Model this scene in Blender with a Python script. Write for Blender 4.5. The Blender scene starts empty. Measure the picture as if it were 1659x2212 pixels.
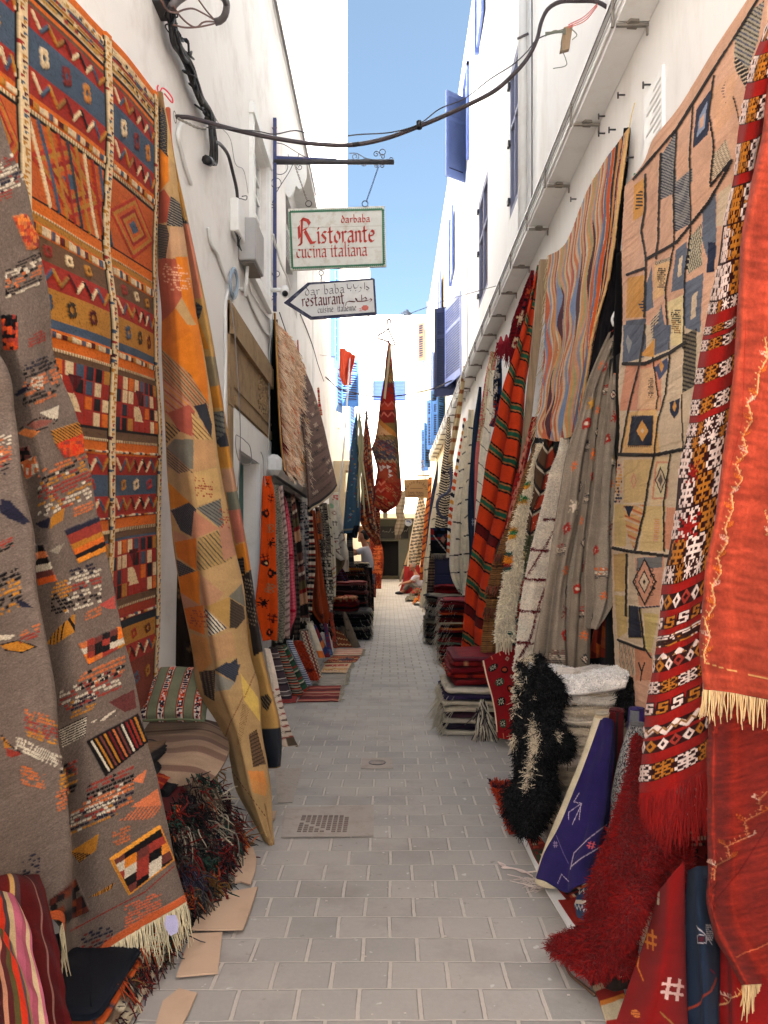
import bpy,bmesh,math,random
import numpy as np
from mathutils import Vector,Matrix
# ------------------------------------------------------------------ camera, world, sun, exposure
S=bpy.context.scene
COL=S.collection
F,HX,HY,EYE=1600.0,842.0,1195.0,1.35
cam=bpy.data.cameras.new("camera")
camo=bpy.data.objects.new("camera",cam)
COL.objects.link(camo)
camo.location=(0,0,EYE)
camo.rotation_euler=(math.radians(90),0,0)
cam.sensor_width=36.0
cam.lens=36.0*F/2212.0
cam.shift_x=-(HX-829.5)/2212.0
cam.shift_y=(HY-1106.0)/2212.0
cam.clip_start=0.05
cam.clip_end=2000
S.camera=camo
SUN_EL,SUN_AZ=math.radians(58),math.radians(130)
sd=Vector((math.sin(SUN_AZ)*math.cos(SUN_EL),math.cos(SUN_AZ)*math.cos(SUN_EL),math.sin(SUN_EL)))
w=bpy.data.worlds.new("World")
S.world=w
w.use_nodes=True
nt=w.node_tree
bg=nt.nodes["Background"]
sky=nt.nodes.new("ShaderNodeTexSky")
sky.sky_type='NISHITA'
sky.sun_disc=False
sky.sun_elevation=SUN_EL
sky.sun_rotation=SUN_AZ
sky.air_density=0.42
sky.dust_density=1.4
sky.ozone_density=1.6
hs=nt.nodes.new("ShaderNodeHueSaturation")
hs.inputs["Hue"].default_value=.478
hs.inputs["Saturation"].default_value=.88
hs.inputs["Value"].default_value=.84
nt.links.new(sky.outputs[0],hs.inputs["Color"])
nt.links.new(hs.outputs[0],bg.inputs[0])
bg.inputs[1].default_value=0.05
sun=bpy.data.lights.new("sun",'SUN')
sun.energy=5.0
sun.angle=math.radians(0.5)
sun.color=(1.0,0.97,0.94)
suno=bpy.data.objects.new("sun",sun)
COL.objects.link(suno)
suno.rotation_euler=sd.to_track_quat('Z','Y').to_euler()
S.view_settings.view_transform='Standard'
S.view_settings.look='None'
S.view_settings.exposure=3.7
S.view_settings.gamma=1.0
S.cycles.max_bounces=8
S.cycles.diffuse_bounces=5
S.cycles.use_denoising=True
S.cycles.sample_clamp_indirect=8
RNG=np.random.default_rng(7)
rnd=random.Random(11)
# ------------------------------------------------------------------ coordinates
def W(x,y,d):
 """sheet point x,y at depth d metres -> world"""
 return Vector(((x-HX)/F*d,d,EYE+(HY-y)/F*d))
def WX(x,y,X):
 """sheet point on the plane X = const"""
 return W(x,y,F*X/(x-HX))
def WG(x,y,z=0.0):
 """sheet point on the ground"""
 return W(x,y,F*(EYE-z)/(y-HY))
def lin(h):
 if isinstance(h,str):
  h=h.lstrip('#')
  c=[int(h[i:i+2],16)/255 for i in(0,2,4)]
 else:
  c=[v/255 for v in h]
 return np.array([v/12.92 if v<=.04045 else((v+.055)/1.055)**2.4 for v in c])
# ------------------------------------------------------------------ bookkeeping
def tag(o,label=None,cat=None,group=None,kind=None):
 if label:o['label']=label
 if cat:o['category']=cat
 if group:o['group']=group
 if kind:o['kind']=kind
 return o
def empty(name,loc,label=None,cat=None,group=None):
 o=bpy.data.objects.new(name,None)
 o.location=loc
 o.empty_display_size=.1
 COL.objects.link(o)
 return tag(o,label,cat,group)
def link(name,me,mat,parent=None):
 o=bpy.data.objects.new(name,me)
 COL.objects.link(o)
 if mat is not None:
  me.materials.append(mat)
 if parent is not None:
  o.parent=parent
  o.matrix_parent_inverse=Matrix.Translation(-parent.location)if parent.rotation_euler[2]==0 else Matrix.Identity(4)
 return o
# ------------------------------------------------------------------ materials
def new_mat(name):
 m=bpy.data.materials.new(name)
 m.use_nodes=True
 return m,m.node_tree.nodes,m.node_tree.links,m.node_tree.nodes["Principled BSDF"]
def add(nodes,typ,**kw):
 n=nodes.new(typ)
 for k,v in kw.items():
  setattr(n,k,v)
 return n
def mathn(N,L,op,a,b=None,c=None):
 n=N.new("ShaderNodeMath");n.operation=op
 for i,v in enumerate((a,b,c)):
  if v is None:continue
  if isinstance(v,(int,float)):n.inputs[i].default_value=v
  else:L.new(v,n.inputs[i])
 return n.outputs[0]
def mixc(N,L,fac,a,b,mode='MIX'):
 n=N.new("ShaderNodeMix");n.data_type='RGBA';n.blend_type=mode
 for sock,v in((n.inputs[0],fac),(n.inputs[6],a),(n.inputs[7],b)):
  if isinstance(v,(int,float)):sock.default_value=v
  elif isinstance(v,(tuple,list,np.ndarray)):sock.default_value=(*v[:3],1)
  else:L.new(v,sock)
 return n.outputs[2]
def ramp(N,L,fac,stops):
 n=N.new("ShaderNodeValToRGB")
 el=n.color_ramp.elements
 while len(el)<len(stops):el.new(.5)
 for e,(p,v)in zip(el,stops):
  e.position=p
  e.color=(v,v,v,1)if isinstance(v,(int,float))else(*v,1)
 L.new(fac,n.inputs[0])
 return n.outputs[0]
def noise(N,L,vec,scale,detail=4,rough=.55):
 n=N.new("ShaderNodeTexNoise")
 n.inputs["Scale"].default_value=scale
 n.inputs["Detail"].default_value=detail
 n.inputs["Roughness"].default_value=rough
 if vec is not None:L.new(vec,n.inputs["Vector"])
 return n.outputs[0]
def stretch(N,L,vec,s):
 n=N.new("ShaderNodeMapping");n.inputs["Scale"].default_value=s
 L.new(vec,n.inputs["Vector"])
 return n.outputs[0]
_mats={}
def surf(name,hexc,rough=.8,var=.12,scale=6.0,bump=.15,bscale=40,spec=.3,metal=0,dirt=None,dirt_s=2.0,dirt_amt=.5,streak=(1,1,1)):
 """general painted / plastered / metal / wooden surface with uneven colour, dirt and bump"""
 if name in _mats:return _mats[name]
 m,N,L,P=new_mat(name)
 geo=N.new("ShaderNodeNewGeometry").outputs["Position"]
 vec=stretch(N,L,geo,streak)
 c=lin(hexc)
 f=noise(N,L,vec,scale,6)
 col=mixc(N,L,f,tuple(c*(1-var)),tuple(np.minimum(c*(1+var),.92)))
 if dirt is not None:
  d=ramp(N,L,noise(N,L,vec,dirt_s,8,.7),[(.5,0.0),(.72,dirt_amt)])
  col=mixc(N,L,d,col,tuple(lin(dirt)))
 L.new(col,P.inputs["Base Color"])
 P.inputs["Roughness"].default_value=rough
 P.inputs["Specular IOR Level"].default_value=spec
 P.inputs["Metallic"].default_value=metal
 if bump:
  b=N.new("ShaderNodeBump");b.inputs["Strength"].default_value=bump
  b.inputs["Distance"].default_value=.01
  h=mathn(N,L,'ADD',noise(N,L,vec,bscale,4),mathn(N,L,'MULTIPLY',noise(N,L,vec,bscale/10,3),2.0))
  L.new(h,b.inputs["Height"]);L.new(b.outputs[0],P.inputs["Normal"])
 _mats[name]=m
 return m
def cloth_mat(name,grain=.35,gscale=900,bump=.6,sheen=.03):
 """woven wool: colour comes from the dyed-yarn attribute, broken up by yarn grain and weft ribs"""
 m,N,L,P=new_mat(name)
 at=N.new("ShaderNodeAttribute");at.attribute_name="dye"
 tc=N.new("ShaderNodeNewGeometry").outputs["Position"]
 uv=N.new("ShaderNodeUVMap").outputs[0]
 g1=noise(N,L,tc,gscale*.35,3,.7)
 g2=noise(N,L,stretch(N,L,uv,(40,260,1)),1.0,4,.7)
 g3=noise(N,L,tc,9,4,.6)
 k=mathn(N,L,'ADD',mathn(N,L,'MULTIPLY',g1,grain*1.6),mathn(N,L,'MULTIPLY',g2,grain*1.4))
 k=mathn(N,L,'ADD',k,mathn(N,L,'MULTIPLY',g3,.5))
 k=mathn(N,L,'ADD',k,1-grain*1.5-.25)
 col=mixc(N,L,1.0,at.outputs["Color"],(1,1,1),'MULTIPLY')
 v=N.new("ShaderNodeVectorMath");v.operation='SCALE'
 L.new(at.outputs["Color"],v.inputs[0]);L.new(k,v.inputs["Scale"])
 L.new(v.outputs[0],P.inputs["Base Color"])
 P.inputs["Roughness"].default_value=.95
 P.inputs["Specular IOR Level"].default_value=.1
 P.inputs["Sheen Weight"].default_value=sheen
 P.inputs["Sheen Roughness"].default_value=.6
 b=N.new("ShaderNodeBump");b.inputs["Strength"].default_value=bump;b.inputs["Distance"].default_value=.004
 L.new(mathn(N,L,'ADD',g1,g2),b.inputs["Height"]);L.new(b.outputs[0],P.inputs["Normal"])
 _mats[name]=m
 return m
WOOL=cloth_mat("woven_wool")
FLECK=cloth_mat("flecked_wool",grain=.8,gscale=700)
FUR=cloth_mat("wool_pile",grain=.3,bump=.2,sheen=.05)
# ------------------------------------------------------------------ numpy mesh helpers
def np_mesh(name,verts,faces,dye=None,smooth=True,uvs=None):
 """verts (n,3); faces (m,k) with k = 3 or 4; dye (n,3)"""
 me=bpy.data.meshes.new(name)
 n,(m,k)=len(verts),faces.shape
 me.vertices.add(n)
 me.vertices.foreach_set("co",np.ascontiguousarray(verts,dtype=np.float32).ravel())
 me.loops.add(m*k)
 me.loops.foreach_set("vertex_index",np.ascontiguousarray(faces,dtype=np.int32).ravel())
 me.polygons.add(m)
 me.polygons.foreach_set("loop_start",np.arange(0,m*k,k,dtype=np.int32))
 me.polygons.foreach_set("loop_total",np.full(m,k,dtype=np.int32))
 me.polygons.foreach_set("use_smooth",np.full(m,smooth,dtype=bool))
 if dye is not None:
  dye=np.clip(dye,0,1)**1.18
  a=me.attributes.new("dye",'FLOAT_COLOR','POINT')
  a.data.foreach_set("color",np.concatenate([dye,np.ones((n,1))],1).astype(np.float32).ravel())
 if uvs is not None:
  l=me.uv_layers.new(name="UVMap")
  l.data.foreach_set("uv",uvs[faces.ravel()].astype(np.float32).ravel())
 me.update()
 me.validate()
 return me
def grid_faces(nv,nu,off=0,flip=False):
 i=np.arange(nv-1)[:,None]*nu+np.arange(nu-1)[None,:]+off
 q=np.stack([i,i+1,i+1+nu,i+nu],-1).reshape(-1,4)
 return q[:,::-1]if flip else q
def vnoise(nv,nu,cv,cu,rng=None):
 """smooth value noise 0..1 on a grid"""
 rng=rng or RNG
 g=rng.random((cv+3,cu+3))
 y=np.linspace(0,cv,nv);x=np.linspace(0,cu,nu)
 yi=np.minimum(y.astype(int),cv);xi=np.minimum(x.astype(int),cu)
 fy=y-yi;fx=x-xi
 fy=fy*fy*(3-2*fy);fx=fx*fx*(3-2*fx)
 a=g[yi][:,xi];b=g[yi][:,xi+1];c=g[yi+1][:,xi];d=g[yi+1][:,xi+1]
 fy=fy[:,None];fx=fx[None,:]
 return(a*(1-fx)+b*fx)*(1-fy)+(c*(1-fx)+d*fx)*fy
def hermite(t,vals,q):
 """smooth curve through vals (n,...) at knots t, sampled at q"""
 t=np.asarray(t,float);vals=np.asarray(vals,float)
 if len(t)==2:
  s=((q-t[0])/(t[1]-t[0])).reshape((-1,)+(1,)*(vals.ndim-1))
  return vals[0]*(1-s)+vals[1]*s
 d=np.diff(vals,axis=0)/np.diff(t).reshape((-1,)+(1,)*(vals.ndim-1))
 m=np.concatenate([d[:1],(d[:-1]+d[1:])/2,d[-1:]])
 i=np.clip(np.searchsorted(t,q,'right')-1,0,len(t)-2)
 h=(t[i+1]-t[i]);s=(q-t[i])/h
 sh=(-1,)+(1,)*(vals.ndim-1)
 h=h.reshape(sh);s=s.reshape(sh)
 return((2*s**3-3*s**2+1)*vals[i]+(s**3-2*s**2+s)*h*m[i]
+(-2*s**3+3*s**2)*vals[i+1]+(s**3-s**2)*h*m[i+1])
def grid_normals(P):
 du=np.gradient(P,axis=1);dv=np.gradient(P,axis=0)
 n=np.cross(du,dv)
 return n/np.maximum(np.linalg.norm(n,axis=2,keepdims=True),1e-9)
def to_cam(P,n):
 """flip normals towards the street (the camera side)"""
 v=np.array([0,0,EYE])-P.mean((0,1))
 s=np.sign((n.mean((0,1))*v).sum())
 return n*(s if s else 1)
def shell(name,P,C,thick=.008,mat=None,parent=None,back=None,flat=False):
 """cloth sheet with real thickness"""
 nv,nu=P.shape[:2]
 n=to_cam(P,grid_normals(P))
 B=P-n*thick
 V=np.concatenate([P.reshape(-1,3),B.reshape(-1,3)])
 cb=C if back is None else np.broadcast_to(np.asarray(back),C.shape)
 D=np.concatenate([C.reshape(-1,3),cb.reshape(-1,3)])
 N1=nv*nu
 rim=np.concatenate([np.arange(nu),np.arange(1,nv)*nu+nu-1,(nv-1)*nu+np.arange(nu-2,-1,-1),np.arange(nv-2,0,-1)*nu])
 r2=np.roll(rim,-1)
 Fc=np.concatenate([grid_faces(nv,nu),grid_faces(nv,nu,N1,True),np.stack([r2,rim,rim+N1,r2+N1],-1)])
 uu,vv=np.meshgrid(np.linspace(0,1,nu),np.linspace(0,1,nv))
 uv=np.stack([uu,vv],-1).reshape(-1,2)
 me=np_mesh(name,V,Fc,np.clip(D,0,1),not flat,np.concatenate([uv,uv]))
 return link(name,me,mat or WOOL,parent)
def surface(rows,nv,nu,us=None,tv=None):
 """rows of control points -> dense grid; rows spaced by their real distance"""
 R=np.array([[tuple(p)for p in r]for r in rows],float)
 c=R.mean(1)
 if tv is None:
  tv=np.concatenate([[0],np.cumsum(np.linalg.norm(np.diff(c,axis=0),axis=1))])
  tv=tv/tv[-1]
 if us is None:us=np.linspace(0,1,R.shape[1])
 q=np.linspace(0,1,nv)
 A=hermite(tv,R,q)
 B=hermite(us,A.transpose(1,0,2),np.linspace(0,1,nu))
 return B.transpose(1,0,2)
def fold(P,amp,n,phase=0.,top=.3,sharp=1.0,drift=.5,rng=None):
 """press vertical folds into a hanging sheet"""
 nv,nu=P.shape[:2]
 N_=to_cam(P,grid_normals(P))
 u=np.linspace(0,1,nu)[None,:];v=np.linspace(0,1,nv)[:,None]
 s=np.sin(2*np.pi*(n*u+phase+drift*.35*np.sin(2.2*v+phase*5)))
 s=np.sign(s)*np.abs(s)**sharp
 s=s+.4*np.sin(2*np.pi*(n*1.9*u+phase*2+.3*v))
 return P+N_*(s*amp*(top+(1-top)*v))[...,None]
def wobble(P,amp,cv=6,cu=3,rng=None):
 N_=grid_normals(P)
 return P+N_*((vnoise(P.shape[0],P.shape[1],cv,cu,rng)-.5)*2*amp)[...,None]
# ------------------------------------------------------------------ pattern sheets (the dyed design of a rug)
class Cv:
 def __init__(s,nv,nu,base,seed=0,abrash=.07):
  s.nv,s.nu=nv,nu
  s.rng=np.random.default_rng(seed+100)
  s.A=np.broadcast_to(lin(base),(nv,nu,3)).copy()
  s.H=np.zeros((nv,nu))
  s.U,s.V=np.meshgrid(np.linspace(0,1,nu),np.linspace(0,1,nv))
  s.abrash=abrash
 def put(s,mask,col,h=0.):
  s.A[mask]=lin(col)
  if h:s.H[mask]=h
 def rect(s,u0,u1,v0,v1,col,h=0.):
  s.put((s.U>=u0)&(s.U<u1)&(s.V>=v0)&(s.V<v1),col,h)
 def bands(s,spec,v0=0.,v1=1.,u0=0.,u1=1.,axis='v'):
  """spec: list of (weight, colour)"""
  tot=sum(a for a,_ in spec);p=v0
  for a,c in spec:
   q=p+(v1-v0)*a/tot
   if axis=='v':s.rect(u0,u1,p,q+1e-6,c)
   else:s.rect(p,q+1e-6,u0,u1,c)
   p=q
 def diamond(s,cu,cv,ru,rv,col,h=0.,ring=None):
  d=np.abs(s.U-cu)/ru+np.abs(s.V-cv)/rv
  m=d<1
  if ring:m&=d>ring
  s.put(m,col,h)
 def disk(s,cu,cv,ru,rv,col,h=0.,ring=None):
  d=((s.U-cu)/ru)**2+((s.V-cv)/rv)**2
  m=d<1
  if ring:m&=d>ring
  s.put(m,col,h)
 def line(s,pts,w,col,asp=1.,h=0.):
  """polyline in u,v; asp = height/width of the sheet so that w (in u) is even"""
  for(a,b),(c,d)in zip(pts[:-1],pts[1:]):
   x0,x1=min(a,c)-w*2,max(a,c)+w*2
   y0,y1=min(b,d)-w*2/asp,max(b,d)+w*2/asp
   if getattr(s,'pix',False):
    u=s.U-a;v=s.V-b;dx,dy=c-a,d-b
    t=np.clip((u*dx+v*dy)/max(dx*dx+dy*dy,1e-9),0,1)
    m=(u-t*dx)**2+(v-t*dy)**2<(w/2)**2
    s.A[m]=lin(col)
    if h:s.H[m]=h
    continue
   i0,i1=int(max(0,x0*s.nu)),int(min(s.nu,x1*s.nu+2))
   j0,j1=int(max(0,y0*s.nv)),int(min(s.nv,y1*s.nv+2))
   if i1<=i0 or j1<=j0:continue
   u=s.U[j0:j1,i0:i1]-a;v=(s.V[j0:j1,i0:i1]-b)*asp
   dx,dy=c-a,(d-b)*asp
   t=np.clip((u*dx+v*dy)/max(dx*dx+dy*dy,1e-9),0,1)
   m=(u-t*dx)**2+(v-t*dy)**2<(w/2)**2
   s.A[j0:j1,i0:i1][m]=lin(col)
   if h:s.H[j0:j1,i0:i1][m]=h
 def zig(s,v,amp,n,w,col,u0=0.,u1=1.,asp=1.,h=0.,cols=None):
  k=2*n
  for i in range(k):
   a=u0+(u1-u0)*i/k;b=u0+(u1-u0)*(i+1)/k
   y0=v+(amp if i%2 else-amp);y1=v+(-amp if i%2 else amp)
   s.line([(a,y0),(b,y1)],w,cols[i%len(cols)]if cols else col,asp,h)
 def poly(s,pts,col,h=0.):
  """filled polygon (even-odd)"""
  m=np.zeros(s.U.shape,bool)
  n=len(pts)
  for i in range(n):
   (x0,y0),(x1,y1)=pts[i],pts[(i+1)%n]
   if y0==y1:continue
   c=((y0<=s.V)&(s.V<y1))|((y1<=s.V)&(s.V<y0))
   m^=c&(s.U<x0+(s.V-y0)*(x1-x0)/(y1-y0))
  s.put(m,col,h)
  return m
 def stamp(s,cu,cv,ru,rv,art,col,rot=0.,h=0.,skew=0.):
  """bitmap motif: art is a list of strings; '#' uses col, other letters look up col dict"""
  U=(s.U-cu)/ru;V=(s.V-cv)/rv+skew*U
  if rot:
   c,q=math.cos(rot),math.sin(rot);U,V=U*c+V*q,-U*q+V*c
  m=(np.abs(U)<1)&(np.abs(V)<1)
  R,K=len(art),len(art[0])
  j=np.clip(((V[m]+1)/2*R).astype(int),0,R-1);i=np.clip(((U[m]+1)/2*K).astype(int),0,K-1)
  a=np.array([list(r)for r in art])
  ch=a[j,i]
  idx=np.argwhere(m)
  for c in set(a.ravel())-{' '}:
   k=idx[ch==c]
   s.A[k[:,0],k[:,1]]=lin(col[c]if isinstance(col,dict)else col)
   if h:s.H[k[:,0],k[:,1]]=h
 def dots(s,cu,cv,ru,rv,nu_,nv_,cols,fill=.62,skew=.0,h=0.,keep=.88):
  """patch of knotted dashes, rows of yarn ends"""
  k0=s.rng.integers(1000)
  U=(s.U-cu)/ru;V=(s.V-cv-skew*(s.U-cu))/rv
  m=(np.abs(U)<1)&(np.abs(V)<1)
  idx=np.argwhere(m)
  if len(idx)==0:return
  y=(V[m]+1)/2*nv_;j=np.floor(y)
  x=(U[m]+1)/2*nu_-.5*(j%2);i=np.floor(x)
  hsh=np.abs(np.sin(i*12.9898+j*78.233+k0)*43758.5453)%1
  edge=1-.5*np.maximum(0,np.abs(U[m])+np.abs(V[m])-1)
  ok=(np.abs(x-i-.5)<fill/2+.12)&(np.abs(y-j-.5)<fill/2)&(hsh<keep*edge)
  ci=np.where(hsh*7%1<.75,(j*len(cols)//nv_).astype(int),(hsh*97%1*len(cols)).astype(int))%len(cols)
  pal=np.array([lin(c)for c in cols])
  kk=idx[ok]
  s.A[kk[:,0],kk[:,1]]=pal[ci[ok]]
  if h:s.H[kk[:,0],kk[:,1]]=h
 def look(s,P):
  """work in sheet coordinates of the photograph plan instead of u,v"""
  s.U0,s.V0=s.U,s.V
  s.U=HX+P[...,0]/P[...,1]*F;s.V=HY-(P[...,2]-EYE)/P[...,1]*F
  s.pix=True
 def uvmode(s):
  s.U,s.V,s.pix=s.U0,s.V0,False
 def hatch(s,pts,base,stripe,n,frac=.4,ang=0.,h=0.):
  """polygon filled with thin parallel stripes; stripe may be a list"""
  m=s.poly(pts,base,h)
  if not m.any():return m
  c,q=math.cos(ang),math.sin(ang)
  T=-s.U*q+s.V*c
  t=T[m];t=(t-t.min())/max(t.max()-t.min(),1e-9)*n
  st=stripe if isinstance(stripe,list)else[stripe]
  idx=np.argwhere(m)
  for k,cc in enumerate(st):
   ok=(t-np.floor(t)<frac)&(np.floor(t).astype(int)%len(st)==k)
   s.A[idx[ok][:,0],idx[ok][:,1]]=lin(cc)
  return m
 def checks(s,pts,cols,nu_,nv_,skew=0.,h=0.,seed=3,edge=None):
  """polygon filled with a blocky woven patchwork of cells"""
  m=s.poly(pts,cols[0],h)
  if not m.any():return
  U=s.U[m];V=s.V[m]-skew*s.U[m]
  i=np.floor((U-U.min())/np.ptp(U)*nu_);j=np.floor((V-V.min())/np.ptp(V)*nv_)
  hs=np.abs(np.sin(i*12.9898+j*78.233+seed)*43758.5453)%1
  pal=np.array([lin(c)for c in cols])
  s.A[m]=pal[(hs*len(cols)).astype(int)%len(cols)]
  if edge:s.line(list(pts)+[pts[0]],edge[1],edge[0])
 def finish(s,speck=.05):
  k=1+(vnoise(s.nv,s.nu,max(4,s.nv//6),3,s.rng)-.5)*2*s.abrash+(vnoise(s.nv,s.nu,5,3,s.rng)-.5)*.1
  k=k+(s.rng.random((s.nv,s.nu))-.5)*2*speck
  s.A=np.clip(s.A*k[...,None],0,.95)
  return s.A
STAR=["#..#..#",".#.#.#.","..###..","#######","..###..",".#.#.#.","#..#..#"]
STAR=[r.replace('.',' ')for r in STAR]
KNOT=[" ## # ## ","#  ###  #","#   #   #"," #######","  # # #  "," ####### ","#   #   #","#  ###  #"," ## # ## "]
KNOT=[r.ljust(9)[:9]for r in KNOT]
HASH=["  #  #  ","  #  #  ","########","  #  #  ","  #  #  ","########","  #  #  ","  #  #  "]
ESS=[" ######"," ##  ##"," ##    "," ######","     ##","##   ##","###### "]
FLOWER=["  ##  "," #### ","##  ##","##  ##"," #### ","  ##  "]
# ------------------------------------------------------------------ yarn: fringes, tassels, pile
def strands(name,starts,dirs,length,rad,col,parent,mat=None,jitter=.25,sag=.15,segs=4,colvar=.12,rng=None,cols=None):
 """many separate yarns as thin bent 3-sided tubes, one mesh"""
 rng=rng or RNG
 S0=np.array([tuple(p)for p in starts],float);D0=np.array([tuple(p)for p in dirs],float)
 n=len(S0)
 D0=D0/np.maximum(np.linalg.norm(D0,axis=1,keepdims=True),1e-9)
 Ls=length*(1+(rng.random(n)-.5)*2*jitter)
 bend=(rng.random((n,3))-.5)*2*jitter
 wig=(rng.random((n,3))-.5)*2*jitter*.8
 pts=[]
 for k in range(segs+1):
  t=k/segs
  p=S0+D0*(Ls*t)[:,None]+bend*(Ls*t*t*.6)[:,None]+wig*(Ls*math.sin(t*5)*.25)[:,None]
  p[:,2]-=sag*Ls*t*t
  pts.append(p)
 pts=np.stack(pts,1)
 T=np.gradient(pts,axis=1)
 T/=np.maximum(np.linalg.norm(T,axis=2,keepdims=True),1e-9)
 ref=np.array([.31,.77,.55])
 A=np.cross(T,ref);A/=np.maximum(np.linalg.norm(A,axis=2,keepdims=True),1e-9)
 B=np.cross(T,A)
 prof=np.array([1,1,.95,.85,.5])[np.linspace(0,4,segs+1).astype(int)]
 ring=[]
 for a in(0,2.094,4.189):
  ring.append(pts+(A*math.cos(a)+B*math.sin(a))*(rad*prof)[None,:,None])
 V=np.stack(ring,2)
 base=(np.arange(n)*(segs+1)*3)[:,None,None]+(np.arange(segs)*3)[None,:,None]
 k=np.arange(3)[None,None,:];k2=(k+1)%3
 Fq=np.stack([base+k,base+k2,base+3+k2,base+3+k],-1).reshape(-1,4)
 if cols is None:
  cc=np.broadcast_to(lin(col),(n,3))*(1+(rng.random((n,1))-.5)*2*colvar)
 else:
  cl=np.array([lin(c)for c in cols]);cc=cl[rng.integers(len(cl),size=n)]*(1+(rng.random((n,1))-.5)*2*colvar)
 D=np.repeat(cc,(segs+1)*3,0)
 return link(name,np_mesh(name,V.reshape(-1,3),Fq,np.clip(D,0,1)),mat or FUR,parent)
def pile(name,P,C,count,length,width,parent,lean=(0,0,-.5),rng=None,mat=None,mask=None,spread=.6,curl=.5):
 """shaggy pile: little bent blades of yarn growing all over sheet P with dye C"""
 rng=rng or RNG
 nv,nu=P.shape[:2]
 N_=to_cam(P,grid_normals(P))
 j=rng.integers(nv-1,size=count);i=rng.integers(nu-1,size=count)
 if mask is not None:
  ok=mask[j,i];j,i=j[ok],i[ok]
 n=len(j)
 a,b=rng.random((n,1)),rng.random((n,1))
 p=P[j,i]*(1-a)*(1-b)+P[j,i+1]*a*(1-b)+P[j+1,i]*(1-a)*b+P[j+1,i+1]*a*b
 nn=N_[j,i]
 c=C[j,i]*(1+(rng.random((n,1))-.5)*.5)
 r=rng.normal(size=(n,3))
 d=nn+r*spread+np.array(lean)
 d/=np.linalg.norm(d,axis=1,keepdims=True)
 Ls=(length*(.6+.8*rng.random(n)))[:,None]
 side=np.cross(d,rng.normal(size=(n,3)));side/=np.maximum(np.linalg.norm(side,axis=1,keepdims=True),1e-9)
 side*=width/2
 q=rng.normal(size=(n,3))*curl*.5;q[:,2]-=.3*curl
 m1=p+d*Ls*.55;e=p+d*Ls*.9+q*Ls*.5
 V=np.stack([p-side,p+side,m1+side*1.1,m1-side*1.1,e+side*.7,e-side*.7],1)
 base=np.arange(n)[:,None]*6
 Fq=np.concatenate([base+np.array([[0,1,2,3]]),base+np.array([[3,2,4,5]])])
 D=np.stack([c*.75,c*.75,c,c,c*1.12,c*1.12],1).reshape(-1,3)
 return link(name,np_mesh(name,V.reshape(-1,3),Fq,np.clip(D,0,1)),mat or FUR,parent)
# ------------------------------------------------------------------ hard-surface helpers
class MB:
 """collects boxes, prisms, tubes and lathes into one mesh"""
 def __init__(s):s.v,s.f,s.n,s.sm=[],[],0,[]
 def raw(s,V,Fs,smooth=False):
  s.v+=[tuple(p)for p in V]
  s.f+=[tuple(int(i)+s.n for i in f)for f in Fs]
  s.sm+=[smooth]*len(Fs)
  s.n+=len(V)
  return s
 def box(s,lo,hi,M=None,bev=0.):
  x0,y0,z0=lo;x1,y1,z1=hi
  if bev>0:
   b=bev
   def ring(z,i):return[(x0+i,y0+i+b,z),(x0+i+b,y0+i,z),(x1-i-b,y0+i,z),(x1-i,y0+i+b,z),(x1-i,y1-i-b,z),(x1-i-b,y1-i,z),(x0+i+b,y1-i,z),(x0+i,y1-i-b,z)]
   V=ring(z0,b)+ring(z0+b,0)+ring(z1-b,0)+ring(z1,b)
   Fs=[tuple(range(7,-1,-1)),tuple(range(24,32))]
   for r in range(3):
    for k in range(8):
     a=r*8+k;c=r*8+(k+1)%8
     Fs.append((a,c,c+8,a+8))
  else:
   V=[(x0,y0,z0),(x1,y0,z0),(x1,y1,z0),(x0,y1,z0),(x0,y0,z1),(x1,y0,z1),(x1,y1,z1),(x0,y1,z1)]
   Fs=[(3,2,1,0),(4,5,6,7),(0,1,5,4),(1,2,6,5),(2,3,7,6),(3,0,4,7)]
  if M is not None:V=[M@Vector(p)for p in V]
  return s.raw(V,Fs)
 def tube(s,pts,r,seg=8,closed=False,cap=True):
  P=np.array([tuple(p)for p in pts],float);n=len(P)
  rr=np.broadcast_to(np.asarray(r,float),(n,))
  T=np.gradient(P,axis=0)if not closed else np.roll(P,-1,0)-np.roll(P,1,0)
  T/=np.maximum(np.linalg.norm(T,axis=1,keepdims=True),1e-9)
  up=np.array([0,0,1.])if abs(T[0][2])<.9 else np.array([1.,0,0])
  A=np.cross(T[0],up);A/=np.linalg.norm(A)
  V=[]
  for k in range(n):
   A=A-T[k]*A.dot(T[k]);A/=max(np.linalg.norm(A),1e-9)
   B=np.cross(T[k],A)
   for q in range(seg):
    t=2*math.pi*q/seg
    V.append(P[k]+(A*math.cos(t)+B*math.sin(t))*rr[k])
  Fs=[]
  for k in range(n if closed else n-1):
   for q in range(seg):
    a=k*seg+q;b=k*seg+(q+1)%seg;k2=(k+1)%n
    Fs.append((a,b,k2*seg+(q+1)%seg,k2*seg+q))
  if cap and not closed:
   Fs.append(tuple(range(seg-1,-1,-1)));Fs.append(tuple((n-1)*seg+q for q in range(seg)))
  return s.raw(V,Fs,True)
 def prism(s,poly,a,b):
  """poly: list of 3D points (planar), extruded along vector b-a"""
  d=Vector(b)-Vector(a);n=len(poly)
  V=[Vector(p)for p in poly]+[Vector(p)+d for p in poly]
  Fs=[tuple(range(n-1,-1,-1)),tuple(range(n,2*n))]+[(i,(i+1)%n,n+(i+1)%n,n+i)for i in range(n)]
  return s.raw(V,Fs)
 def quad(s,a,b,c,d):return s.raw([a,b,c,d],[(0,1,2,3)])
 def build(s,name,mat,parent=None):
  me=bpy.data.meshes.new(name)
  me.from_pydata(s.v,[],s.f)
  me.polygons.foreach_set("use_smooth",np.array(s.sm,bool))
  me.update()
  return link(name,me,mat,parent)
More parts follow.
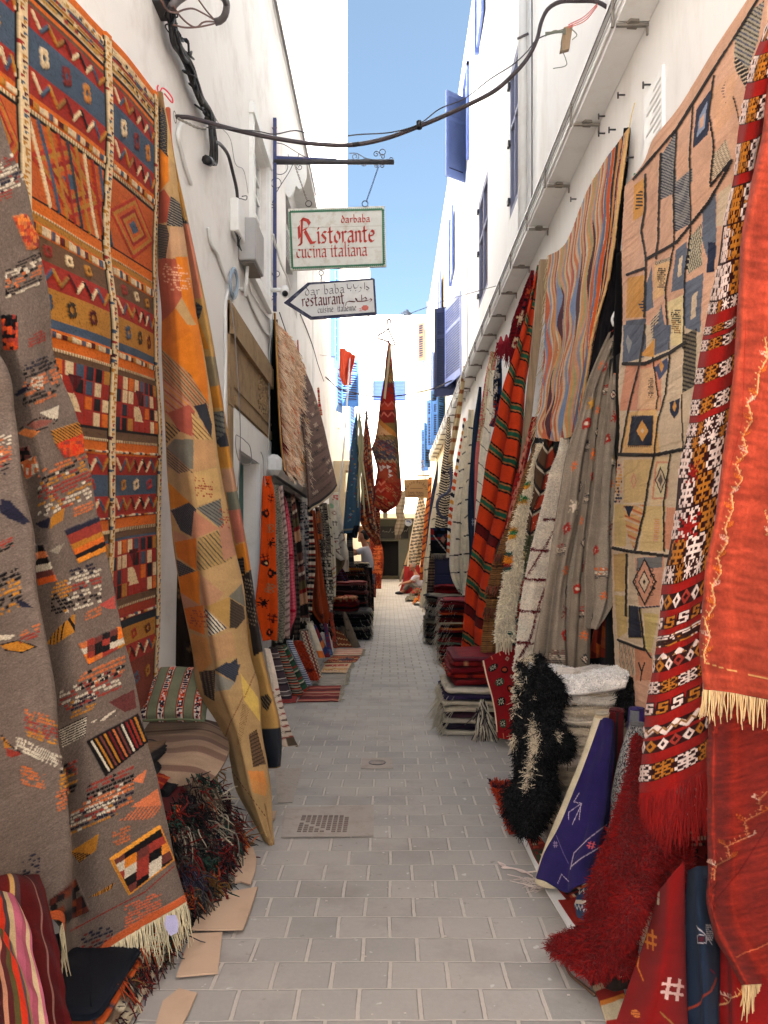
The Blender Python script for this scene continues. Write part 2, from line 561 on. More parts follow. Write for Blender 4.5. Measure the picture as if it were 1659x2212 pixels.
def curve(pts,n=24):
 """smooth polyline through 3D points"""
 P=np.array([tuple(p)for p in pts],float)
 t=np.concatenate([[0],np.cumsum(np.linalg.norm(np.diff(P,axis=0),axis=1))])
 return[tuple(p)for p in hermite(t/t[-1],P,np.linspace(0,1,n))]
def spiral(c,r0,r1,a0,turns,ex,ez,n=28):
 """flat scroll in the plane spanned by ex, ez"""
 c=Vector(c);ex=Vector(ex);ez=Vector(ez)
 out=[]
 for k in range(n):
  t=k/(n-1);a=a0+turns*2*math.pi*t;r=r0+(r1-r0)*t
  out.append(c+ex*(r*math.cos(a))+ez*(r*math.sin(a)))
 return out
# ================================================================== THE SETTING
PLASTER=surf("white_lime_plaster",(230,226,221),.9,.06,1.6,.8,9,.2,dirt=(186,174,162),dirt_s=1.8,dirt_amt=.5)
PLASTER2=surf("bright_white_plaster",(232,230,226),.9,.04,1.4,.7,8,.2,dirt=(192,182,168),dirt_s=1.6,dirt_amt=.45,streak=(1,1,.35))
CREAM=surf("cream_plaster",(226,208,172),.9,.08,.8,.3,10,.2,dirt=(200,165,120),dirt_s=1.1,dirt_amt=.5,streak=(1,1,.3))
STONE=surf("carved_sandstone",(150,124,92),.9,.2,5,.9,30,.2,dirt=(96,76,54),dirt_s=7,dirt_amt=.75)
DARKPL=surf("grey_render",(78,76,66),.9,.15,3,.3,20,.2)
CONC=surf("grey_concrete",(110,106,98),.9,.15,9,.5,40)
BLUE=surf("blue_paint",(88,104,150),.55,.12,8,.15,60,.4,dirt=(60,78,130),dirt_s=5,dirt_amt=.5)
BLUE2=surf("bright_blue_paint",(48,98,160),.55,.12,8,.15,60,.4)
NAVY=surf("navy_paint",(22,34,66),.5,.15,8,.15,60,.4)
POSTBLUE=surf("dark_blue_iron",(38,50,98),.5,.3,14,.2,60,.5,dirt=(110,90,80),dirt_s=16,dirt_amt=.5)
WHITEP=surf("white_paint",(225,224,220),.5,.04,6,.1,50,.4,dirt=(180,170,158),dirt_s=6,dirt_amt=.3)
IRON=surf("dark_iron",(52,48,50),.5,.3,20,.2,80,.5)
RUST=surf("grey_bracket_iron",(120,114,106),.7,.3,20,.4,60,.3,dirt=(120,84,56),dirt_s=14,dirt_amt=.5)
BLACKP=surf("black_rubber",(22,20,22),.5,.3,20,.2,90,.4)
PIPE=surf("grey_plastic_conduit",(92,86,86),.5,.15,12,.1,60,.4)
WOOD=surf("weathered_wood",(150,126,100),.85,.3,6,.6,40,.2,dirt=(86,68,52),dirt_s=4,dirt_amt=.6,streak=(9,9,.7))
CARD=surf("cardboard",(188,158,132),.9,.08,5,.15,30,.2,dirt=(150,122,98),dirt_s=3,dirt_amt=.4)
DARK=surf("dark_interior",(14,12,12),.9,.2,5,0)
GLASS=surf("window_glass",(70,76,82),.12,.1,3,0,10,.6)
# ---- paving: hand-set cement pavers, 184 x 153 mm, in running bond
def paving_mat():
 m,N,L,P=new_mat("cement_pavers")
 pos=N.new("ShaderNodeNewGeometry").outputs["Position"]
 warp=N.new("ShaderNodeTexNoise");warp.inputs["Scale"].default_value=1.7;warp.inputs["Detail"].default_value=2
 L.new(pos,warp.inputs["Vector"])
 wob=N.new("ShaderNodeVectorMath");wob.operation='MULTIPLY_ADD'
 L.new(warp.outputs["Color"],wob.inputs[0]);wob.inputs[1].default_value=(.022,.022,0);L.new(pos,wob.inputs[2])
 fine=N.new("ShaderNodeTexNoise");fine.inputs["Scale"].default_value=38;fine.inputs["Detail"].default_value=3
 L.new(pos,fine.inputs["Vector"])
 wob2=N.new("ShaderNodeVectorMath");wob2.operation='MULTIPLY_ADD'
 L.new(fine.outputs["Color"],wob2.inputs[0]);wob2.inputs[1].default_value=(.004,.004,0);L.new(wob.outputs[0],wob2.inputs[2])
 sp=N.new("ShaderNodeSeparateXYZ");L.new(wob2.outputs[0],sp.inputs[0])
 X,Y=sp.outputs[0],sp.outputs[1]
 M=lambda op,a,b=None,c=None:mathn(N,L,op,a,b,c)
 row=M('DIVIDE',M('SUBTRACT',Y,2.305),.1525)
 rf=M('FLOOR',row)
 par=M('MULTIPLY',M('MODULO',M('ADD',rf,200),2),.5)
 colx=M('ADD',M('DIVIDE',M('SUBTRACT',X,.013),.1845),par)
 cf=M('FLOOR',colx)
 fu=M('SUBTRACT',colx,cf);fv=M('SUBTRACT',row,rf)
 du=M('MULTIPLY',M('SUBTRACT',.5,M('ABSOLUTE',M('SUBTRACT',fu,.5))),.1845)
 dv=M('MULTIPLY',M('SUBTRACT',.5,M('ABSOLUTE',M('SUBTRACT',fv,.5))),.1525)
 jr=M('ADD',.0022,M('MULTIPLY',fine.outputs[0],.0015))
 ju=N.new("ShaderNodeMapRange");L.new(du,ju.inputs[0]);ju.inputs[1].default_value=.0054;ju.inputs[2].default_value=.0066;ju.inputs[3].default_value=1;ju.inputs[4].default_value=0
 jv=N.new("ShaderNodeMapRange");L.new(dv,jv.inputs[0]);jv.inputs[1].default_value=.0022;jv.inputs[2].default_value=.0036;jv.inputs[3].default_value=1;jv.inputs[4].default_value=0
 joint=M('MAXIMUM',ju.outputs[0],jv.outputs[0])
 eu=N.new("ShaderNodeMapRange");L.new(du,eu.inputs[0]);eu.inputs[1].default_value=.0066;eu.inputs[2].default_value=.0095;eu.inputs[3].default_value=1;eu.inputs[4].default_value=0
 ev=N.new("ShaderNodeMapRange");L.new(dv,ev.inputs[0]);ev.inputs[1].default_value=.003;ev.inputs[2].default_value=.0065;ev.inputs[3].default_value=1;ev.inputs[4].default_value=0
 edge=M('MULTIPLY',M('MAXIMUM',eu.outputs[0],ev.outputs[0]),ramp(N,L,noise(N,L,pos,9,3),[(.38,0.),(.62,.75)]))
 wn=N.new("ShaderNodeTexWhiteNoise");wn.noise_dimensions='2D'
 cv=N.new("ShaderNodeCombineXYZ");L.new(cf,cv.inputs[0]);L.new(rf,cv.inputs[1]);L.new(cv.outputs[0],wn.inputs["Vector"])
 g=noise(N,L,pos,55,6,.7)
 big=noise(N,L,pos,1.1,5,.6)
 a=mixc(N,L,wn.outputs[0],tuple(lin((140,136,131))),tuple(lin((160,153,146))))
 a=mixc(N,L,ramp(N,L,g,[(.3,0.),(.7,1.)]),mixc(N,L,.16,a,(.06,.055,.05)),a)
 a=mixc(N,L,ramp(N,L,big,[(.35,.0),(.68,.55)]),a,tuple(lin((176,166,156))))
 a=mixc(N,L,ramp(N,L,noise(N,L,pos,2.3,7,.65),[(.52,0.),(.70,.5)]),a,tuple(lin((118,110,104))))
 spots=ramp(N,L,noise(N,L,pos,21,2,.5),[(.70,0.),(.745,.7)])
 a=mixc(N,L,spots,a,tuple(lin((196,190,184))))
 dk=ramp(N,L,noise(N,L,pos,15,4,.6),[(.66,0.),(.72,.6)])
 a=mixc(N,L,dk,a,tuple(lin((112,100,92))))
 a=mixc(N,L,edge,a,tuple(lin((104,96,90))))
 jc=mixc(N,L,noise(N,L,pos,30,5,.7),tuple(lin((164,153,143))),tuple(lin((192,182,172))))
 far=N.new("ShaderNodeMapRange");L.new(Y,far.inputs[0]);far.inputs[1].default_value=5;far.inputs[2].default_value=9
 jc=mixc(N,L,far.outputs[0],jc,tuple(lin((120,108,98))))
 a=mixc(N,L,joint,a,jc)
 L.new(a,P.inputs["Base Color"])
 P.inputs["Roughness"].default_value=.72
 P.inputs["Specular IOR Level"].default_value=.35
 b=N.new("ShaderNodeBump");b.inputs["Strength"].default_value=.5;b.inputs["Distance"].default_value=.006
 hh=M('SUBTRACT',M('MULTIPLY',g,.35),M('MULTIPLY',M('MAXIMUM',joint,M('MULTIPLY',edge,1.2)),1.0))
 hh=M('ADD',hh,M('MULTIPLY',wn.outputs[0],.5))
 L.new(hh,b.inputs["Height"]);L.new(b.outputs[0],P.inputs["Normal"])
 return m
m=MB();m.quad((-60,-40,0),(60,-40,0),(60,400,0),(-60,400,0))
tag(m.build("street",paving_mat()),kind='structure')
def facade(name,side,X,y0,y1,z1,holes,mat,depth_back=6.,label=None,cat='building',zoff=0.):
 """a building whose street wall lies on X, with real recessed openings (y0,y1,z0,z1,depth)"""
 s=1 if side=='R' else-1
 m=MB()
 ys=sorted({y0,y1,*[h[0]for h in holes],*[h[1]for h in holes]})
 zs=sorted({zoff,z1,*[h[2]for h in holes],*[h[3]for h in holes]})
 for a,b in zip(ys[:-1],ys[1:]):
  for c,d in zip(zs[:-1],zs[1:]):
   ym,zm=(a+b)/2,(c+d)/2
   if any(h[0]<ym<h[1]and h[2]<zm<h[3]for h in holes):continue
   m.quad((X,a,c),(X,b,c),(X,b,d),(X,a,d))
 for(a,b,c,d,dp)in holes:
  Z=X+s*dp
  m.quad((X,a,c),(X,a,d),(Z,a,d),(Z,a,c));m.quad((X,b,c),(X,b,d),(Z,b,d),(Z,b,c))
  m.quad((X,a,d),(X,b,d),(Z,b,d),(Z,a,d));m.quad((X,a,c),(X,b,c),(Z,b,c),(Z,a,c))
  m.quad((Z,a,c),(Z,b,c),(Z,b,d),(Z,a,d))
 E=X+s*depth_back
 m.quad((X,y0,z1),(X,y1,z1),(E,y1,z1),(E,y0,z1))
 m.quad((X,y0,zoff),(X,y0,z1),(E,y0,z1),(E,y0,zoff));m.quad((X,y1,zoff),(X,y1,z1),(E,y1,z1),(E,y1,zoff))
 m.quad((E,y0,zoff),(E,y0,z1),(E,y1,z1),(E,y1,zoff))
 root=empty(name,(X+s*1.0,(y0+y1)/2,0),label,cat)
 m.build("wall",mat,root)
 return root
LX,RX=-1.25,1.35
bldA=facade("white_building",'L',LX,-4,12.0,7.2,
[(6.02,6.97,.02,2.19,.16),(6.67,7.5,3.9,5.25,.10),(7.75,10.5,.02,2.1,1.6),(8.9,10.0,4.5,5.72,.5)],
PLASTER,label="white plastered house on the left with stone lintel, green door and blue sign post",depth_back=7)
bldB=facade("white_building",'L',-1.24,12.0,15.4,6.9,[],PLASTER,label="low white house on the left between the sign post and the tall bright tower",depth_back=7)
bldC=facade("white_tower_house",'L',-1.3,15.4,22.6,19.,[(16.0,17.1,5.6,8.2,.12)],PLASTER2,label="tall blank sunlit white tower house rising behind the hanging signs",depth_back=9)
bldD=facade("white_building",'L',-1.28,22.6,36.,10.6,[(23.4,24.6,4.4,6.4,.12)],PLASTER2,label="sunlit white house beyond the tower with blue shutters and a red flag",depth_back=9)
bldR=facade("white_building",'R',RX,-2.6,11.9,12.6,
[(3.9,6.9,.02,2.55,1.5),(7.4,11.4,.02,2.3,1.2),(7.71,8.34,5.1,6.72,.07),(10.2,11.25,5.05,6.65,.07)],
PLASTER2,label="white house on the right whose ledge runs above the hung rugs",depth_back=7)
bldR2=facade("white_building",'R',RX-.002,11.9,17.2,10.4,
[(12.6,13.2,8.1,9.6,.1),(13.9,14.9,4.7,6.25,.1),(12.2,16.5,.02,2.3,1.2)],
PLASTER2,label="white house on the right with dark blue open louvred shutters",depth_back=7)
bldR3=facade("cream_building",'R',RX+.03,17.2,36.4,10.2,
[(18.6,19.2,4.6,5.7,.1),(21.4,22.4,4.6,6.0,.1),(25.5,27,4.4,5.8,.1),(19.5,30,.02,2.2,1.0)],
CREAM,label="faded cream house far down on the right with bright blue shutters",depth_back=7)
# ---- parapets / cornice line on the near left roof
m=MB();m.box((-8.2,-4,7.2),(-1.21,12.03,7.32));m.build("cornice",WHITEP,bldA)
m=MB();m.tube([(-1.19,-4,7.1),(-1.19,11.9,7.1)],.018,6);m.build("roof_cable",PIPE,bldA)
# ---- end of the street
endh=empty("white_building",(0,46,0),"blinding white building closing the street with a blue shuttered window","building")
m=MB();m.box((-9,44,0),(9,52,15.5));m.build("wall",PLASTER2,endh)
for sx in(-1,1):
 xc=(842-842)/F*44
 x0,x1=[(-.99,-.2),(.25,.96)][0 if sx<0 else 1]
 m=MB();m.box((x0,43.93,10.4),(x1,43.99,11.6))
 for k in range(13):
  m.box((x0+.06,43.90,10.5+k*.083),(x1-.06,43.935,10.555+k*.083))
 m.build("shutter",surf("far_blue_paint",(52,74,140),.6,.1),endh)
m=MB();m.box((1.05,43.97,14.35),(1.5,44.02,14.95));m.build("vent",surf("pale_blue",(150,195,225)),endh)
m=MB();m.box((2.35,43.9,11.3),(2.75,44.02,11.5));m.build("lamp_box",WOOD,endh)
blk=empty("white_building",(-3,42,0),"tall plain white block standing behind the arrow sign","building")
m=MB();m.box((-8,40.2,0),(-1.12,43.5,17.1));m.build("wall",PLASTER2,blk)
low=empty("low_gateway_building",(0.3,38,0),"low grey building across the far end with black doorway and cream roof edge","building")
dx0,dx1=(821-HX)/F*38,(861-HX)/F*38
m=MB()
for(a,b,c,d)in((-3.2,dx0,0,3.1),(dx0,dx1,1.98,3.1),(dx1,3.2,0,3.1)):
 m.box((a,38,c),(b,38.3,d))
m.build("wall",DARKPL,low)
m=MB();m.box((dx0-.1,38.6,0),(dx1+.1,38.7,2.1));m.build("door",DARK,low)
m=MB();m.box((-3.3,36.7,3.1),(3.3,43.9,3.34));m.build("roof",CREAM,low)
m=MB()
for k in range(60):
 m.box((dx0+.02+rnd.random()*.8,38.32+rnd.random()*.2,0),(dx0+.08+rnd.random()*.85,38.5,.05+rnd.random()*.14))
m.build("rubble",surf("dry_litter",(70,62,44)),low)
arch=empty("arched_gateway",(1.3,43,0),"white round arch seen over the cream roof edge","arch")
m=MB()
o=[(0.62+.95*math.cos(t),42.6,3.5+.95*math.sin(t))for t in np.linspace(0,math.pi,15)]
i_=[(0.62+.72*math.cos(t),42.6,3.5+.72*math.sin(t))for t in np.linspace(math.pi,0,15)]
for k in range(14):
 m.prism([o[k],o[k+1],i_[13-k],i_[14-k]],(0,0,0),(0,.4,0))
m.build("arch_ring",PLASTER2,arch)
# ---- right ledge: a run of slabs with iron brackets under the joints
ledge=empty("wall_ledge",(1.3,3,4.1),"white projecting ledge running along the right wall above the rugs","ledge")
zl=4.12
bz=[2.3,3.08,3.86,4.755,5.55,6.29,7.13,7.85,8.6,9.35,10.1,10.85,11.6,12.4,13.2,14.0,14.8,15.6,16.4,17.2,18.0,18.8,19.6,20.4,21.2,22.0]
for a,b in zip(bz[:-1],bz[1:]):
 m=MB();m.box((1.185+rnd.uniform(-.004,.004),a+.012,zl+rnd.uniform(-.006,.006)),(RX-.003,b-.012,zl+.13));m.build("slab",WHITEP,ledge)
m=MB()
m.box((1.172,-1,zl+.03),(1.184,22.2,zl+.052));m.box((1.172,-1,zl+.075),(1.184,22.2,zl+.092));m.box((1.17,-1,zl+.132),(RX-.002,22.2,zl+.165))
m.build("moulding",WHITEP,ledge)
for a in bz:
 m=MB()
 m.box((1.18,a-.008,zl-.026),(RX-.002,a+.008,zl-.010))
 m.prism([(1.23,a-.006,zl-.018),(1.245,a-.034,zl-.018),(1.29,a-.03,zl-.018),(1.30,a-.006,zl-.018),(1.295,a+.034,zl-.018),(1.245,a+.03,zl-.018)],(0,0,0),(0,0,.014))
 m.box((1.155,a-.008,zl-.03),(1.168,a+.008,zl+.11))
 m.box((RX-.014,a-.005,zl-.07),(RX-.004,a+.005,zl-.027))
 m.build("bracket",RUST,ledge)
# ---- thin cable lines lying along the ledge face
m=MB();m.tube([(1.16,-1,zl+.115),(1.16,12,zl+.118),(1.16,22,zl+.11)],.004,5);m.tube([(1.16,-1,zl+.062),(1.16,12,zl+.06),(1.16,22,zl+.066)],.003,5)
m.build("cable",PIPE,ledge)
# ================================================================== NEAR LEFT
def cx(sc,ox,oy):
 return lambda*p:[(ox+p[i]*sc,oy+p[i+1]*sc)for i in range(0,len(p),2)]
c1=cx(.358,0,0);c2=cx(.358,0,702);c3=cx(.3906,0,1431)
def rowsW(rs):
 return[[W(*p)for p in r]for r in rs]
def base_of(P):
 return(float(P[...,0].mean()),float(P[...,1].mean()),float(P[...,2].min()))
def rug(name,P,cv,label,group=None,thick=.008,mat=None,relief=0.,cat="rug",wob=.0,back=None,speck=.05,parent=None,kids=False):
 """finish a rug: relief of thick yarn, surface wobble, thickness; returns (object, grid, dye)"""
 if wob:P=wobble(P,wob,9,4)
 C=cv.finish(speck)if isinstance(cv,Cv)else cv
 if relief and isinstance(cv,Cv):
  P=P+to_cam(P,grid_normals(P))*(cv.H*relief)[...,None]
 o=shell(name,P,C,thick,mat,parent,back)
 if parent is None:tag(o,label,cat,group)
 return o,P,C
def edge_fringe(P,side,n,length,rad,col,parent,down=(0,0,-1),name="fringe",cols=None,sag=.2,jitter=.25,lo=0.,hi=1.):
 E={'bottom':P[-1],'top':P[0],'left':P[:,0],'right':P[:,-1]}[side]
 t=lo+(hi-lo)*(np.arange(n)+RNG.random(n)*.8)/n
 k=t*(len(E)-1);i=np.minimum(k.astype(int),len(E)-2);f=(k-i)[:,None]
 p=E[i]*(1-f)+E[i+1]*f
 return strands(name,p,np.broadcast_to(np.array(down,float),(n,3)),length,rad,col,parent,jitter=jitter,sag=sag,cols=cols)
# ---- big orange, red and blue kilim flat on the wall
nv,nu=760,240
P=surface([[(-1.2,2.15,3.27),(-1.17,2.9,3.46),(-1.2,3.79,3.70)],[(-1.2,2.15,1.9),(-1.16,2.9,1.98),(-1.19,3.79,2.1)],[(-1.2,2.15,.62),(-1.17,2.9,.62),(-1.2,3.79,.62)]],nv,nu)
P=wobble(P,.02,7,4)
cv=Cv(nv,nu,(190,96,34),1)
OR,RD,BL,BR,OC,CRM,BK,MR,GY=(205,112,34),(158,52,38),(78,92,108),(112,84,60),(176,126,52),(214,190,152),(26,20,22),(92,24,26),(140,120,96)
V=lambda c:(c-560)/3620
def bnd(a,b,col):cv.rect(0,1,V(a),V(b),col)
def zz(a,b):
 m=V((a+b)/2)
 cv.zig(m,V(560+(b-a)*.27),4,.012,CRM,.02,.17,2.0,1,[CRM,BL,OC,CRM])
 for k,(u0,u1)in enumerate(((.22,.58),(.64,.97))):
  cv.zig(m,V(560+(b-a)*.27),5,.012,CRM,u0,u1,2.0,1,[CRM,BL,OC,(150,110,60),MR,CRM,BK])
def motifs(a,b,cols):
 for k,u in enumerate((.07,.27,.37,.47,.70,.80,.90)):
  cv.stamp(u,V((a+b)/2),.022,V(560+(b-a)*.3),FLOWER,cols[k%len(cols)],rot=.5,h=1)
def chunks(a,b,n=46,cols=(CRM,BL,CRM,MR,OC,(200,180,150))):
 for k in range(n):
  u=k/n;cv.rect(u+.002,u+1/n,V(a+4)+RNG.random()*.002,V(b-4),cols[k*7%len(cols)],1.)
def dotted(a,b):
 cv.rect(0,1,V(a),V(b),BR)
 for k in range(80):cv.rect(k/80,k/80+.007,V(a),V(b),CRM,.6)
def blocks(a,b):
 bnd(a,b,RD)
 for u0,u1 in((.0,.165),(.19,.59),(.62,.98)):
  n=8 if u1-u0>.3 else 3
  for i in range(n):
   for j in range(4):
    x=u0+(u1-u0)*i/n;ww=(u1-u0)/n
    c=[RD,OC,BL,CRM,RD,(40,48,60),OR,RD,BK,CRM][(i*3+j*5+(i*j)%3)%10]
    y0,y1=V(a+(b-a)*j/4),V(a+(b-a)*(j+1)/4)
    cv.rect(x+ww*.12,x+ww*.88,y0+.001,y1-.001,c,.5)
  m=(u0+u1)/2
  cv.poly([(m-.035,V(a+60)),(m+.035,V(a+60)),(m,V((a+b)/2))],MR);cv.poly([(m-.035,V(b-60)),(m+.035,V(b-60)),(m,V((a+b)/2))],CRM)
for(a,b,c)in((560,600,OR),(600,735,CRM),(735,752,BK),(752,772,OR),(772,792,BR),(792,892,RD),(892,1065,BL),(1065,1185,RD),(1185,1255,OR),(1285,1640,(186,98,44)),
(1275,1287,BK),(1640,1652,BK),(1652,1700,OR),(1712,1740,OC),(1740,1800,OR),(1800,1900,BR),(1900,2010,RD),(2010,2150,OC),(2150,2195,BL),(2195,2240,OR),(2240,2280,OR),
(2292,2320,BR),(2610,2625,BK),(2625,2665,BR),(2680,2715,OR),(2715,2745,OR),(2745,2850,RD),(2850,2960,BL),(2960,3060,RD),(3060,3085,RD),(3085,3140,OR),(3155,3190,BR),
(3190,3205,BL),(3525,3560,BR),(3575,3620,(160,64,34)),(3620,3650,RD),(3650,3690,(40,48,58)),(3690,3790,OC),(3790,3890,RD),(3890,4180,(130,60,36))):
 bnd(a,b,c)
cv.dots(.5,V(667),.5,V(560+60),60,7,[CRM,BL,RD,OC,BK,(190,150,80)],.8,h=.8)
for a,b in((792,892),(1065,1185),(1900,2010),(2745,2850),(2960,3060),(3790,3890)):zz(a,b)
motifs(892,1065,[(190,130,60),CRM,(130,50,40)]);motifs(1800,1900,[OC,(150,60,50),CRM]);motifs(2010,2150,[MR,BL,(60,50,40)])
motifs(2850,2960,[RD,OC,CRM]);motifs(3690,3790,[MR,BK,RD]);motifs(3930,4050,[OC,CRM,BL])
for a,b in((1205,1250),(1745,1795),(2197,2238),(2717,2743),(3062,3084),(3622,3648)):chunks(a,b)
for a,b in((1256,1272),(1700,1712),(2280,2292),(2665,2680),(3140,3155),(3560,3575)):dotted(a,b)
for u0,u1 in((.0,.165),(.19,.59),(.62,.98)):
 m,hw=(u0+u1)/2,(u1-u0)/2
 for k,c in enumerate([(170,60,40),OC,(190,96,44),(150,44,36),OC,(186,98,44),BL]):
  cv.diamond(m,V(1462),hw*(1-k*.13),V(560+178*(1-k*.13)),c,.4)
 if u0==.19:
  for k in range(9):
   x=u0+k*.045
   cv.line([(x,V(1290)),(x+.09,V(1636))],.016,[CRM,BL,OC,RD,(60,66,70),OC,CRM,RD,BL][k],2.2,1)
for a,b in((2320,2610),(3205,3525)):blocks(a,b)
cv.A*=(1-.35*(cv.rng.random((nv,nu))<.12))[...,None]
for uc,ww in((.175,.035),(.605,.035),(.985,.03)):
 cv.rect(uc-ww*.72,uc+ww*.72,0,1,BK)
 cv.rect(uc-ww*.5,uc+ww*.5,0,1,CRM,1.6)
 for k in range(150):
  v=k/150+RNG.random()*.003
  cv.stamp(uc+(RNG.random()-.5)*ww*.5,v,ww*.26,.0024,["##","# "],[RD,BL,OC,MR,BL,(120,80,40)][k%6 if(k//12)%3 else 2],h=1.6)
cv.rect(0,1,0,V(600)*.5,OR)
ok,_,_=rug("kilim",P,cv,"large orange, red and blue banded kilim with braided cords on the near left wall",None,.012,relief=.006,speck=.10)
# ---- dark brown rug glimpsed in the gap beside it
P=surface(rowsW([[(330,900,4.35),(372,900,4.5)],[(330,1200,4.3),(420,1200,4.45)],[(330,1465,4.25),(450,1465,4.4)]]),120,40)
cv=Cv(120,40,(52,38,30),2)
for k in range(9):cv.stamp(.2+.6*RNG.random(),.05+k*.105,.12,.02,HASH,(110,88,66),rot=.4)
rug("rug",fold(P,.02,2),cv,"dark brown rug hanging in the shadow between the orange kilim and the patchwork rug")
# ---- grey flecked rug with tufted motifs, hanging nearest on the left
def zg(y):return 1.80+.68*(y-229)/1718
ed=[(0,229),(28,330),(54,394),(82,537),(112,660),(124,774),(168,899),(179,960),(215,1114),(251,1293),(289,1470),(312,1587),(340,1704),(367,1822),(398,1947)]
rdg=[(-190,300),(-160,380),(-140,450),(-90,600),(-40,720),(12,810),(30,900),(46,988),(64,1131),(86,1310),(112,1470),(129,1607),(144,1724),(152,1822),(128,1990)]
rows=[]
for(xe,ye),(xr,yr)in zip(ed,rdg):
 z=zg(ye);t=(ye-229)/1718
 zr=z-.38+.02*t
 yb=ye+.72*(xe-xr)*(.55+.45*t)
 rows.append([W(xr-420,yr+210+60*t,zr-.42),W(xr-190,yr+90,zr-.20),W(xr-60,yr+22,zr-.03),W(xr,yr,zr),
W(xr-14+12*t,yb-6,z-.19+.0*t),W(xr*.62+xe*.38,yb*.55+ye*.45,z-.16),W(xe-18,ye+12,z-.04),W(xe,ye,z)])
nv,nu=720,300
P=surface(rows,nv,nu,us=[0,.18,.30,.36,.42,.66,.95,1])
P=wobble(P,.012,14,5)
cv=Cv(nv,nu,(118,104,94),3,abrash=.05)
cv.look(P)
TO,TR,TW,TN,TOC,TM,TBK=(188,112,66),(150,62,50),(196,184,164),(44,42,58),(176,122,44),(112,62,54),(30,24,24)
def D1(x,y,rx,ry,n,m_,cols,f=c1,**k):
 (X,Y),=f(x,y);sc=.358 if f is not c3 else .3906
 cv.dots(X,Y,rx*sc,ry*sc,n,m_,cols,**{'skew':-.42,'h':.5,**k})
D1(60,1040,80,110,8,9,[TR,TW,TN,TW]);D1(140,1660,110,100,9,10,[TBK,TW,TO,TO,TBK,TW]);D1(220,2040,50,40,5,4,[TR])
D1(30,1180,40,30,4,3,[TR])
cv.checks(c1(70,1305,150,1290,228,1440,222,1500,160,1510),[TO,TR,(190,80,40),(210,130,60)],8,10,h=1)
cv.checks(c1(10,1900,95,1900,105,2110,30,2110),[TBK,TR,(190,80,40),TBK],5,9,h=1)
D1(250,330,110,140,10,11,[TN,TBK,TO,TO,TBK,TO],c2);D1(220,350,35,40,4,5,[TW],c2)
cv.poly(c2(240,530,355,487,350,560,320,572),TW);cv.poly(c2(150,602,230,575,325,572,290,600,215,632),(140,88,76));cv.poly(c2(110,655,150,625,240,640,190,685),(200,124,70))
cv.line(c2(120,630,230,560,350,570,320,600,220,640),2,TBK)
cv.poly(c2(80,420,180,350,160,400,100,430),TN)
cv.hatch(c2(300,640,470,585,500,690,330,720),TOC,TBK,12,.35,.6,h=1);cv.checks(c2(330,715,495,655,502,775,385,805),[TR,(196,84,30),(200,60,30)],9,7,h=1)
cv.checks(c2(120,740,175,730,195,790,130,830),[TM,TBK],4,4,h=1);cv.checks(c2(130,825,215,790,240,880,165,930),[(200,92,50),TW,TO],6,6,h=1)
D1(390,960,160,150,13,12,[TO,TBK,TOC,TR,TR,TOC,TW,TW],c2);D1(500,1110,60,30,5,3,[TO],c2)
cv.poly(c2(300,1230,308,1160,392,1098,380,1175),TOC);cv.poly(c2(208,1200,306,1160,290,1228,250,1225),TN)
bl=c2(385,1240,600,1150,635,1365,470,1440)
def slab_block(q,cols):
 (a,b,c,d)=q
 n=len(cols)
 for k,cc in enumerate(cols):
  t0,t1=k/n,(k+1)/n
  L0=(a[0]+(d[0]-a[0])*t0,a[1]+(d[1]-a[1])*t0);L1=(a[0]+(d[0]-a[0])*t1,a[1]+(d[1]-a[1])*t1)
  R0=(b[0]+(c[0]-b[0])*t0,b[1]+(c[1]-b[1])*t0);R1=(b[0]+(c[0]-b[0])*t1,b[1]+(c[1]-b[1])*t1)
  cv.poly([L0,R0,R1,L1],cc,.9)
slab_block(bl,[TN,TR,TR,TOC,(205,110,40),TBK,(214,140,50)])
slab_block(c2(205,1330,265,1325,345,1540,235,1570),[TBK,TO,TBK,TW,TM,(200,96,40)])
D1(500,1580,110,130,9,11,[TN,TW,TR,TW,TBK,TW],c2,skew=-.3);D1(370,1640,60,100,5,9,[TOC,TBK],c2,skew=-.3)
cv.hatch(c2(280,1925,330,1850,452,1738,452,1850,330,1930),TOC,TBK,14,.3,-.6);cv.poly(c2(600,1690,692,1630,697,1712,650,1712),(180,84,74))
cv.poly(c2(290,1365,395,1310,350,1380),(150,140,124));D1(560,1740,50,30,4,3,[TO],c2)
cv.checks(c2(470,1925,722,1818,748,1935,530,2048),[TR,TO,TBK,TW,(214,120,40),TR,TOC,TM],6,4,-.42,h=1,seed=5)
cv.poly(c2(0,1050,60,1060,185,1190,140,1202,60,1172,0,1130),TN);cv.poly(c2(0,1870,92,1870,60,1898,0,1902),TW)
cv.poly(c2(0,1930,110,1905,218,1940,130,1977,30,1960),TOC);cv.line(c2(0,1930,110,1905,218,1940,130,1977,30,1960),2.5,TBK)
D1(50,1610,80,130,7,9,[TBK,TOC,TBK,TOC],c2);cv.poly(c2(90,1650,150,1670,205,1710,120,1700),TN);D1(30,740,40,90,4,8,[TW,TO],c2)
D1(20,1330,60,35,5,4,[TR,TBK],c2);D1(20,850,40,60,4,5,[TR,TBK,TN],c2);D1(180,1860,60,40,5,4,[TO,TR],c2)
D1(500,150,170,65,14,6,[TW,TR,TW,TR],c3);D1(460,235,70,50,6,5,[TN,TOC],c3);D1(560,60,130,50,10,4,[TO,TBK],c3)
cv.poly(c3(600,220,740,150,757,250,690,275),(104,56,52));cv.hatch(c3(500,332,655,256,640,300,540,330),(104,92,84),TW,8,.4,-.5)
cv.hatch(c3(322,372,482,293,472,402,345,470),TW,TBK,8,.55,-.45)
q=c3(475,432,757,280,815,440,580,630)
cv.poly(q,TBK,1)
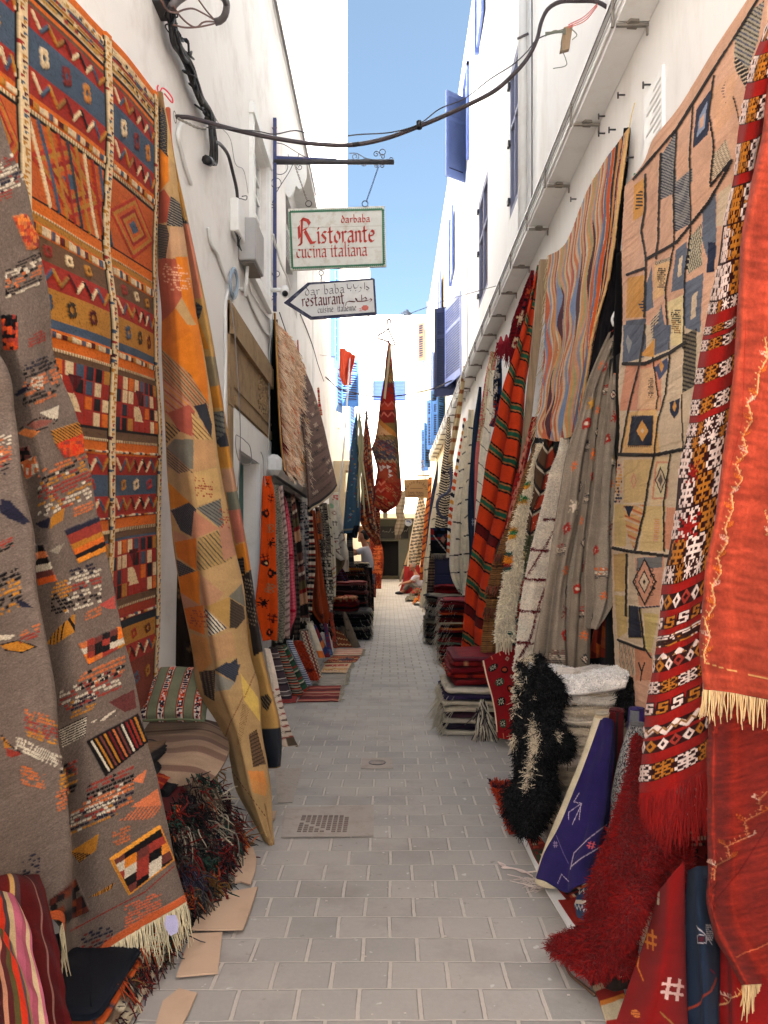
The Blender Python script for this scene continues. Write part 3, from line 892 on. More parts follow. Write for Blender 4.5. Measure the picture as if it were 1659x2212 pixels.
(a,b,c_,d)=c3(490,440,750,300,802,432,590,608)
for k in range(11):
 t=(k+.5)/11
 p0=(a[0]+(b[0]-a[0])*t,a[1]+(b[1]-a[1])*t);p1=(d[0]+(c_[0]-d[0])*t,d[1]+(c_[1]-d[1])*t)
 cc=[TW,TOC,TM,TOC,(110,30,26),TO,TM,TW,(130,34,28),(150,60,40),TOC][k]
 for j in range(9):
  s0,s1=j/9,(j+.62)/9
  cv.line([(p0[0]+(p1[0]-p0[0])*s0,p0[1]+(p1[1]-p0[1])*s0),(p0[0]+(p1[0]-p0[0])*s1,p0[1]+(p1[1]-p0[1])*s1)],5.0,cc,h=1.3)
cv.poly(c3(722,655,812,592,792,668),(206,124,84))
D1(610,700,130,80,11,7,[TR,TBK,TW,TBK],c3);D1(560,790,180,60,14,5,[TO,TN,TO],c3);D1(520,840,130,60,10,6,[TW,TR,TW,TN,TOC],c3)
cv.poly(c3(720,800,872,700,893,790,820,800),(206,124,84));cv.hatch(c3(660,875,760,800,890,790,880,830,820,868),(120,100,88),(204,116,70),9,.45,-.9)
cv.poly(c3(392,1046,548,945,532,1040,440,1104),TOC);cv.hatch(c3(392,1046,500,1060,440,1110),TBK,TOC,7,.4,-.5)
cv.checks(c3(612,1087,882,906,958,1090,715,1280),[TBK,TW,TR,(208,130,46),(214,140,60),TM,TR,TBK],5,5,-.62,h=1.2,seed=9,edge=((208,146,60),6))
cv.checks(c3(272,1312,422,1192,498,1372,300,1455),[TBK,(90,40,30),TBK,(96,84,74),(120,60,30)],6,6,-.5,h=1,seed=2)
cv.hatch(c3(490,1300,640,1213,612,1255,540,1290),TOC,TBK,5,.35,-.5);cv.line(c3(390,1485,600,1372,800,1270,965,1125),2.6,(140,50,40))
D1(790,1395,100,95,7,12,[(190,104,70)],c3);D1(530,1560,95,90,7,9,[TN,(120,50,44),TN],c3,keep=.7);D1(670,960,50,45,5,5,[TO],c3)
cv.hatch(c3(0,388,70,470,28,472),TOC,TOC,2);cv.poly(c3(28,472,122,503,72,526,40,520),(150,60,46));cv.line(c3(0,388,30,440,120,503),2,TBK)
D1(215,500,130,40,12,4,[TW],c3,skew=.45);D1(180,635,65,55,6,6,[TO],c3,skew=.2);D1(225,355,90,80,8,8,[TO,TR,TOC],c3,skew=.3)
D1(380,640,50,90,4,8,[TR,TOC,TBK],c3,h=1);D1(340,760,30,60,3,6,[TO],c3);D1(170,1120,50,60,5,7,[TN],c3,keep=.5)
cv.uvmode()
cv.rect(0,1,.985,1,(196,104,60),.5)
g=cv.rng.random((nv,nu));cv.A*=(1+(g-.5)*.22)[...,None]
o,P,C=rug("rug",P,cv,"grey flecked wool rug with bright tufted patches and cream fringe hanging closest on the left",None,.012,FLECK,relief=.006,speck=.08,back=lin((84,74,66)))
edge_fringe(P,'bottom',230,.085,.0022,(214,200,168),o,down=(.25,-.3,-1),lo=.36,jitter=.3)
m=MB();m.tube([W(372,1998,2.36),W(364,2012,2.35)],.004,5);
q=surface(rowsW([[(358,1978,2.36),(380,1976,2.37)],[(356,2000,2.34),(386,1996,2.35)],[(368,2022,2.33),(384,2014,2.34)]]),8,8)
link("price_label",np_mesh("price_label",q.reshape(-1,3),grid_faces(8,8),np.broadcast_to(lin((170,165,190)),(64,3))),WOOL,o)
# ---- stacked folded striped blankets, bottom left corner
def blanket(rowsD,stripes,seed,label,th=.012,nv=260,nu=160,axis='u',wob=.006):
 P=surface(rowsW(rowsD),nv,nu)
 cv=Cv(nv,nu,stripes[0][1],seed,abrash=.08)
 cv.bands(stripes,axis='h' if axis=='u' else 'v')
 return rug("blanket",P,cv,label,"bright striped blankets folded in the left front corner",th,wob=wob,speck=.12)
Z=1.95
blanket([[(-140,1880,Z-.2),(-20,1884,Z),(40,1884,Z+.04),(80,1890,Z+.1)],[(-140,1905,Z-.24),(-10,1895,Z-.06),(62,1900,Z),(100,1925,Z+.04)],[(-140,2000,Z-.3),(-10,1990,Z-.1),(80,1995,Z-.04),(122,2040,Z)],
[(-140,2240,Z-.34),(0,2240,Z-.14),(110,2240,Z-.08),(158,2240,Z-.04)]],
[(6,(120,30,28)),(3,(190,150,96)),(2,(80,60,66)),(5,(110,34,30)),(1.5,(196,156,100)),(2,(90,64,66)),(7,(90,26,24)),(1,(150,110,100)),(5,(84,18,20)),(4,(96,24,24))],21,
"outermost maroon blanket with tan edge stripe in the left front corner")
Z=1.85
blanket([[(-140,1925,Z-.2),(-20,1922,Z),(20,1930,Z+.04),(44,1946,Z+.1)],[(-140,1950,Z-.24),(-10,1945,Z-.06),(36,1965,Z),(60,2000,Z+.04)],[(-140,2050,Z-.3),(-10,2040,Z-.1),(50,2080,Z-.04),(92,2130,Z)],
[(-140,2260,Z-.34),(0,2260,Z-.14),(70,2260,Z-.08),(108,2250,Z-.04)]],
[(4,(150,86,92)),(3,(206,180,140)),(3,(104,92,50)),(3,(214,64,24)),(2,(84,66,70)),(3,(206,180,140)),(4,(196,110,130)),(3,(176,96,112)),(3,(224,198,160)),(2,(206,120,140))],22,
"pink and cream striped blanket in the middle of the left front corner pile")
Z=1.72
blanket([[(-140,1985,Z-.2),(-40,1980,Z),(-8,1992,Z+.04),(8,2010,Z+.1)],[(-140,2010,Z-.24),(-30,2005,Z-.06),(10,2030,Z),(34,2070,Z+.04)],[(-140,2100,Z-.3),(-20,2090,Z-.1),(30,2120,Z-.04),(66,2180,Z)],
[(-140,2270,Z-.34),(0,2270,Z-.14),(50,2270,Z-.08),(88,2270,Z-.04)]],
[(4,(170,120,130)),(3,(90,70,80)),(3,(190,150,96)),(3,(84,24,28)),(2,(206,150,120)),(3,(100,40,40)),(3,(104,92,50)),(5,(226,66,22)),(2,(110,90,96)),(2,(170,140,96))],23,
"innermost blanket striped orange red, olive and mauve, nearest the left edge")
# ---- dark crate cover under the grey rug
P=surface(rowsW([[(110,2020,2.35),(250,1985,2.75)],[(112,2110,2.3),(262,2070,2.7)],[(115,2330,2.22),(275,2240,2.62)]]),30,20)
rug("cloth",P,np.broadcast_to(lin((26,32,44)),(30,20,3)),"dark navy cloth hanging below the cream fringe of the grey rug",cat="cloth")
# ---- patchwork rug in mustard, pink and slate
def zp(y):return 3.84-.40*(y-200)/1630
main=[(200,343,346,349),(322,338,356,371),(487,342,370,394),(702,349,388,428),(881,357,404,456),(1060,365,422,481),(1239,387,450,519),(1418,419,480,540),(1480,430,494,556),(1587,486,522,564),(1646,500,536,574),(1704,512,548,581),(1782,556,570,586),(1830,583,588,592)]
rows=[]
for y,a,b,c in main:
 z=zp(y);k=(c-a)/F*z
 rows.append([W(a,y,z+.03+k*.3),W(a+(b-a)*.5,y,z-k*.22),W(b,y+3,z-k*.38),W(b+(c-b)*.6,y,z-k*.30),W(c,y-2,z+.02)])
nv,nu=820,130
P=surface(rows,nv,nu)
P=fold(P,.009,2.1,.15,top=.2);P=wobble(P,.008,16,3)
MU,PK,TN_,GB,SL,RS,PC=(200,122,42),(178,134,108),(176,146,104),(120,116,104),(58,58,64),(160,84,64),(190,158,108)
cv=Cv(nv,nu,TN_,5,abrash=.05);cv.look(P)
p=cv.poly
cv.hatch(c1(945,560,985,640,1015,760,1015,950,940,870),SL,(120,110,90),26,.25,.35)
p(c1(985,600,1040,700,1060,1000,1010,930,1010,760),PC);p(c1(940,870,1015,950,1020,1090,940,1180),MU);p(c1(1015,950,1060,1000,1090,1200,1020,1120),TN_)
p(c1(940,1180,990,1140,1030,1200,1015,1340,950,1350),RS);cv.hatch(c1(1030,1180,1090,1230,1110,1370,1005,1360),SL,(150,140,120),12,.3,.5)
cv.hatch(c1(950,1350,1005,1360,1030,1440,1005,1560,955,1560),(110,100,88),SL,14,.35,.2);p(c1(1030,1370,1110,1370,1125,1540,1000,1560),(186,150,116))
p(c1(955,1560,1060,1560,1140,1720,1020,1920,960,1960),(166,92,70));p(c1(1060,1550,1130,1550,1170,1800,1200,1990,1100,1800),MU)
p(c2(965,0,1200,0,1250,330,1260,480,1150,300,980,150),MU);p(c1(960,1960,1060,1860,1160,2000,980,2111),(192,116,44))
cv.hatch(c2(975,150,1150,300,1260,480,1270,680,1160,480,990,320),(170,136,100),[(96,90,78),(150,84,60)],10,.35,.85)
cv.hatch(c2(985,320,1160,480,1170,690,1000,540),(176,134,108),[(160,80,66),(190,130,60)],7,.35,.7);p(c2(1010,530,1140,480,1175,520,1155,670,1080,640),(164,90,74))
p(c2(1170,490,1245,470,1280,600,1275,680),SL);cv.hatch(c2(1155,520,1285,690,1170,690),PC,(120,90,60),5,.3,.8)
cv.hatch(c2(1000,570,1090,640,1000,720),(170,140,90),SL,6,.4,.8);p(c2(1005,740,1050,690,1165,690,1175,870,1090,860),GB);p(c2(1170,690,1290,700,1305,850,1165,890),(182,144,104))
cv.hatch(c2(1005,740,1165,890,1080,900,1010,850),(150,124,96),SL,6,.35,.7)
p(c2(1010,910,1150,880,1165,980,1160,1080,1060,1040),TN_);p(c2(1170,890,1310,860,1340,1040,1190,1090),PC)
p(c2(1015,950,1155,1080,1090,1100,1030,1110),(196,130,44));cv.hatch(c2(1030,1120,1140,1070,1185,1110,1160,1280,1090,1240),SL,(96,92,92),16,.3,.9)
cv.hatch(c2(1185,1105,1330,1050,1350,1200,1320,1220),(118,116,106),(70,72,76),8,.3,.6);p(c2(1170,1120,1320,1230,1170,1290,1155,1280),(176,126,100))
p(c2(1050,1240,1150,1290,1055,1310),PK);p(c2(1055,1310,1185,1285,1185,1480,1070,1400),(196,118,38));cv.hatch(c2(1195,1290,1310,1240,1410,1400,1290,1480,1185,1480),(168,138,90),[(90,84,70),(130,116,90)],12,.4,.85)
p(c2(1320,1220,1380,1190,1440,1380,1350,1420),(172,128,104));cv.hatch(c2(1060,1410,1180,1485,1080,1520),SL,(110,106,100),7,.3,.4)
p(c2(1080,1520,1200,1480,1205,1690,1085,1610),(200,124,36));p(c2(1205,1490,1370,1430,1455,1560,1390,1640,1300,1530),TN_);p(c2(1205,1500,1350,1620,1290,1690,1210,1690),(176,136,106))
p(c2(1085,1610,1210,1700,1110,1720),PK);p(c2(1110,1710,1225,1690,1235,1870,1140,1830),(194,112,44));cv.hatch(c2(1235,1710,1370,1830,1260,1880),(206,196,172),(60,66,84),6,.45,.85)
p(c2(1240,1700,1390,1640,1385,1830),(172,138,84));cv.hatch(c2(1390,1650,1470,1700,1480,1770,1430,1830,1385,1830),(84,72,60),(60,50,44),10,.4,.5);p(c2(1460,1560,1480,1700,1380,1640),GB)
p(c2(1150,1860,1250,1890,1280,2040,1200,2111,1170,2000),(190,140,84));p(c2(1260,1890,1400,1850,1430,2000,1290,2030),(178,142,104));cv.hatch(c2(1330,2080,1430,2010,1440,2111,1360,2111),(74,76,84),(52,54,62),8,.4,.5)
cv.hatch(c3(1185,40,1250,0,1330,10,1300,110),(74,76,84),(52,54,62),9,.4,.5);cv.hatch(c3(1100,50,1190,40,1185,215,1130,180),(62,48,40),(120,104,84),16,.22,.2);p(c3(1190,60,1300,110,1270,150,1190,160),(140,136,124))
p(c3(1330,60,1430,200,1440,330,1350,210),(206,176,100));cv.hatch(c3(1375,400,1420,370,1470,560,1400,580),(112,88,66),(56,44,36),10,.3,-.5)
p(c3(1370,600,1460,600,1480,690,1390,660),(206,140,80));p(c3(1380,640,1480,680,1470,740,1400,720),(200,144,88))
cv.hatch(c3(1340,220,1380,260,1330,460,1310,450),TN_,(110,84,50),18,.25,-.8)
for a,b in(((1345,190),(1270,340)),((1270,340),(1240,430)),((1280,600),(1490,880)),((1430,10),(1350,200))):
 (q0,),(q1,)=c3(*a),c3(*b);n=14
 for k in range(n):cv.line([(q0[0]+(q1[0]-q0[0])*k/n,q0[1]+(q1[1]-q0[1])*k/n),(q0[0]+(q1[0]-q0[0])*(k+.5)/n,q0[1]+(q1[1]-q0[1])*(k+.5)/n)],1.8,(120,70,50))
for(x,y)in((1040,1650),(1090,1700)):D1(x,y,60,60,8,8,[(206,160,130)],c1,skew=.1,keep=.5)
for(x,y)in((1230,980),(1380,1170),(1200,1780)):D1(x,y,55,60,8,8,[(150,80,60)],c2,skew=.1,keep=.5)
cv.uvmode()
cv.A*=(1+.10*(vnoise(nv,nu,160,6)-.5))[...,None]
o,P,C=rug("rug",P,cv,"long patchwork rug of mustard, pink and slate kites trailing to a point on the paving",None,.010,speck=.05,back=lin((150,120,84)))
m=MB();q=[W(346,200,3.84),W(350,190,3.83),W(372,212,3.86),W(373,222,3.87),W(355,202,3.85)]
m.tube(curve(q,16),.004,6);m.tube(curve([W(344,205,3.84),W(340,190,3.83),W(342,184,3.83)],8),.004,6)
m.build("hanging_string",surf("red_string",(214,70,84),.8,.1),o)
outer=[(235,362,366),(322,362,374),(487,388,408),(702,420,453),(881,448,483),(1060,474,512),(1239,512,543),(1418,532,569),(1480,548,584),(1560,556,604),(1612,574,609),(1660,580,606)]
rows=[]
for y,a,c in outer:
 z=zp(y)+.2;k=(c-a)/F*z
 rows.append([W(a-8,y,z+.05),W((a+c)/2,y,z-.02),W(c-4,y-2,z-.03),W(c,y-4,z+.08)])
P=surface(rows,520,60)
cv=Cv(520,60,(184,146,88),6);cv.look(P);p=cv.poly
p(c1(990,640,1060,640,1100,900,1000,900),(196,110,80));p(c1(1040,800,1075,800,1085,900,1050,900),(160,70,40));p(c1(1060,1000,1120,1000,1140,1250,1080,1250),(196,150,80));cv.hatch(c1(1085,1290,1140,1350,1095,1360),SL,(90,90,90),4)
p(c1(1100,1350,1150,1350,1220,1800,1150,1800),(196,128,100));cv.hatch(c1(1180,1820,1225,1850,1190,1960),SL,(90,90,90),5);p(c1(1175,1870,1260,2100,1210,2111),(206,136,40))
p(c2(1230,190,1310,190,1325,380,1250,380),(140,124,96));p(c2(1250,380,1330,360,1345,500,1270,500),(190,130,50));cv.hatch(c2(1270,520,1350,520,1365,660,1300,700),(110,108,100),(60,60,64),6,.3,.3)
p(c2(1300,700,1365,650,1385,740,1330,740),SL);p(c2(1310,740,1390,730,1400,860,1330,860),(186,134,60));p(c2(1340,870,1410,860,1425,1000,1350,1010),(180,140,112))
p(c2(1365,1010,1440,1000,1450,1110,1380,1120),(118,116,100));p(c2(1380,1120,1455,1110,1480,1310,1420,1320),(176,110,90));p(c2(1420,1330,1490,1310,1515,1480,1450,1500),(200,128,44))
cv.hatch(c2(1430,1410,1470,1400,1480,1500,1440,1500),(30,28,30),(90,80,70),5)
p(c2(1450,1520,1540,1460,1600,1960,1530,2000,1500,1800),(52,42,36));D1(1535,1680,60,140,8,12,[(140,124,104)],c2,skew=.3,keep=.7,fill=.4)
cv.hatch(c3(1440,190,1480,175,1505,210,1480,270,1455,250),(60,48,38),(140,124,96),9,.2,-.6)
cv.uvmode();cv.rect(0,1,.945,1,(52,54,60))
rug("rug",P,cv,"second fold of ochre patchwork rug with dark end band hanging right behind the first",None,.010)
P=surface(rowsW([[(572,1400,3.95),(584,1402,4.0)],[(580,1450,3.9),(596,1450,4.0)],[(588,1500,3.85),(606,1500,4.0)],[(598,1560,3.8),(626,1570,4.0)],[(604,1612,3.78),(648,1612,4.05)]]),110,24)
cv=Cv(110,24,(206,190,174),7)
for k in range(9):cv.line([(0,.45+k*.06),(1,.40+k*.06)],.06,[(150,80,70),(96,70,60)][k%2],3)
cv.rect(.5,1,.9,1,(92,78,64))
o,P,C=rug("rug",fold(P,.012,1.5),cv,"narrow white rug with rust stitching peeping out right of the ochre patchwork rug",None)
edge_fringe(P,'left',70,.02,.002,(220,208,190),o,down=(1,0,-.3),lo=.05,hi=.9)
# ---- green striped cushion on the heap
def cushion(name,c,sx,sy,sz,rot,nv,nu,paint,label,tilt=0.):
 u=np.linspace(-1,1,nu)[None,:];v=np.linspace(-1,1,nv)[:,None]
 th=(np.clip(1-np.abs(u)**3.2,0,1)*np.clip(1-np.abs(v)**3.2,0,1))**.42
 X=u*sx*(1-.06*(1-np.abs(v)**2))+0*v;Y=v*sy*(1-.05*(1-np.abs(u)**2))+0*u
 root_=[]
 M=Matrix.Translation(Vector(c))@Matrix.Rotation(rot,4,'Z')@Matrix.Rotation(tilt,4,'X')
 R=np.array(M.to_3x3());T=np.array(M.translation)
 top=np.stack([X,Y,th*sz+vnoise(nv,nu,5,5)*.008],-1)@R.T+T
 bot=np.stack([X,Y,-th*sz*.8],-1)@R.T+T
 cv=Cv(nv,nu,(120,122,100),31);paint(cv);C=cv.finish(.07)
 V_=np.concatenate([top.reshape(-1,3),bot.reshape(-1,3)])
 uu,vv=np.meshgrid(np.linspace(0,1,nu),np.linspace(0,1,nv));uv=np.stack([uu,vv],-1).reshape(-1,2)
 me=np_mesh(name,V_,np.concatenate([grid_faces(nv,nu),grid_faces(nv,nu,nv*nu,True)]),np.concatenate([C.reshape(-1,3)]*2),True,np.concatenate([uv,uv]))
 o=tag(link(name,me,WOOL),label,"cushion")
 m=MB();m.tube([tuple(p_)for p_ in np.concatenate([top[0],top[1:,-1],top[-1,::-1][1:],top[::-1,0][1:-1]])[::4]],.006,6,closed=True)
 m.build("piping",surf("green_piping",(96,104,76)),o)
 return o
def paint(cv):
 for u0 in(.10,.36,.64,.90):
  cv.rect(u0-.062,u0+.062,0,1,(44,36,40));cv.rect(u0-.05,u0+.05,0,1,(198,120,90));cv.rect(u0-.04,u0+.04,0,1,(206,196,186))
  cv.dots(u0,.5,.04,.5,4,44,[(50,40,60),(190,80,44),(50,40,60),(60,30,30),(206,90,50)],.9,keep=.85)
cushion("cushion",W(385,1500,3.72),.165,.17,.07,.0,110,110,paint,"sage green cushion with patterned stripes lying on the brown blanket",tilt=math.radians(38))
# ---- brown striped blanket draped over the heap
P=surface(rowsW([[(290,1540,4.0),(350,1548,3.98),(430,1552,3.95),(470,1560,3.9)],[(285,1580,3.72),(355,1582,3.70),(440,1574,3.62),(494,1604,3.5)],[(290,1610,3.5),(360,1618,3.42),(430,1622,3.4),(488,1640,3.38)],
[(310,1655,3.3),(370,1660,3.26),(420,1662,3.3),(462,1680,3.3)],[(325,1700,3.2),(365,1716,3.2),(400,1724,3.24),(430,1704,3.28)]]),200,200)
P=wobble(P,.012,8,3)
cv=Cv(200,200,(140,118,104),8)
cv.bands([(3,(96,76,68)),(2,(150,128,112)),(2,(124,98,84)),(4,(158,134,114)),(1,(120,96,82)),(3,(150,126,106)),(2,(128,104,90)),(2,(160,136,116)),(2,(138,112,96)),(4,(166,142,120)),(1,(130,104,90)),(3,(160,138,118))])
cv.A=cv.A*(1+.2*(vnoise(200,200,50,3)-.5))[...,None]
rug("blanket",P,cv,"soft brown striped wool blanket thrown over the heap below the green cushion",None,.014,back=lin((120,98,84)),cat="blanket")
# ---- the heap: folded rugs pressed together with bright tassels spilling out
RAG=[(150,34,28),(196,60,34),(210,196,170),(34,30,34),(90,24,26),(60,72,84),(196,96,40),(120,96,76),(40,84,66),(60,60,110),(206,170,90)]
def fold_slab(name,x0,x1,y0,y1,z0,z1,cols,label,group,seed,axis='y',waves=.012,folds=2,cat="rug",nseg=90,mat=None,cutx=None):
 """one folded rug of a pile: soft slab whose street side shows its doubled-over folds"""
 r=np.random.default_rng(seed)
 hh=z1-z0
 m=14*folds+2
 tt=np.linspace(0,1,m)
 prof=np.abs(np.sin(np.pi*folds*tt))**.45
 n=nseg
 a=np.linspace(0,1,n)
 rows=[]
 bul=.035+.2*hh
 wv=vnoise(1+2,n,2,14,r)[0]
 for k in range(m):
  ins=bul*(prof[k]-1)
  out=ins+(vnoise(3,n,2,12,r)[1]-.5)*waves*2
  zz_=z0+hh*tt[k]+(wv-.5)*waves*1.2+(vnoise(3,n,2,5,r)[1]-.5)*waves*.4
  rows.append((out,zz_))
 def plan(t,out):
  """t 0..1 around near side, street side, far side"""
  W_,D_=x1-x0,y1-y0
  rc=min(.05,W_*.3,D_*.3)
  L=[D_*0+W_,D_,W_];tot=sum(L);s=t*tot
  s0=s<L[0];s1=(s>=L[0])&(s<L[0]+L[1]);s2=s>=L[0]+L[1]
  X=np.where(s0,x0+s,np.where(s1,x1,x1-(s-L[0]-L[1])))
  Y=np.where(s0,y0,np.where(s1,y0+(s-L[0]),y1))
  nx=np.where(s0,0.,np.where(s1,1.,0.));ny=np.where(s0,-1.,np.where(s1,0.,1.))
  k=max(3,n//18);ker=np.ones(k)/k
  pad=lambda q:np.convolve(np.concatenate([[q[0]]*k,q,[q[-1]]*k]),ker,'same')[k:-k]
  X,Y,nx,ny=pad(X),pad(Y),pad(nx),pad(ny)
  return X+nx*out,Y+ny*out
 G=[]
 for out,zz_ in rows:
  X,Y=plan(a,out);G.append(np.stack([X,Y,zz_],-1))
 G=np.array(G)
 mid=np.array([x0+(x1-x0)*.5,(y0+y1)/2])
 def skin(edge,f,dz):
  q=edge.copy();q[:,:2]=q[:,:2]*(1-f)+mid*f;q[:,2]+=dz;return q
 Gt=[skin(G[-1],f,d)for f,d in((.12,.004),(.5,.012),(1,.012))]
 Gb=[skin(G[0],f,-.001)for f in(1,.4)]
 G=np.concatenate([np.array(Gb),G,np.array(Gt)])
 if axis=='mirror':G[...,0]=2*x1-G[...,0]if False else G[...,0]
 nvv=len(G)
 C=np.zeros((nvv,n,3))
 for k in range(nvv):
  kk=np.clip(k-2,0,m-1)
  f_i=int(min(folds-1,kk/m*folds))
  base=np.array([lin(c)for c in cols])
  C[k]=base[(f_i+(1 if k>=nvv-3 else 0))%len(base)]
  if len(cols)>2:
   st=(np.floor(a*46+seed)%len(base)).astype(int)
   C[k]=np.where((np.sin(a*90+seed)>.2)[:,None],base[st],C[k])
 C*=(1+(r.random((nvv,n,1))-.5)*.22)
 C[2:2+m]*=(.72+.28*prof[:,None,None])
 return G,np.clip(C,0,.9),nvv,n
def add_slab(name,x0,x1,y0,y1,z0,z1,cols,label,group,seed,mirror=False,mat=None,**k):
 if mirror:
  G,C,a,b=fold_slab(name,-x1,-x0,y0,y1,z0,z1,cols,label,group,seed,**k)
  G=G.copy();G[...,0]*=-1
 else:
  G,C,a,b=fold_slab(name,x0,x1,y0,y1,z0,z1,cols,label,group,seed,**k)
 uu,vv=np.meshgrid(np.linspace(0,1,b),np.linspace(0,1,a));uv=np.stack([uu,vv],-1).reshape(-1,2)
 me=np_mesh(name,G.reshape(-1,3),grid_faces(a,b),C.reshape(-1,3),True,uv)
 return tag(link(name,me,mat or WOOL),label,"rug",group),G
ORD=["bottom","second","third","fourth","fifth","sixth","seventh","eighth","ninth","tenth","eleventh","twelfth","thirteenth","fourteenth","fifteenth","sixteenth","seventeenth","eighteenth"]
def pile_of(x0,x1,y0,y1,z0,hs,colsets,adj,where,group,seed,mirror=False,jit=.02,fringe=None,lean=0.,mat=None):
 """a pile of folded rugs, each its own thing; labels count from the bottom"""
 r=random.Random(seed);z=z0;out=[]
 n=len(hs)
 for k,h in enumerate(hs):
  cols=colsets[k%len(colsets)]
  dx=r.uniform(-jit,jit)+lean*k;dy=r.uniform(-jit,jit)
  lab="%s folded rug, %s %s"%(adj[k%len(adj)],("topmost" if k==n-1 else ORD[k]+(" from below" if k else "")),where)
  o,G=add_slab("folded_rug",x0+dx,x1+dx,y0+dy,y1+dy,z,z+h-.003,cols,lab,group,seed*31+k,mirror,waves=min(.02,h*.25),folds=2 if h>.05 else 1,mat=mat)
  if fringe and k%fringe[0]==0:
   side=G[len(G)//2];i0,i1=int(len(side)*fringe[4][0]),int(len(side)*fringe[4][1])
   idx=RNG.integers(i0,i1,size=fringe[1])
   pts=side[idx]+RNG.normal(size=(fringe[1],3))*np.array([.004,.01,h*.3])
   nrm=np.zeros_like(pts);nrm[:,0]=-1 if mirror else 1;nrm[:,1]=-.5;nrm[:,2]=-.9
   strands("fringe",pts,nrm,fringe[2],.003,fringe[3][k%len(fringe[3])],o,sag=.5,jitter=.5)
  out.append(o);z+=h
 return out
HG="folded rugs in the tasselled heap on the left"
pile_of(-1.2,-.70,2.86,3.38,.0,[.055,.05,.06,.05,.055,.06],[[RAG[2],RAG[3]],[RAG[0],RAG[2],RAG[3]],[RAG[6],RAG[2]],[RAG[3],RAG[4]],[RAG[0],RAG[4]],[RAG[4],RAG[3]]],
["cream and black","red and cream striped","orange and cream","black and maroon","scarlet","dark maroon"],"in the left heap",HG,3,lean=-.026,jit=.012)
pile_of(-1.2,-.92,3.1,3.6,.32,[.035,.03,.035,.03],[[RAG[3],RAG[0]],[RAG[0],RAG[6],RAG[8]],[RAG[3],RAG[5]],[RAG[3],RAG[7]]],
["black and red","red, orange and green","black and slate","black and brown"],"right under the brown blanket",HG,4,lean=-.04,jit=.012)
def rag_ends(n,y0,y1,h0,h1,seed,off=.0):
 r=np.random.default_rng(seed)
 y=y0+(y1-y0)*r.random(n);q=r.random(n)**.9
 z=.015+q*(h0+(h1-h0)*(y-y0)/(y1-y0))
 x=-.665-.50*z+off+r.normal(size=n)*.022-.10*np.clip((2.85-y)/.7,0,1)
 clump=np.floor(y*18)+np.floor(z*16)*7.3
 ph=clump*2.39
 d=np.stack([.45+.3*np.sin(ph),.8*np.cos(ph)+r.normal(size=n)*.35-.1,-.6+r.normal(size=n)*.55],-1)
 return np.stack([x,y,z],-1),d,(np.abs(np.sin(clump*12.9))*43758%1)
DKR=[(24,20,22),(34,28,30),(96,26,24),(130,34,28),(60,18,20),(46,40,40),(90,80,70),(30,26,26)]
st,d,hk=rag_ends(3000,2.72,3.42,.33,.37,5)
allc=np.array([lin(c)for c in DKR+[(206,190,165),(206,190,165),(214,110,50),(140,130,120),(186,170,145),(160,66,34),(110,90,72),(186,170,145),(40,70,58),(130,34,28),(60,54,70),(150,104,50)]])
def tass(st,d,hk,n,L,rad,label,name='tassels'):
 r=np.random.default_rng(n)
 k=np.where(r.random(n)<.8,(hk*len(allc)).astype(int),r.integers(len(DKR),size=n))%len(allc)
 o=strands(name,st,d,L,rad,(0,0,0),None,jitter=.8,sag=.35,segs=5)
 me=o.data;D=np.repeat(np.clip(allc[k]*(.8+(r.random((n,1))-.5)*.5),0,1),18,0)
 me.attributes['dye'].data.foreach_set("color",np.concatenate([D,np.ones((len(D),1))],1).astype(np.float32).ravel())
 return tag(o,label,"tassels",kind='stuff')
tass(st,d,hk,3000,.048,.0032,"tangle of red, black, cream and green tassels spilling down the heap on the left")
st,d,hk=rag_ends(1500,2.0,2.8,.03,.13,6,-.02)
tass(st,d,hk,1500,.03,.0022,"short red and black tassels along the floor under the cream fringe")
pile_of(-1.1,-.74,2.0,2.78,.0,[.030,.028,.026,.024],[[RAG[2],RAG[4]],[(120,100,80),RAG[3],RAG[2]],[RAG[6],RAG[3],RAG[5]],[(26,32,44),(24,26,34)]],
["cream and maroon","brown and cream striped","orange and slate","blackish navy"],"under the cream fringe",HG,8,lean=-.018,jit=.008,fringe=(1,30,.05,[(190,176,150),(120,30,28),(40,34,36),(170,80,40)],(.35,.7)))
P=surface(rowsW([[(350,1745,3.0),(375,1738,3.0),(402,1742,3.02)],[(345,1770,2.9),(370,1765,2.88),(398,1752,2.92)],[(352,1805,2.88),(368,1800,2.87),(385,1795,2.9)]]),60,60)
cv=Cv(60,60,(200,84,34),9);cv.bands([(2,(150,30,34)),(1.5,(26,22,24)),(2,(160,34,34)),(1.2,(96,110,84)),(3,(226,96,36)),(1,(30,26,28))],axis='h')
rug("rug",P,cv,"turned-over rug end striped red, green and orange beside the grey rug",None,.02,wob=.006)
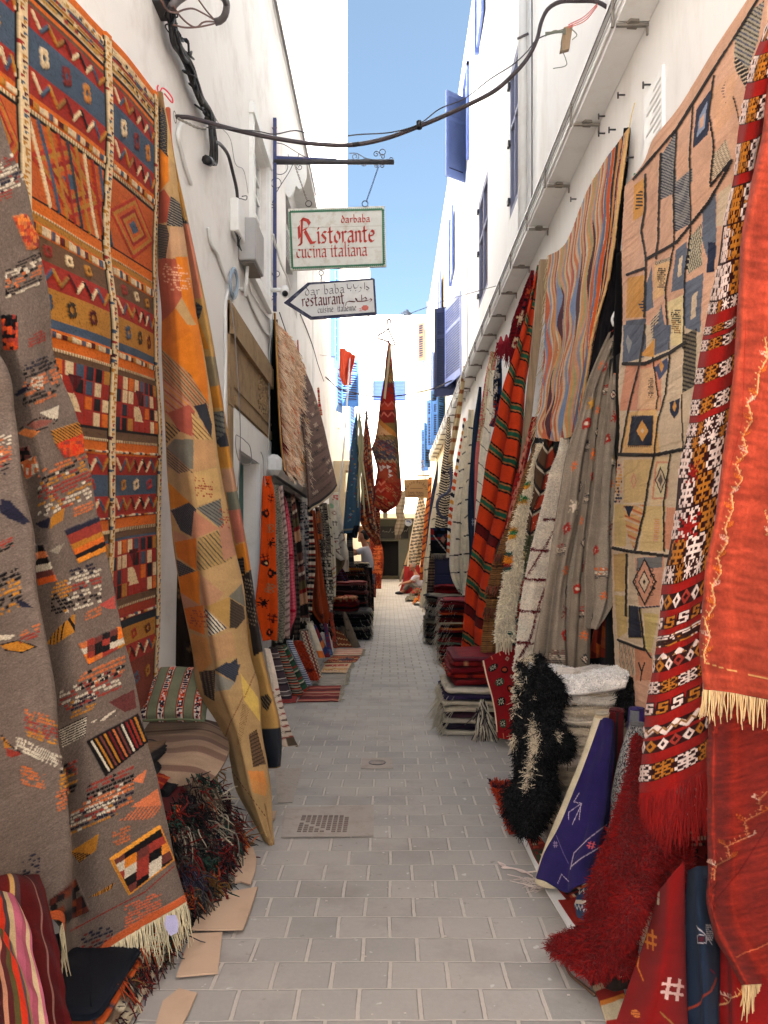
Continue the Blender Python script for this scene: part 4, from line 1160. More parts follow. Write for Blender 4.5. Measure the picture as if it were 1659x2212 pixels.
# ---- cardboard sheets on the paving
def sheet(name,ptsD,mat,label,cat,th=.006,lift=.003,parent=None):
 n=len(ptsD)
 q=[WG(x,y)+Vector((0,0,lift+rnd.uniform(0,.006)))for x,y in ptsD]
 m=MB();m.prism(q,(0,0,0),(0,0,th))
 return tag(m.build(name,mat,parent),label,cat)
C3=lambda*p:cx(.3906,0,1431)(*p)
sheet("cardboard_sheet",C3(1320,1050,1400,1040,1420,1110,1410,1175,1385,1245,1330,1225,1255,1248,1262,1180),CARD,"torn curled piece of cardboard under the heap, farthest of the left ones","cardboard",lift=.004)
sheet("cardboard_sheet",C3(1140,1320,1425,1270,1385,1400,1345,1508,1200,1512,1060,1512),CARD,"large pale cardboard sheet lying in the middle beside the heap on the left","cardboard",lift=.012)
sheet("cardboard_sheet",C3(1055,1520,1230,1515,1205,1735,975,1762),CARD,"flat cardboard sheet with straight front edge beside the heap","cardboard",lift=.005)
sheet("cardboard_sheet",C3(990,1830,1090,1850,1040,1960,990,2060,850,2060,900,1900),CARD,"creased cardboard scrap nearest the camera on the left","cardboard",lift=.005)
sheet("cardboard_sheet",C3(1380,850,1530,830,1520,880,1460,910,1395,905),CARD,"small brown card scrap by the trailing tip of the patchwork rug","cardboard",lift=.004)
# ================================================================== NEAR RIGHT
r6=cx(.349,1080,0);r7=cx(.349,1080,702);r8=cx(.3815,1026,1404)
# ---- cream patchwork panel rug flat on the wall
nv,nu=760,300
P=surface([[(1.27,4.02,3.34),(1.23,3.3,3.28),(1.25,2.45,3.30)],[(1.25,3.98,2.2),(1.21,3.3,2.2),(1.24,2.45,2.2)],[(1.22,4.08,1.4),(1.20,3.3,1.4),(1.22,2.45,1.4)],[(1.20,3.86,.55),(1.18,3.3,.55),(1.2,2.45,.55)]],nv,nu)
P=wobble(P,.022,8,5)
P=fold(P,.010,2.5,.2,top=.3)
PA,CR2,SLB,NV2,BKB,PINK,OCH=(206,166,140),(204,184,158),(106,112,124),(40,46,72),(40,30,28),(206,150,122),(206,154,82)
cv=Cv(nv,nu,PA,41,abrash=.05);cv.look(P);p=cv.poly
ln=lambda pts,w=5,c=BKB,h=1.:cv.line(pts,w,c,h=h)
cv.poly(r7(700,0,1250,0,1250,2167,700,2167),CR2)
p(r7(780,250,1000,200,1000,530,740,530),PINK);cv.poly(r7(820,560,980,560,980,800,760,800),(196,160,110))
p(r6(820,1120,910,1060,1000,900,1440,200,1500,60,1659,0,1659,60,1500,300,1440,400,1100,900,900,1300,830,1400),PA)
p(r6(830,1150,905,1090,905,1320,825,1370),OCH);cv.hatch(r6(845,1200,885,1170,885,1280,840,1300),BKB,OCH,6,.5)
for q in(r6(1000,960,1100,800,1090,1190,990,1240),r6(1085,1130,1190,1040,1190,1380,1080,1440)):
 cv.hatch(q,(150,146,140),[(84,84,96),(60,62,76)],26,.5,.4)
cv.hatch(r6(1330,950,1400,860,1440,1000,1300,1130),CR2,(96,90,80),16,.35,-.6)
p(r6(1215,680,1310,545,1290,830,1195,920),NV2);p(r6(1235,720,1285,620,1270,790,1220,850),(140,150,170));p(r6(1240,740,1270,700,1262,780,1236,800),PA)
cv.hatch(r6(1460,200,1560,60,1640,0,1600,250,1540,430,1450,340),(170,160,140),[BKB,(60,70,100)],16,.4,.5);cv.hatch(r6(1450,340,1540,430,1530,560,1455,420),BKB,CR2,9,.3,-.5)
p(r6(1310,560,1400,480,1460,440,1450,700,1330,840),(206,164,132));cv.hatch(r6(1370,560,1400,500,1400,640),PA,BKB,7,.3)
p(r6(1260,1280,1340,1190,1340,1600,1290,1620,1250,1480),SLB);p(r6(1350,1200,1440,1130,1400,1400,1340,1400),CR2)
cv.hatch(r6(1170,1480,1250,1380,1250,1640,1160,1700),(186,176,150),[NV2,BKB],12,.4,1.35);p(r6(1290,1500,1340,1500,1330,1680,1280,1690),NV2)
p(r6(820,1400,900,1400,900,1650,800,1680),PA);p(r6(1090,1550,1160,1490,1150,1780,1060,1810),SLB);p(r6(1110,1600,1130,1580,1125,1700,1100,1720),CR2)
p(r6(960,1620,1060,1590,1020,1820,950,1860),(214,178,132));cv.hatch(r6(960,1620,1060,1590,1058,1612,962,1642),BKB,CR2,12,.5,1.5);cv.dots(*r6(1000,1720)[0],9,22,6,10,[BKB,(110,90,70)],.7)
p(r6(790,1720,900,1700,900,1960,780,1970),OCH);cv.hatch(r6(855,1880,900,1850,895,1950),NV2,OCH,5)
p(r6(900,1800,940,1640,950,1900,905,1930),SLB);p(r6(780,1985,905,1970,905,2180,775,2180),(92,96,106));p(r6(1150,1750,1260,1690,1240,2060,1150,2030),SLB);p(r6(1190,1830,1225,1800,1210,1960,1180,1980),CR2)
p(r6(1040,1870,1145,1820,1140,2140,1060,2140),(214,196,152));cv.dots(*r6(1090,1990)[0],10,26,6,12,[BKB,(150,110,60)],.7)
cv.hatch(r6(930,2000,1000,1900,1010,2050,950,2140),CR2,NV2,10,.4,-.8);p(r6(1000,1880,1040,2140,1010,2140,960,2100),SLB)
ln(r6(830,1110,1100,800,1300,480,1460,230,1600,0),6);ln(r6(905,1080,905,1300,880,1430,910,1600,900,1960));ln(r6(1000,950,990,1280,985,1500,970,1600));ln(r6(1100,800,1080,1200,1085,1500,1030,1800,1050,2160),4)
ln(r6(1200,640,1180,1000,1190,1400,1150,1700,1140,2160),4);ln(r6(1330,470,1300,700,1330,900,1310,1130),5);ln(r6(920,1600,1100,1500,1300,1250,1440,1000),7);ln(r6(790,1700,900,1660),6);ln(r6(1440,990,1310,1150),6)
ln(r6(1450,600,1530,900),3)
p(r7(765,0,905,0,895,200,760,240),(100,106,120));p(r7(790,60,820,110,800,180,780,110),(150,150,150));p(r7(950,0,1060,0,1050,150,950,190),(100,106,120));p(r7(870,190,960,80,955,200),OCH)
p(r7(1140,60,1220,20,1210,340,1130,350),(92,86,74));cv.hatch(r7(1140,60,1220,20,1210,380,1130,420),(120,110,90),BKB,16,.45,.3)
p(r7(870,270,960,260,1000,520,850,520),(214,176,140));p(r7(960,260,1040,200,1040,270,985,345),(84,92,120));cv.diamond(*r7(1000,255)[0],5,14,OCH)
p(r7(1050,480,1115,450,1110,540,1080,580,1055,540),NV2);cv.diamond(*r7(1082,505)[0],5,12,OCH);cv.dots(*r7(935,390)[0],6,22,4,10,[BKB],.6)
p(r7(790,540,970,520,990,790,760,790),(214,176,122));cv.checks(r7(820,565,955,560,945,745,795,745),[(38,40,58)],1,1,h=.8);q=r7(887,655)[0];cv.diamond(*q,13,23,OCH,.8);cv.diamond(*q,4,6,CR2)
for k in range(12):cv.line(r7(820+k*11,560,822+k*11,578),1.8,NV2);cv.line(r7(797+k*12,738,797+k*12,755),1.8,NV2)
p(r7(765,835,945,830,915,1100,765,1100),(206,178,128));cv.diamond(*r7(828,965)[0],7,18,PINK,ring=.6);cv.dots(*r7(730,960)[0],9,50,4,14,[PINK,OCH,NV2],.7)
p(r7(960,815,1060,815,1030,1110,930,1115),(214,190,152));cv.checks(r7(970,850,1050,850,1030,1070,945,1075),[(210,196,160)],1,1,edge=(PINK,4));q=r7(995,960)[0]
for k,c in((1.0,BKB),(.8,CR2),(.45,(110,100,90))):cv.diamond(*q,12*k,30*k,c)
p(r7(710,1110,790,1110,780,1370,710,1370),(204,178,124));cv.hatch(r7(765,1120,900,1110,830,1390,790,1300),(210,160,110),[(190,110,60),CR2,(206,170,110)],16,.6,.4);p(r7(770,1120,830,1120,800,1190),NV2)
p(r7(900,1120,1030,1120,1010,1400,860,1400),(206,180,130));cv.hatch(r7(960,1200,990,1200,980,1340,950,1340),PA,OCH,10);p(r7(1030,1130,1090,1130,1060,1400,1020,1380),(206,150,120))
p(r7(705,1420,780,1410,780,1650,710,1650),(196,164,110));p(r7(835,1440,1020,1430,990,1740,860,1740),(200,150,124));p(r7(850,1440,1010,1435,1000,1500,845,1520),(120,118,116))
q=r7(900,1590)[0]
for k,c in((1.0,BKB),(.86,(200,150,124)),(.5,BKB),(.4,CR2),(.12,BKB)):cv.diamond(*q,26*k,52*k,c,.8)
for sgn in(-1,1):
 for k in range(5):x_,y_=q[0]+sgn*(6+4.2*min(k,4-k)+3),q[1]-26+k*13;cv.disk(x_+sgn*4,y_,4.5,4.5,BKB,ring=.4)
p(r7(710,1670,780,1680,790,1900,730,1940),(196,170,116));p(r7(790,1740,880,1745,890,1940,795,1940),(186,166,116));cv.poly(r7(805,1735,860,1740,885,1935,800,1935),(36,38,58),1);cv.line(r7(866,1740,895,1935),4,CR2)
p(r7(890,1780,985,1790,930,2050,900,2000),(196,176,120));cv.hatch(r7(735,1960,830,1990,830,2167,740,2167),CR2,[NV2,BKB,(190,110,60)],14,.4,1.4);p(r7(835,1990,940,2030,950,2200,840,2200),(196,140,110))
cv.line(r7(860,2090,880,2150,870,2200),3,BKB);cv.line(r7(895,2090,880,2150),3,BKB)
ln(r7(905,0,870,240,800,520,750,800),4);ln(r7(770,240,900,240,1060,170,1150,110),8,(48,38,32));ln(r7(1060,170,1030,430,980,600,960,800),4);ln(r7(710,800,960,805,1130,770),8,(48,38,32))
ln(r7(960,800,920,1000,900,1150,840,1400),5);ln(r7(1060,800,1020,1100,1020,1400),4);ln(r7(705,1380,800,1400,1040,1430),7,(48,38,32));ln(r7(790,1420,785,1800),5);ln(r7(735,1950,840,1990,900,2010),6);ln(r7(1130,430,1140,800),3)
ln(r7(870,1750,900,2000,940,2060),4);ln(r7(950,200,985,440,970,520),3);ln(r7(1000,1740,860,1750),3,NV2)
cv.uvmode()
cv.H+=.35*(vnoise(nv,nu,190,4)>.5)
o,P,C=rug("rug",P,cv,"cream and peach patchwork rug of framed panels spread flat on the right wall",None,.012,relief=.005,speck=.08)
m=MB();m.tube(curve([W(1371,375,3.95),W(1369,392,3.95),W(1366,398,3.95)],6),.006,6);m.build("peg",surf("teal_plastic",(60,130,110)),o)
# ---- bunched red rug with white and gold motifs
L=[(20,1660),(140,1624),(279,1596),(419,1575),(506,1558),(663,1533),(737,1516),(842,1499),(946,1478),(1086,1464),(1208,1443),(1295,1429),(1400,1415),(1480,1404),(1557,1396),(1640,1387),(1709,1380)]
Rr=[(0,1720),(100,1700),(200,1680),(297,1650),(401,1634),(593,1612),(733,1600),(842,1592),(981,1578),(1121,1562),(1225,1540),(1330,1528),(1400,1520),(1480,1524),(1595,1526),(1660,1528),(1690,1528)]
lx=lambda y,T:float(np.interp(y,[a for a,b in T],[b for a,b in T]))
rows=[]
for y in(30,140,279,419,560,700,842,981,1121,1260,1400,1500,1600,1700):
 a,b=lx(y,L),lx(y,Rr);z=float(np.interp(y,[0,280,500,842,1200,1700],[2.16,2.34,2.48,2.60,2.56,2.48]));k=(b-a)/F*z
 t=.42*(b-a)
 rows.append([W(a,y+t*.25,z+.10),W(a+.16*(b-a),y+t*.18,z-k*.10),W(a+.5*(b-a),y-t*.1,z-k*.34),W(a+.82*(b-a),y-t*.5,z-k*.16),W(b+6,y-t*.8,z+.02)])
nv,nu=900,190
P=surface(rows,nv,nu)
P=fold(P,.007,1.4,.3,top=.6);P=wobble(P,.006,18,4)
RR,DKB,WH,GO=(148,32,26),(60,24,20),(222,200,190),(176,116,44)
cv=Cv(nv,nu,RR,42,abrash=.06)
asp=7.0
cv.look(P);PY=cv.V[:,nu//2].copy();cv.uvmode()
def vy(y):return float(np.interp(y,PY,np.linspace(0,1,nv)))
def ry(c):return vy(702+c*.349)
bandsR=[]
def darkband(a,b,kind):
 cv.rect(0,1,a,b,DKB if kind!='M' else(70,44,34));hh=b-a
 if kind=='K':
  nrow=max(1,round(hh/.042))
  for j in range(nrow):
   for i in range(4):
    u=(i+.5+.5*(j%2))/4;v=a+hh*(j+.5)/nrow
    c=WH if(i+j*2)%5 not in(1,3)else GO
    cv.stamp(u,v,.118,hh/nrow*.47,KNOT,c,rot=.0,h=1)
 elif kind=='T':
  nrow=max(1,round(hh/.022))
  for j in range(nrow):
   for i in range(7):
    cv.stamp((i+.5*(j%2)+.3)/7,a+hh*(j+.5)/nrow,.062,hh/nrow*.46,STAR,[WH,WH,GO][(i+j)%3],h=.8)
 elif kind=='S':
  for i in range(5):
   cv.stamp((i+.5)/5,(a+b)/2,.075,hh*.42,ESS,[WH,GO][i%2],h=1)
   cv.poly([((i+.92)/5,a),((i+1.08)/5,a),((i+1.0)/5,a+hh*.5)],RR)
 elif kind=='Z':
  cv.zig((a+b)/2,hh*.36,4,.05,WH,0,1,asp,1);cv.zig((a+b)/2,hh*.2,9,.018,(150,110,70),0,1,asp,.6)
 elif kind=='D':
  for i in range(7):
   cv.diamond((i+.5)/7,(a+b)/2,.07,hh*.5,[WH,GO,WH,(150,60,50)][i%4],.8);cv.diamond((i+.5)/7,(a+b)/2,.03,hh*.22,DKB)
 elif kind=='M':
  cv.dots(.5,(a+b)/2,.5,hh/2,26,5,[WH,DKB,GO],.8,h=.6)
sp=[(20,80,'D'),(110,170,'K'),(205,262,'K'),(300,372,'K'),(395,640,'K'),(640,668,'T')]
for a,b,k in sp:darkband(vy(a),vy(b),k)
cv.dots(.5,vy(530),.5,vy(620)-vy(520),8,9,[GO],.2,keep=.3)
for(a,b,k)in((-20,30,'K'),(60,130,'K'),(230,330,'K'),(420,520,'K'),(560,740,'T'),(720,1480,'K'),(1450,1570,'T'),(1630,1730,'D'),(1770,1850,'S'),(1885,1960,'M'),(2000,2080,'Z')):
 darkband(ry(a),ry(b),k)
cv.stamp(.35,ry(1230),.16,.018,STAR,RR);cv.stamp(.3,ry(880),.10,.014,STAR,RR)
def qy(c):return vy(1404+c*.3815)
for(a,b,k)in((20,90,'D'),(140,210,'K'),(255,330,'S'),(390,450,'Z'),(470,540,'D'),(600,700,'K')):
 darkband(qy(a),qy(b),k)
g=cv.rng.random((nv,nu));cv.A*=(1+(g-.5)*.16)[...,None]
o,P,C=rug("rug",P,cv,"bunched red rug with white and gold knot motifs and deep red fringe, right",None,.012,relief=.004,speck=.07)
edge_fringe(P,'bottom',420,.17,.0017,(150,30,26),o,down=(-.08,-.05,-1),sag=.1,jitter=.22)
# ---- coral red rug, upper length
def coral(rowsD,nv,nu,seed,base,label,motif,fr=None,frl=.065):
 P=surface(rowsW(rowsD),nv,nu);P=wobble(P,.006,14,5)
 cv=Cv(nv,nu,base,seed,abrash=.12);cv.look(P);motif(cv);cv.uvmode()
 st=vnoise(nv,nu,nv//3,9,cv.rng);cv.A*=(1+(st-.5)*.5)[...,None]*(1+.25*(vnoise(nv,nu,nv//2,60,cv.rng)-.5))[...,None]
 o,P,C=rug("rug",P,cv,label,None,.010,relief=.004,speck=.05)
 if fr:edge_fringe(P,'bottom',fr,frl,.0024,(214,184,140),o,down=(-.05,-.05,-1),jitter=.22)
 return o
def vine(cv,pts,c1_=(214,170,120),c2_=(206,120,40),w=2.4,k=17):
 cv.line(pts,w,c1_,h=1);n=0
 for(a,b),(c,d)in zip(pts[:-1],pts[1:]):
  ln_=math.hypot(c-a,d-b);m_=max(1,int(ln_/6))
  nx,ny=-(d-b)/ln_,(c-a)/ln_
  for q in range(m_):
   t=(q+.5)/m_;x,y=a+(c-a)*t,b+(d-b)*t;s=1 if n%2 else-1
   cv.line([(x,y),(x+nx*s*5-2,y+ny*s*5-4)],1.5,c1_,h=.8);n+=1
 for i,(x,y)in enumerate(pts[1:-1]):
  s=1 if i%2 else-1;cc=c2_ if i%3 else(206,170,150)
  cv.line([(x,y),(x+16*s,y-8)],2,cc,h=.8)
  for q in range(4):cv.line([(x+s*(4+q*4),y-2-q*2),(x+s*(6+q*4),y-12-q)],1.4,cc,h=.8)
def mot1(cv):
 cv.line(r7(1520,0,1500,600,1420,900),1.5,(160,50,34))
 vine(cv,r7(1640,80,1659,200,1600,300,1590,430,1530,480,1560,590,1500,690,1530,790,1455,860,1500,960,1430,1040,1440,1140,1390,1260,1410,1340,1345,1440,1370,1530,1310,1620,1330,1730,1270,1830,1300,1930,1265,2030,1270,2090))
 vine(cv,r7(1640,1150,1690,1290,1650,1300));cv.line(r7(1270,2090,1400,2130,1659,2190,1760,2200),1.6,(206,170,110),h=.6)
ys=[(0,1690),(150,1664),(300,1648),(401,1622),(593,1597),(733,1587),(842,1579),(981,1561),(1121,1541),(1225,1520),(1330,1514),(1420,1511),(1488,1519)]
rows=[]
for y,a in ys:
 z=2.22-.06*y/1500
 rows.append([(a,y,z+.05),(a+12,y+2,z-.03),(a+70,y+10,z-.02),(a+150,y+26,z-.14),(a+260,y+52,z-.30)])
coral(rows,560,150,43,(168,76,54),"coral red rug with stitched cream vine and cream fringe, upper one at right",mot1,fr=95)
def mot2(cv):
 vine(cv,r8(1659,800,1610,850,1625,920,1530,970,1550,1060,1425,1110,1440,1180,1360,1220,1350,1300),(196,130,90),(180,100,40),2.2)
 cv.line(r8(1659,1660,1600,1690,1530,1712,1480,1740),2,(206,120,80),h=.6);cv.line(r8(1660,1000,1500,1250,1360,1420,1345,1500),3,(120,28,20))
rows=[]
for y,a,z in((1490,1532,2.24),(1600,1530,2.22),(1709,1528,2.2),(1850,1528,2.16),(1976,1528,2.12),(2052,1560,2.10),(2129,1602,2.06)):
 rows.append([(a,y,z+.03),(a+14,y-2,z-.05),(a+60,y-6,z+.02),(a+150,y-30,z-.12),(a+260,y-50,z-.26)])
coral(rows,360,130,44,(140,48,36),"deeper red lower rug length hanging beneath the coral rug's cream fringe",mot2,fr=70)
# ---- pale blue edge high on the right
P=surface(rowsW([[(1650,-10,2.6),(1664,-10,2.6),(1690,-10,2.55)],[(1628,110,2.62),(1640,110,2.6),(1665,110,2.55)],[(1612,210,2.66),(1624,200,2.63),(1640,200,2.6)],[(1596,300,2.7),(1602,300,2.66),(1610,300,2.66)]]),60,20)
rug("rug",P,np.broadcast_to(lin((130,152,176)),(60,20,3)),"narrow pale blue rug edge between the cream panels and the red rug")
# ---- black and white shaggy rugs: a folded stack with long black pile hanging over
G5="folded fluffy cream rugs in the black and white stack"
base_y=F*EYE/(1805-HY)
zb=0.0
sx0,sx1=-1.32,-.62
hs=[.075]*7
tops=[(206,190,170),(214,200,180),(196,180,158),(220,206,190),(206,190,170),(214,200,182),(226,216,204)]
for k in range(7):
 z0=.101*k
 lab="fluffy cream folded rug, %s, under the black pile"%(ORD[k]+(" from below" if k else "")if k<6 else "top")
 o,G=add_slab("folded_rug",.72+.012*math.sin(k*2.1),1.32,3.62,4.2+.02*k,z0,z0+.096,[tops[k],(200,184,162)],lab,G5,60+k,True,waves=.02,folds=2)
 nvv,nn_=G.shape[:2]
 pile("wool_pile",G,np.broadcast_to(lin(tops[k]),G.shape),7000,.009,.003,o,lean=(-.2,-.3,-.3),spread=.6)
def P_black(rowsD,nv,nu,label,dens,seed,white=None,L=.035):
 P=surface(rowsW(rowsD),nv,nu);P=wobble(P,.045,7,3)
 C=np.broadcast_to(lin((16,13,13)),(nv,nu,3)).copy()
 if white is not None:C[white(nv,nu)]=lin((206,190,166))
 o=tag(shell("rug",P,C,.02,WOOL),label,"rug")
 pile("wool_pile",P,C,int(dens*1.7),L*.85,.0036,o,lean=(-.25,-.35,-.9),spread=.6,curl=1.3)
 return o
uu_=lambda nv,nu:np.meshgrid(np.linspace(0,1,nu),np.linspace(0,1,nv))
def wh(nv,nu):
 U,V_=uu_(nv,nu);n=vnoise(nv,nu,14,5,np.random.default_rng(3))
 c=.40+.10*np.sin(V_*5)
 return(np.abs(U-c)<.10*np.sin(np.clip((V_-.40)/.42,0,1)*math.pi)+(n-.5)*.12)&(V_>.42)&(V_<.8)|((V_<.15)&(U<.62)&(n>.42))|((n>.80)&(V_<.6))
z=3.62
P_black([[(1130,1430,z+.3),(1146,1428,z+.3),(1166,1440,z+.25)],[(1120,1470,z),(1150,1465,z-.02),(1178,1462,z+.04)],[(1117,1530,z-.06),(1148,1530,z-.1),(1186,1500,z-.03)],
[(1116,1600,z-.14),(1165,1600,z-.2),(1192,1580,z-.12)],[(1108,1680,z-.22),(1155,1680,z-.3),(1204,1650,z-.2)],[(1100,1740,z-.3),(1150,1750,z-.4),(1196,1720,z-.28)],[(1118,1790,z-.38),(1146,1800,z-.44),(1170,1795,z-.4)]],
220,110,"long black shaggy rug with white blaze over the left side of the cream stack",17000,5,wh)
P_black([[(1160,1448,z+.1),(1172,1442,z+.1),(1180,1450,z+.1)],[(1158,1480,z-.05),(1185,1482,z-.06),(1210,1480,z)],[(1170,1520,z-.07),(1200,1520,z-.09),(1226,1502,z-.03)],[(1168,1552,z-.1),(1190,1556,z-.1),(1214,1530,z-.05)]],80,80,"small black shaggy tongue over the upper left corner of the cream stack",4000,6,None)
P_black([[(1170,1566,z-.1),(1190,1564,z-.1),(1208,1572,z-.1)],[(1175,1600,z-.15),(1205,1602,z-.15),(1234,1602,z-.08)],[(1180,1640,z-.2),(1200,1640,z-.2),(1222,1622,z-.1)]],70,70,"black shaggy lobe halfway down the front of the cream stack",3400,7,None)
P_black([[(1344,1480,z+.05),(1368,1470,z),(1386,1490,z)],[(1338,1510,z-.02),(1370,1510,z-.08),(1396,1520,z-.05)],[(1340,1545,z-.05),(1366,1550,z-.1),(1394,1560,z-.08)]],90,80,"black shaggy rug corner at the right end of the cream stack",4200,8,None)
# ---- white fluffy top cover
P=surface(rowsW([[(1150,1438,4.1),(1250,1446,4.15),(1330,1450,4.1)],[(1146,1436,3.9),(1240,1462,3.9),(1344,1440,3.85)],[(1142,1452,3.66),(1230,1476,3.62),(1358,1462,3.6)],[(1150,1474,3.6),(1240,1500,3.58),(1352,1482,3.57)]]),90,220)
P=wobble(P,.015,3,6)
o=shell("rug",P,np.broadcast_to(lin((236,228,220)),P.shape),.03);tag(o,"white fluffy rug laid on top of the black and cream stack","rug")
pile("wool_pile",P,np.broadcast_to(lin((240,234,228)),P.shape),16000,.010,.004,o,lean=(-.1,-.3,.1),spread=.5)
# ---- rolls leaning between the stack and the red shag
def cloth_roll(name,rowsD,nv,nu,seed,base,label,paint=None,th=.008,mat=None,bul=.5,spiral_top=True,group=None,relief=0.,nfold=0,amp=.004):
 """tapering rolled rug: rows (xl, xr, y, depth); a real tube closed at the back"""
 rows=[]
 for(a,b,y,z)in rowsD:
  r=(b-a)/2/F*z;cxx=(a+b)/2
  rows.append([(Vector(W(cxx,y,z+r))+Vector((-math.cos(t)*r,-math.sin(t)*r,0)))for t in np.linspace(-.45*math.pi,1.45*math.pi,13)])
 P=surface(rows,nv,nu)
 if nfold:P=fold(P,amp,nfold,.3)
 cv=Cv(nv,nu,base,seed)
 if paint:paint(cv)
 C=cv.finish(.07)
 o=tag(shell(name,P,C,th,mat or WOOL),label,"rug",group)
 if spiral_top:
  a,b,y,z=rowsD[0];r=(b-a)/2/F*z
  c=W((a+b)/2,y,z+r);pts=[c+Vector((math.cos(t)*r*(1-t/22),math.sin(t)*r*(1-t/22),.004))for t in np.linspace(0,17,50)]
  m=MB();m.tube(pts,th*.55,5);me_=surf("roll_end_%d"%seed,tuple(int(q*.8)for q in base));m.build("rolled_end",me_,o)
 return o,P,C
def pcream(cv):
 cv.dots(.45,.82,.06,.06,5,8,[(206,150,60)],.8,h=.6)
 cv.rect(0,1,.0,.02,(180,160,130))
cloth_roll("rolled_rug",[(1285,1316,1543,3.1),(1262,1302,1620,3.05),(1222,1272,1720,2.98),(1170,1236,1850,2.92),(1155,1220,1905,2.9)],200,70,51,(206,192,166),"cream rolled rug with an ochre flower leaning on the black and cream stack",pcream,spiral_top=True)
P=surface(rowsW([[(1298,1556,3.0),(1312,1552,2.98),(1330,1562,3.0)],[(1272,1630,2.94),(1300,1630,2.9),(1328,1640,2.92)],[(1238,1720,2.86),(1284,1735,2.80),(1318,1760,2.86)],[(1204,1800,2.78),(1262,1820,2.70),(1306,1830,2.80)],[(1178,1850,2.72),(1236,1870,2.64),(1300,1880,2.74)],[(1160,1900,2.66),(1232,1916,2.58),(1290,1900,2.68)]]),260,130)
P=fold(P,.02,1.3,.2,top=.15);P=wobble(P,.01,6,3)
cv=Cv(260,130,(46,36,84),52);cv.look(P)
LP=(176,160,170)
cv.line(r8(540,1240,560,1150,640,1070,745,990),1.6,LP);cv.line(r8(545,1225,600,1180,720,1110),1.8,LP);cv.line(r8(530,1210,500,1150,460,1050),1.3,(110,96,130))
cv.stamp(*r8(660,1105)[0],9,8,HASH,(190,90,90),rot=.3);cv.stamp(*r8(455,1100)[0],5,7,HASH,(150,130,150));cv.line(r8(590,810,560,860,605,870,550,990),1.4,LP);cv.line(r8(530,960,530,920,600,870,590,960),1.3,LP);cv.line(r8(470,1320,490,1270,530,1310),1.2,LP)
cv.uvmode()
o,P,C=rug("rug",P,cv,"dark purple rug with fine pale stitching draped down to the paving on the right",None,.010,speck=.05)
st=[WG(1168,1904,.02),WG(1174,1910,.02),WG(1165,1896,.02),WG(1180,1914,.02)]*8
strands("tassel",st,[(-.9,-.3+.5*rnd.random(),-.1)for _ in st],.07,.0022,(206,190,180),o,jitter=.6,sag=.02)
def ptweed(cv):
 a=cv.rng.random((cv.nv,cv.nu));a=(a+np.roll(a,1,0)+np.roll(a,2,0))/3+.3*(np.roll(cv.rng.random((cv.nv,cv.nu)),1,1)-.5)
 cv.A=np.where((a>.5)[...,None],lin((150,146,142)),lin((46,44,50)))*(1+.1*a[...,None])
cloth_roll("rolled_rug",[(1360,1396,1566,2.95),(1342,1390,1620,2.9),(1324,1378,1700,2.86),(1312,1368,1790,2.84),(1304,1366,1870,2.8)],260,110,53,(110,108,108),"grey tweed rolled rug standing between the purple rug and the red shag",ptweed)
cloth_roll("rolled_rug",[(1316,1348,1535,3.15),(1312,1346,1600,3.12),(1300,1340,1760,3.05)],80,40,54,(90,22,26),"dark maroon rolled rug behind the purple one",lambda cv:cv.rect(.46,.5,0,1,(30,40,40)))
cloth_roll("rolled_rug",[(1358,1392,1533,3.2),(1352,1392,1600,3.2),(1342,1392,1700,3.15)],70,40,55,(66,48,110),"violet and grey rolled rug behind the grey tweed roll",lambda cv:cv.rect(.3,.5,0,.5,(120,120,124)))
# ---- big crimson shag rug flowing down onto the paving
P=surface(rowsW([[(1385,1590,2.75),(1400,1600,2.7),(1450,1620,2.75)],[(1362,1680,2.66),(1400,1690,2.60),(1460,1720,2.7)],[(1325,1770,2.56),(1390,1790,2.46),(1500,1830,2.55)],[(1298,1860,2.46),(1370,1880,2.32),(1480,1900,2.4)],
[(1290,1930,2.42),(1350,1950,2.24),(1430,1960,2.3)],[(1276,1990,2.40),(1330,2010,2.20),(1400,2010,2.26)],[(1215,2035,2.42),(1290,2060,2.24),(1370,2060,2.22)],[(1196,2062,2.40),(1260,2092,2.26),(1345,2100,2.2)]]),240,160)
P=wobble(P,.03,7,4);P=fold(P,.022,1.6,.1,top=.2)
C=np.broadcast_to(lin((112,16,14)),P.shape)*(1+.35*(vnoise(240,160,14,9)-.5))[...,None]
o=tag(shell("rug",P,C,.012),"crimson shaggy rug flowing down onto the paving, right foreground","rug")
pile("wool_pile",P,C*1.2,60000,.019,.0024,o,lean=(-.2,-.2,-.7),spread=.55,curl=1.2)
# ---- red embroidered rug, navy rug and more reds, bottom right
def mred(cv):
 cv.stamp(*r8(995,1640)[0],11,22,HASH,(196,120,40),rot=.1);cv.stamp(*r8(1115,1920)[0],21,24,HASH,(214,180,170),rot=.15)
 cv.line(r8(940,1740,930,1800,950,1870),2.4,(196,120,40));cv.dots(*r8(910,2060)[0],9,9,3,3,[(206,130,60)],.7,keep=1);cv.line(r8(1060,2050,1110,2118),3,(150,110,60));cv.line(r8(1045,1370,1040,1440),3,(206,190,160))
P=surface(rowsW([[(1424,1925,2.3),(1440,1900,2.24),(1478,1860,2.26)],[(1404,2010,2.22),(1440,2000,2.12),(1480,1990,2.18)],[(1370,2110,2.12),(1430,2110,2.0),(1483,2110,2.1)],[(1328,2230,2.0),(1410,2240,1.9),(1486,2240,2.0)]]),220,110)
cv=Cv(220,110,(130,22,20),56);cv.look(P);mred(cv);cv.uvmode()
rug("rug",fold(P,.008,1.2,.1),cv,"bright red embroidered rug with cream and gold hash motifs at the bottom right",None,.010)
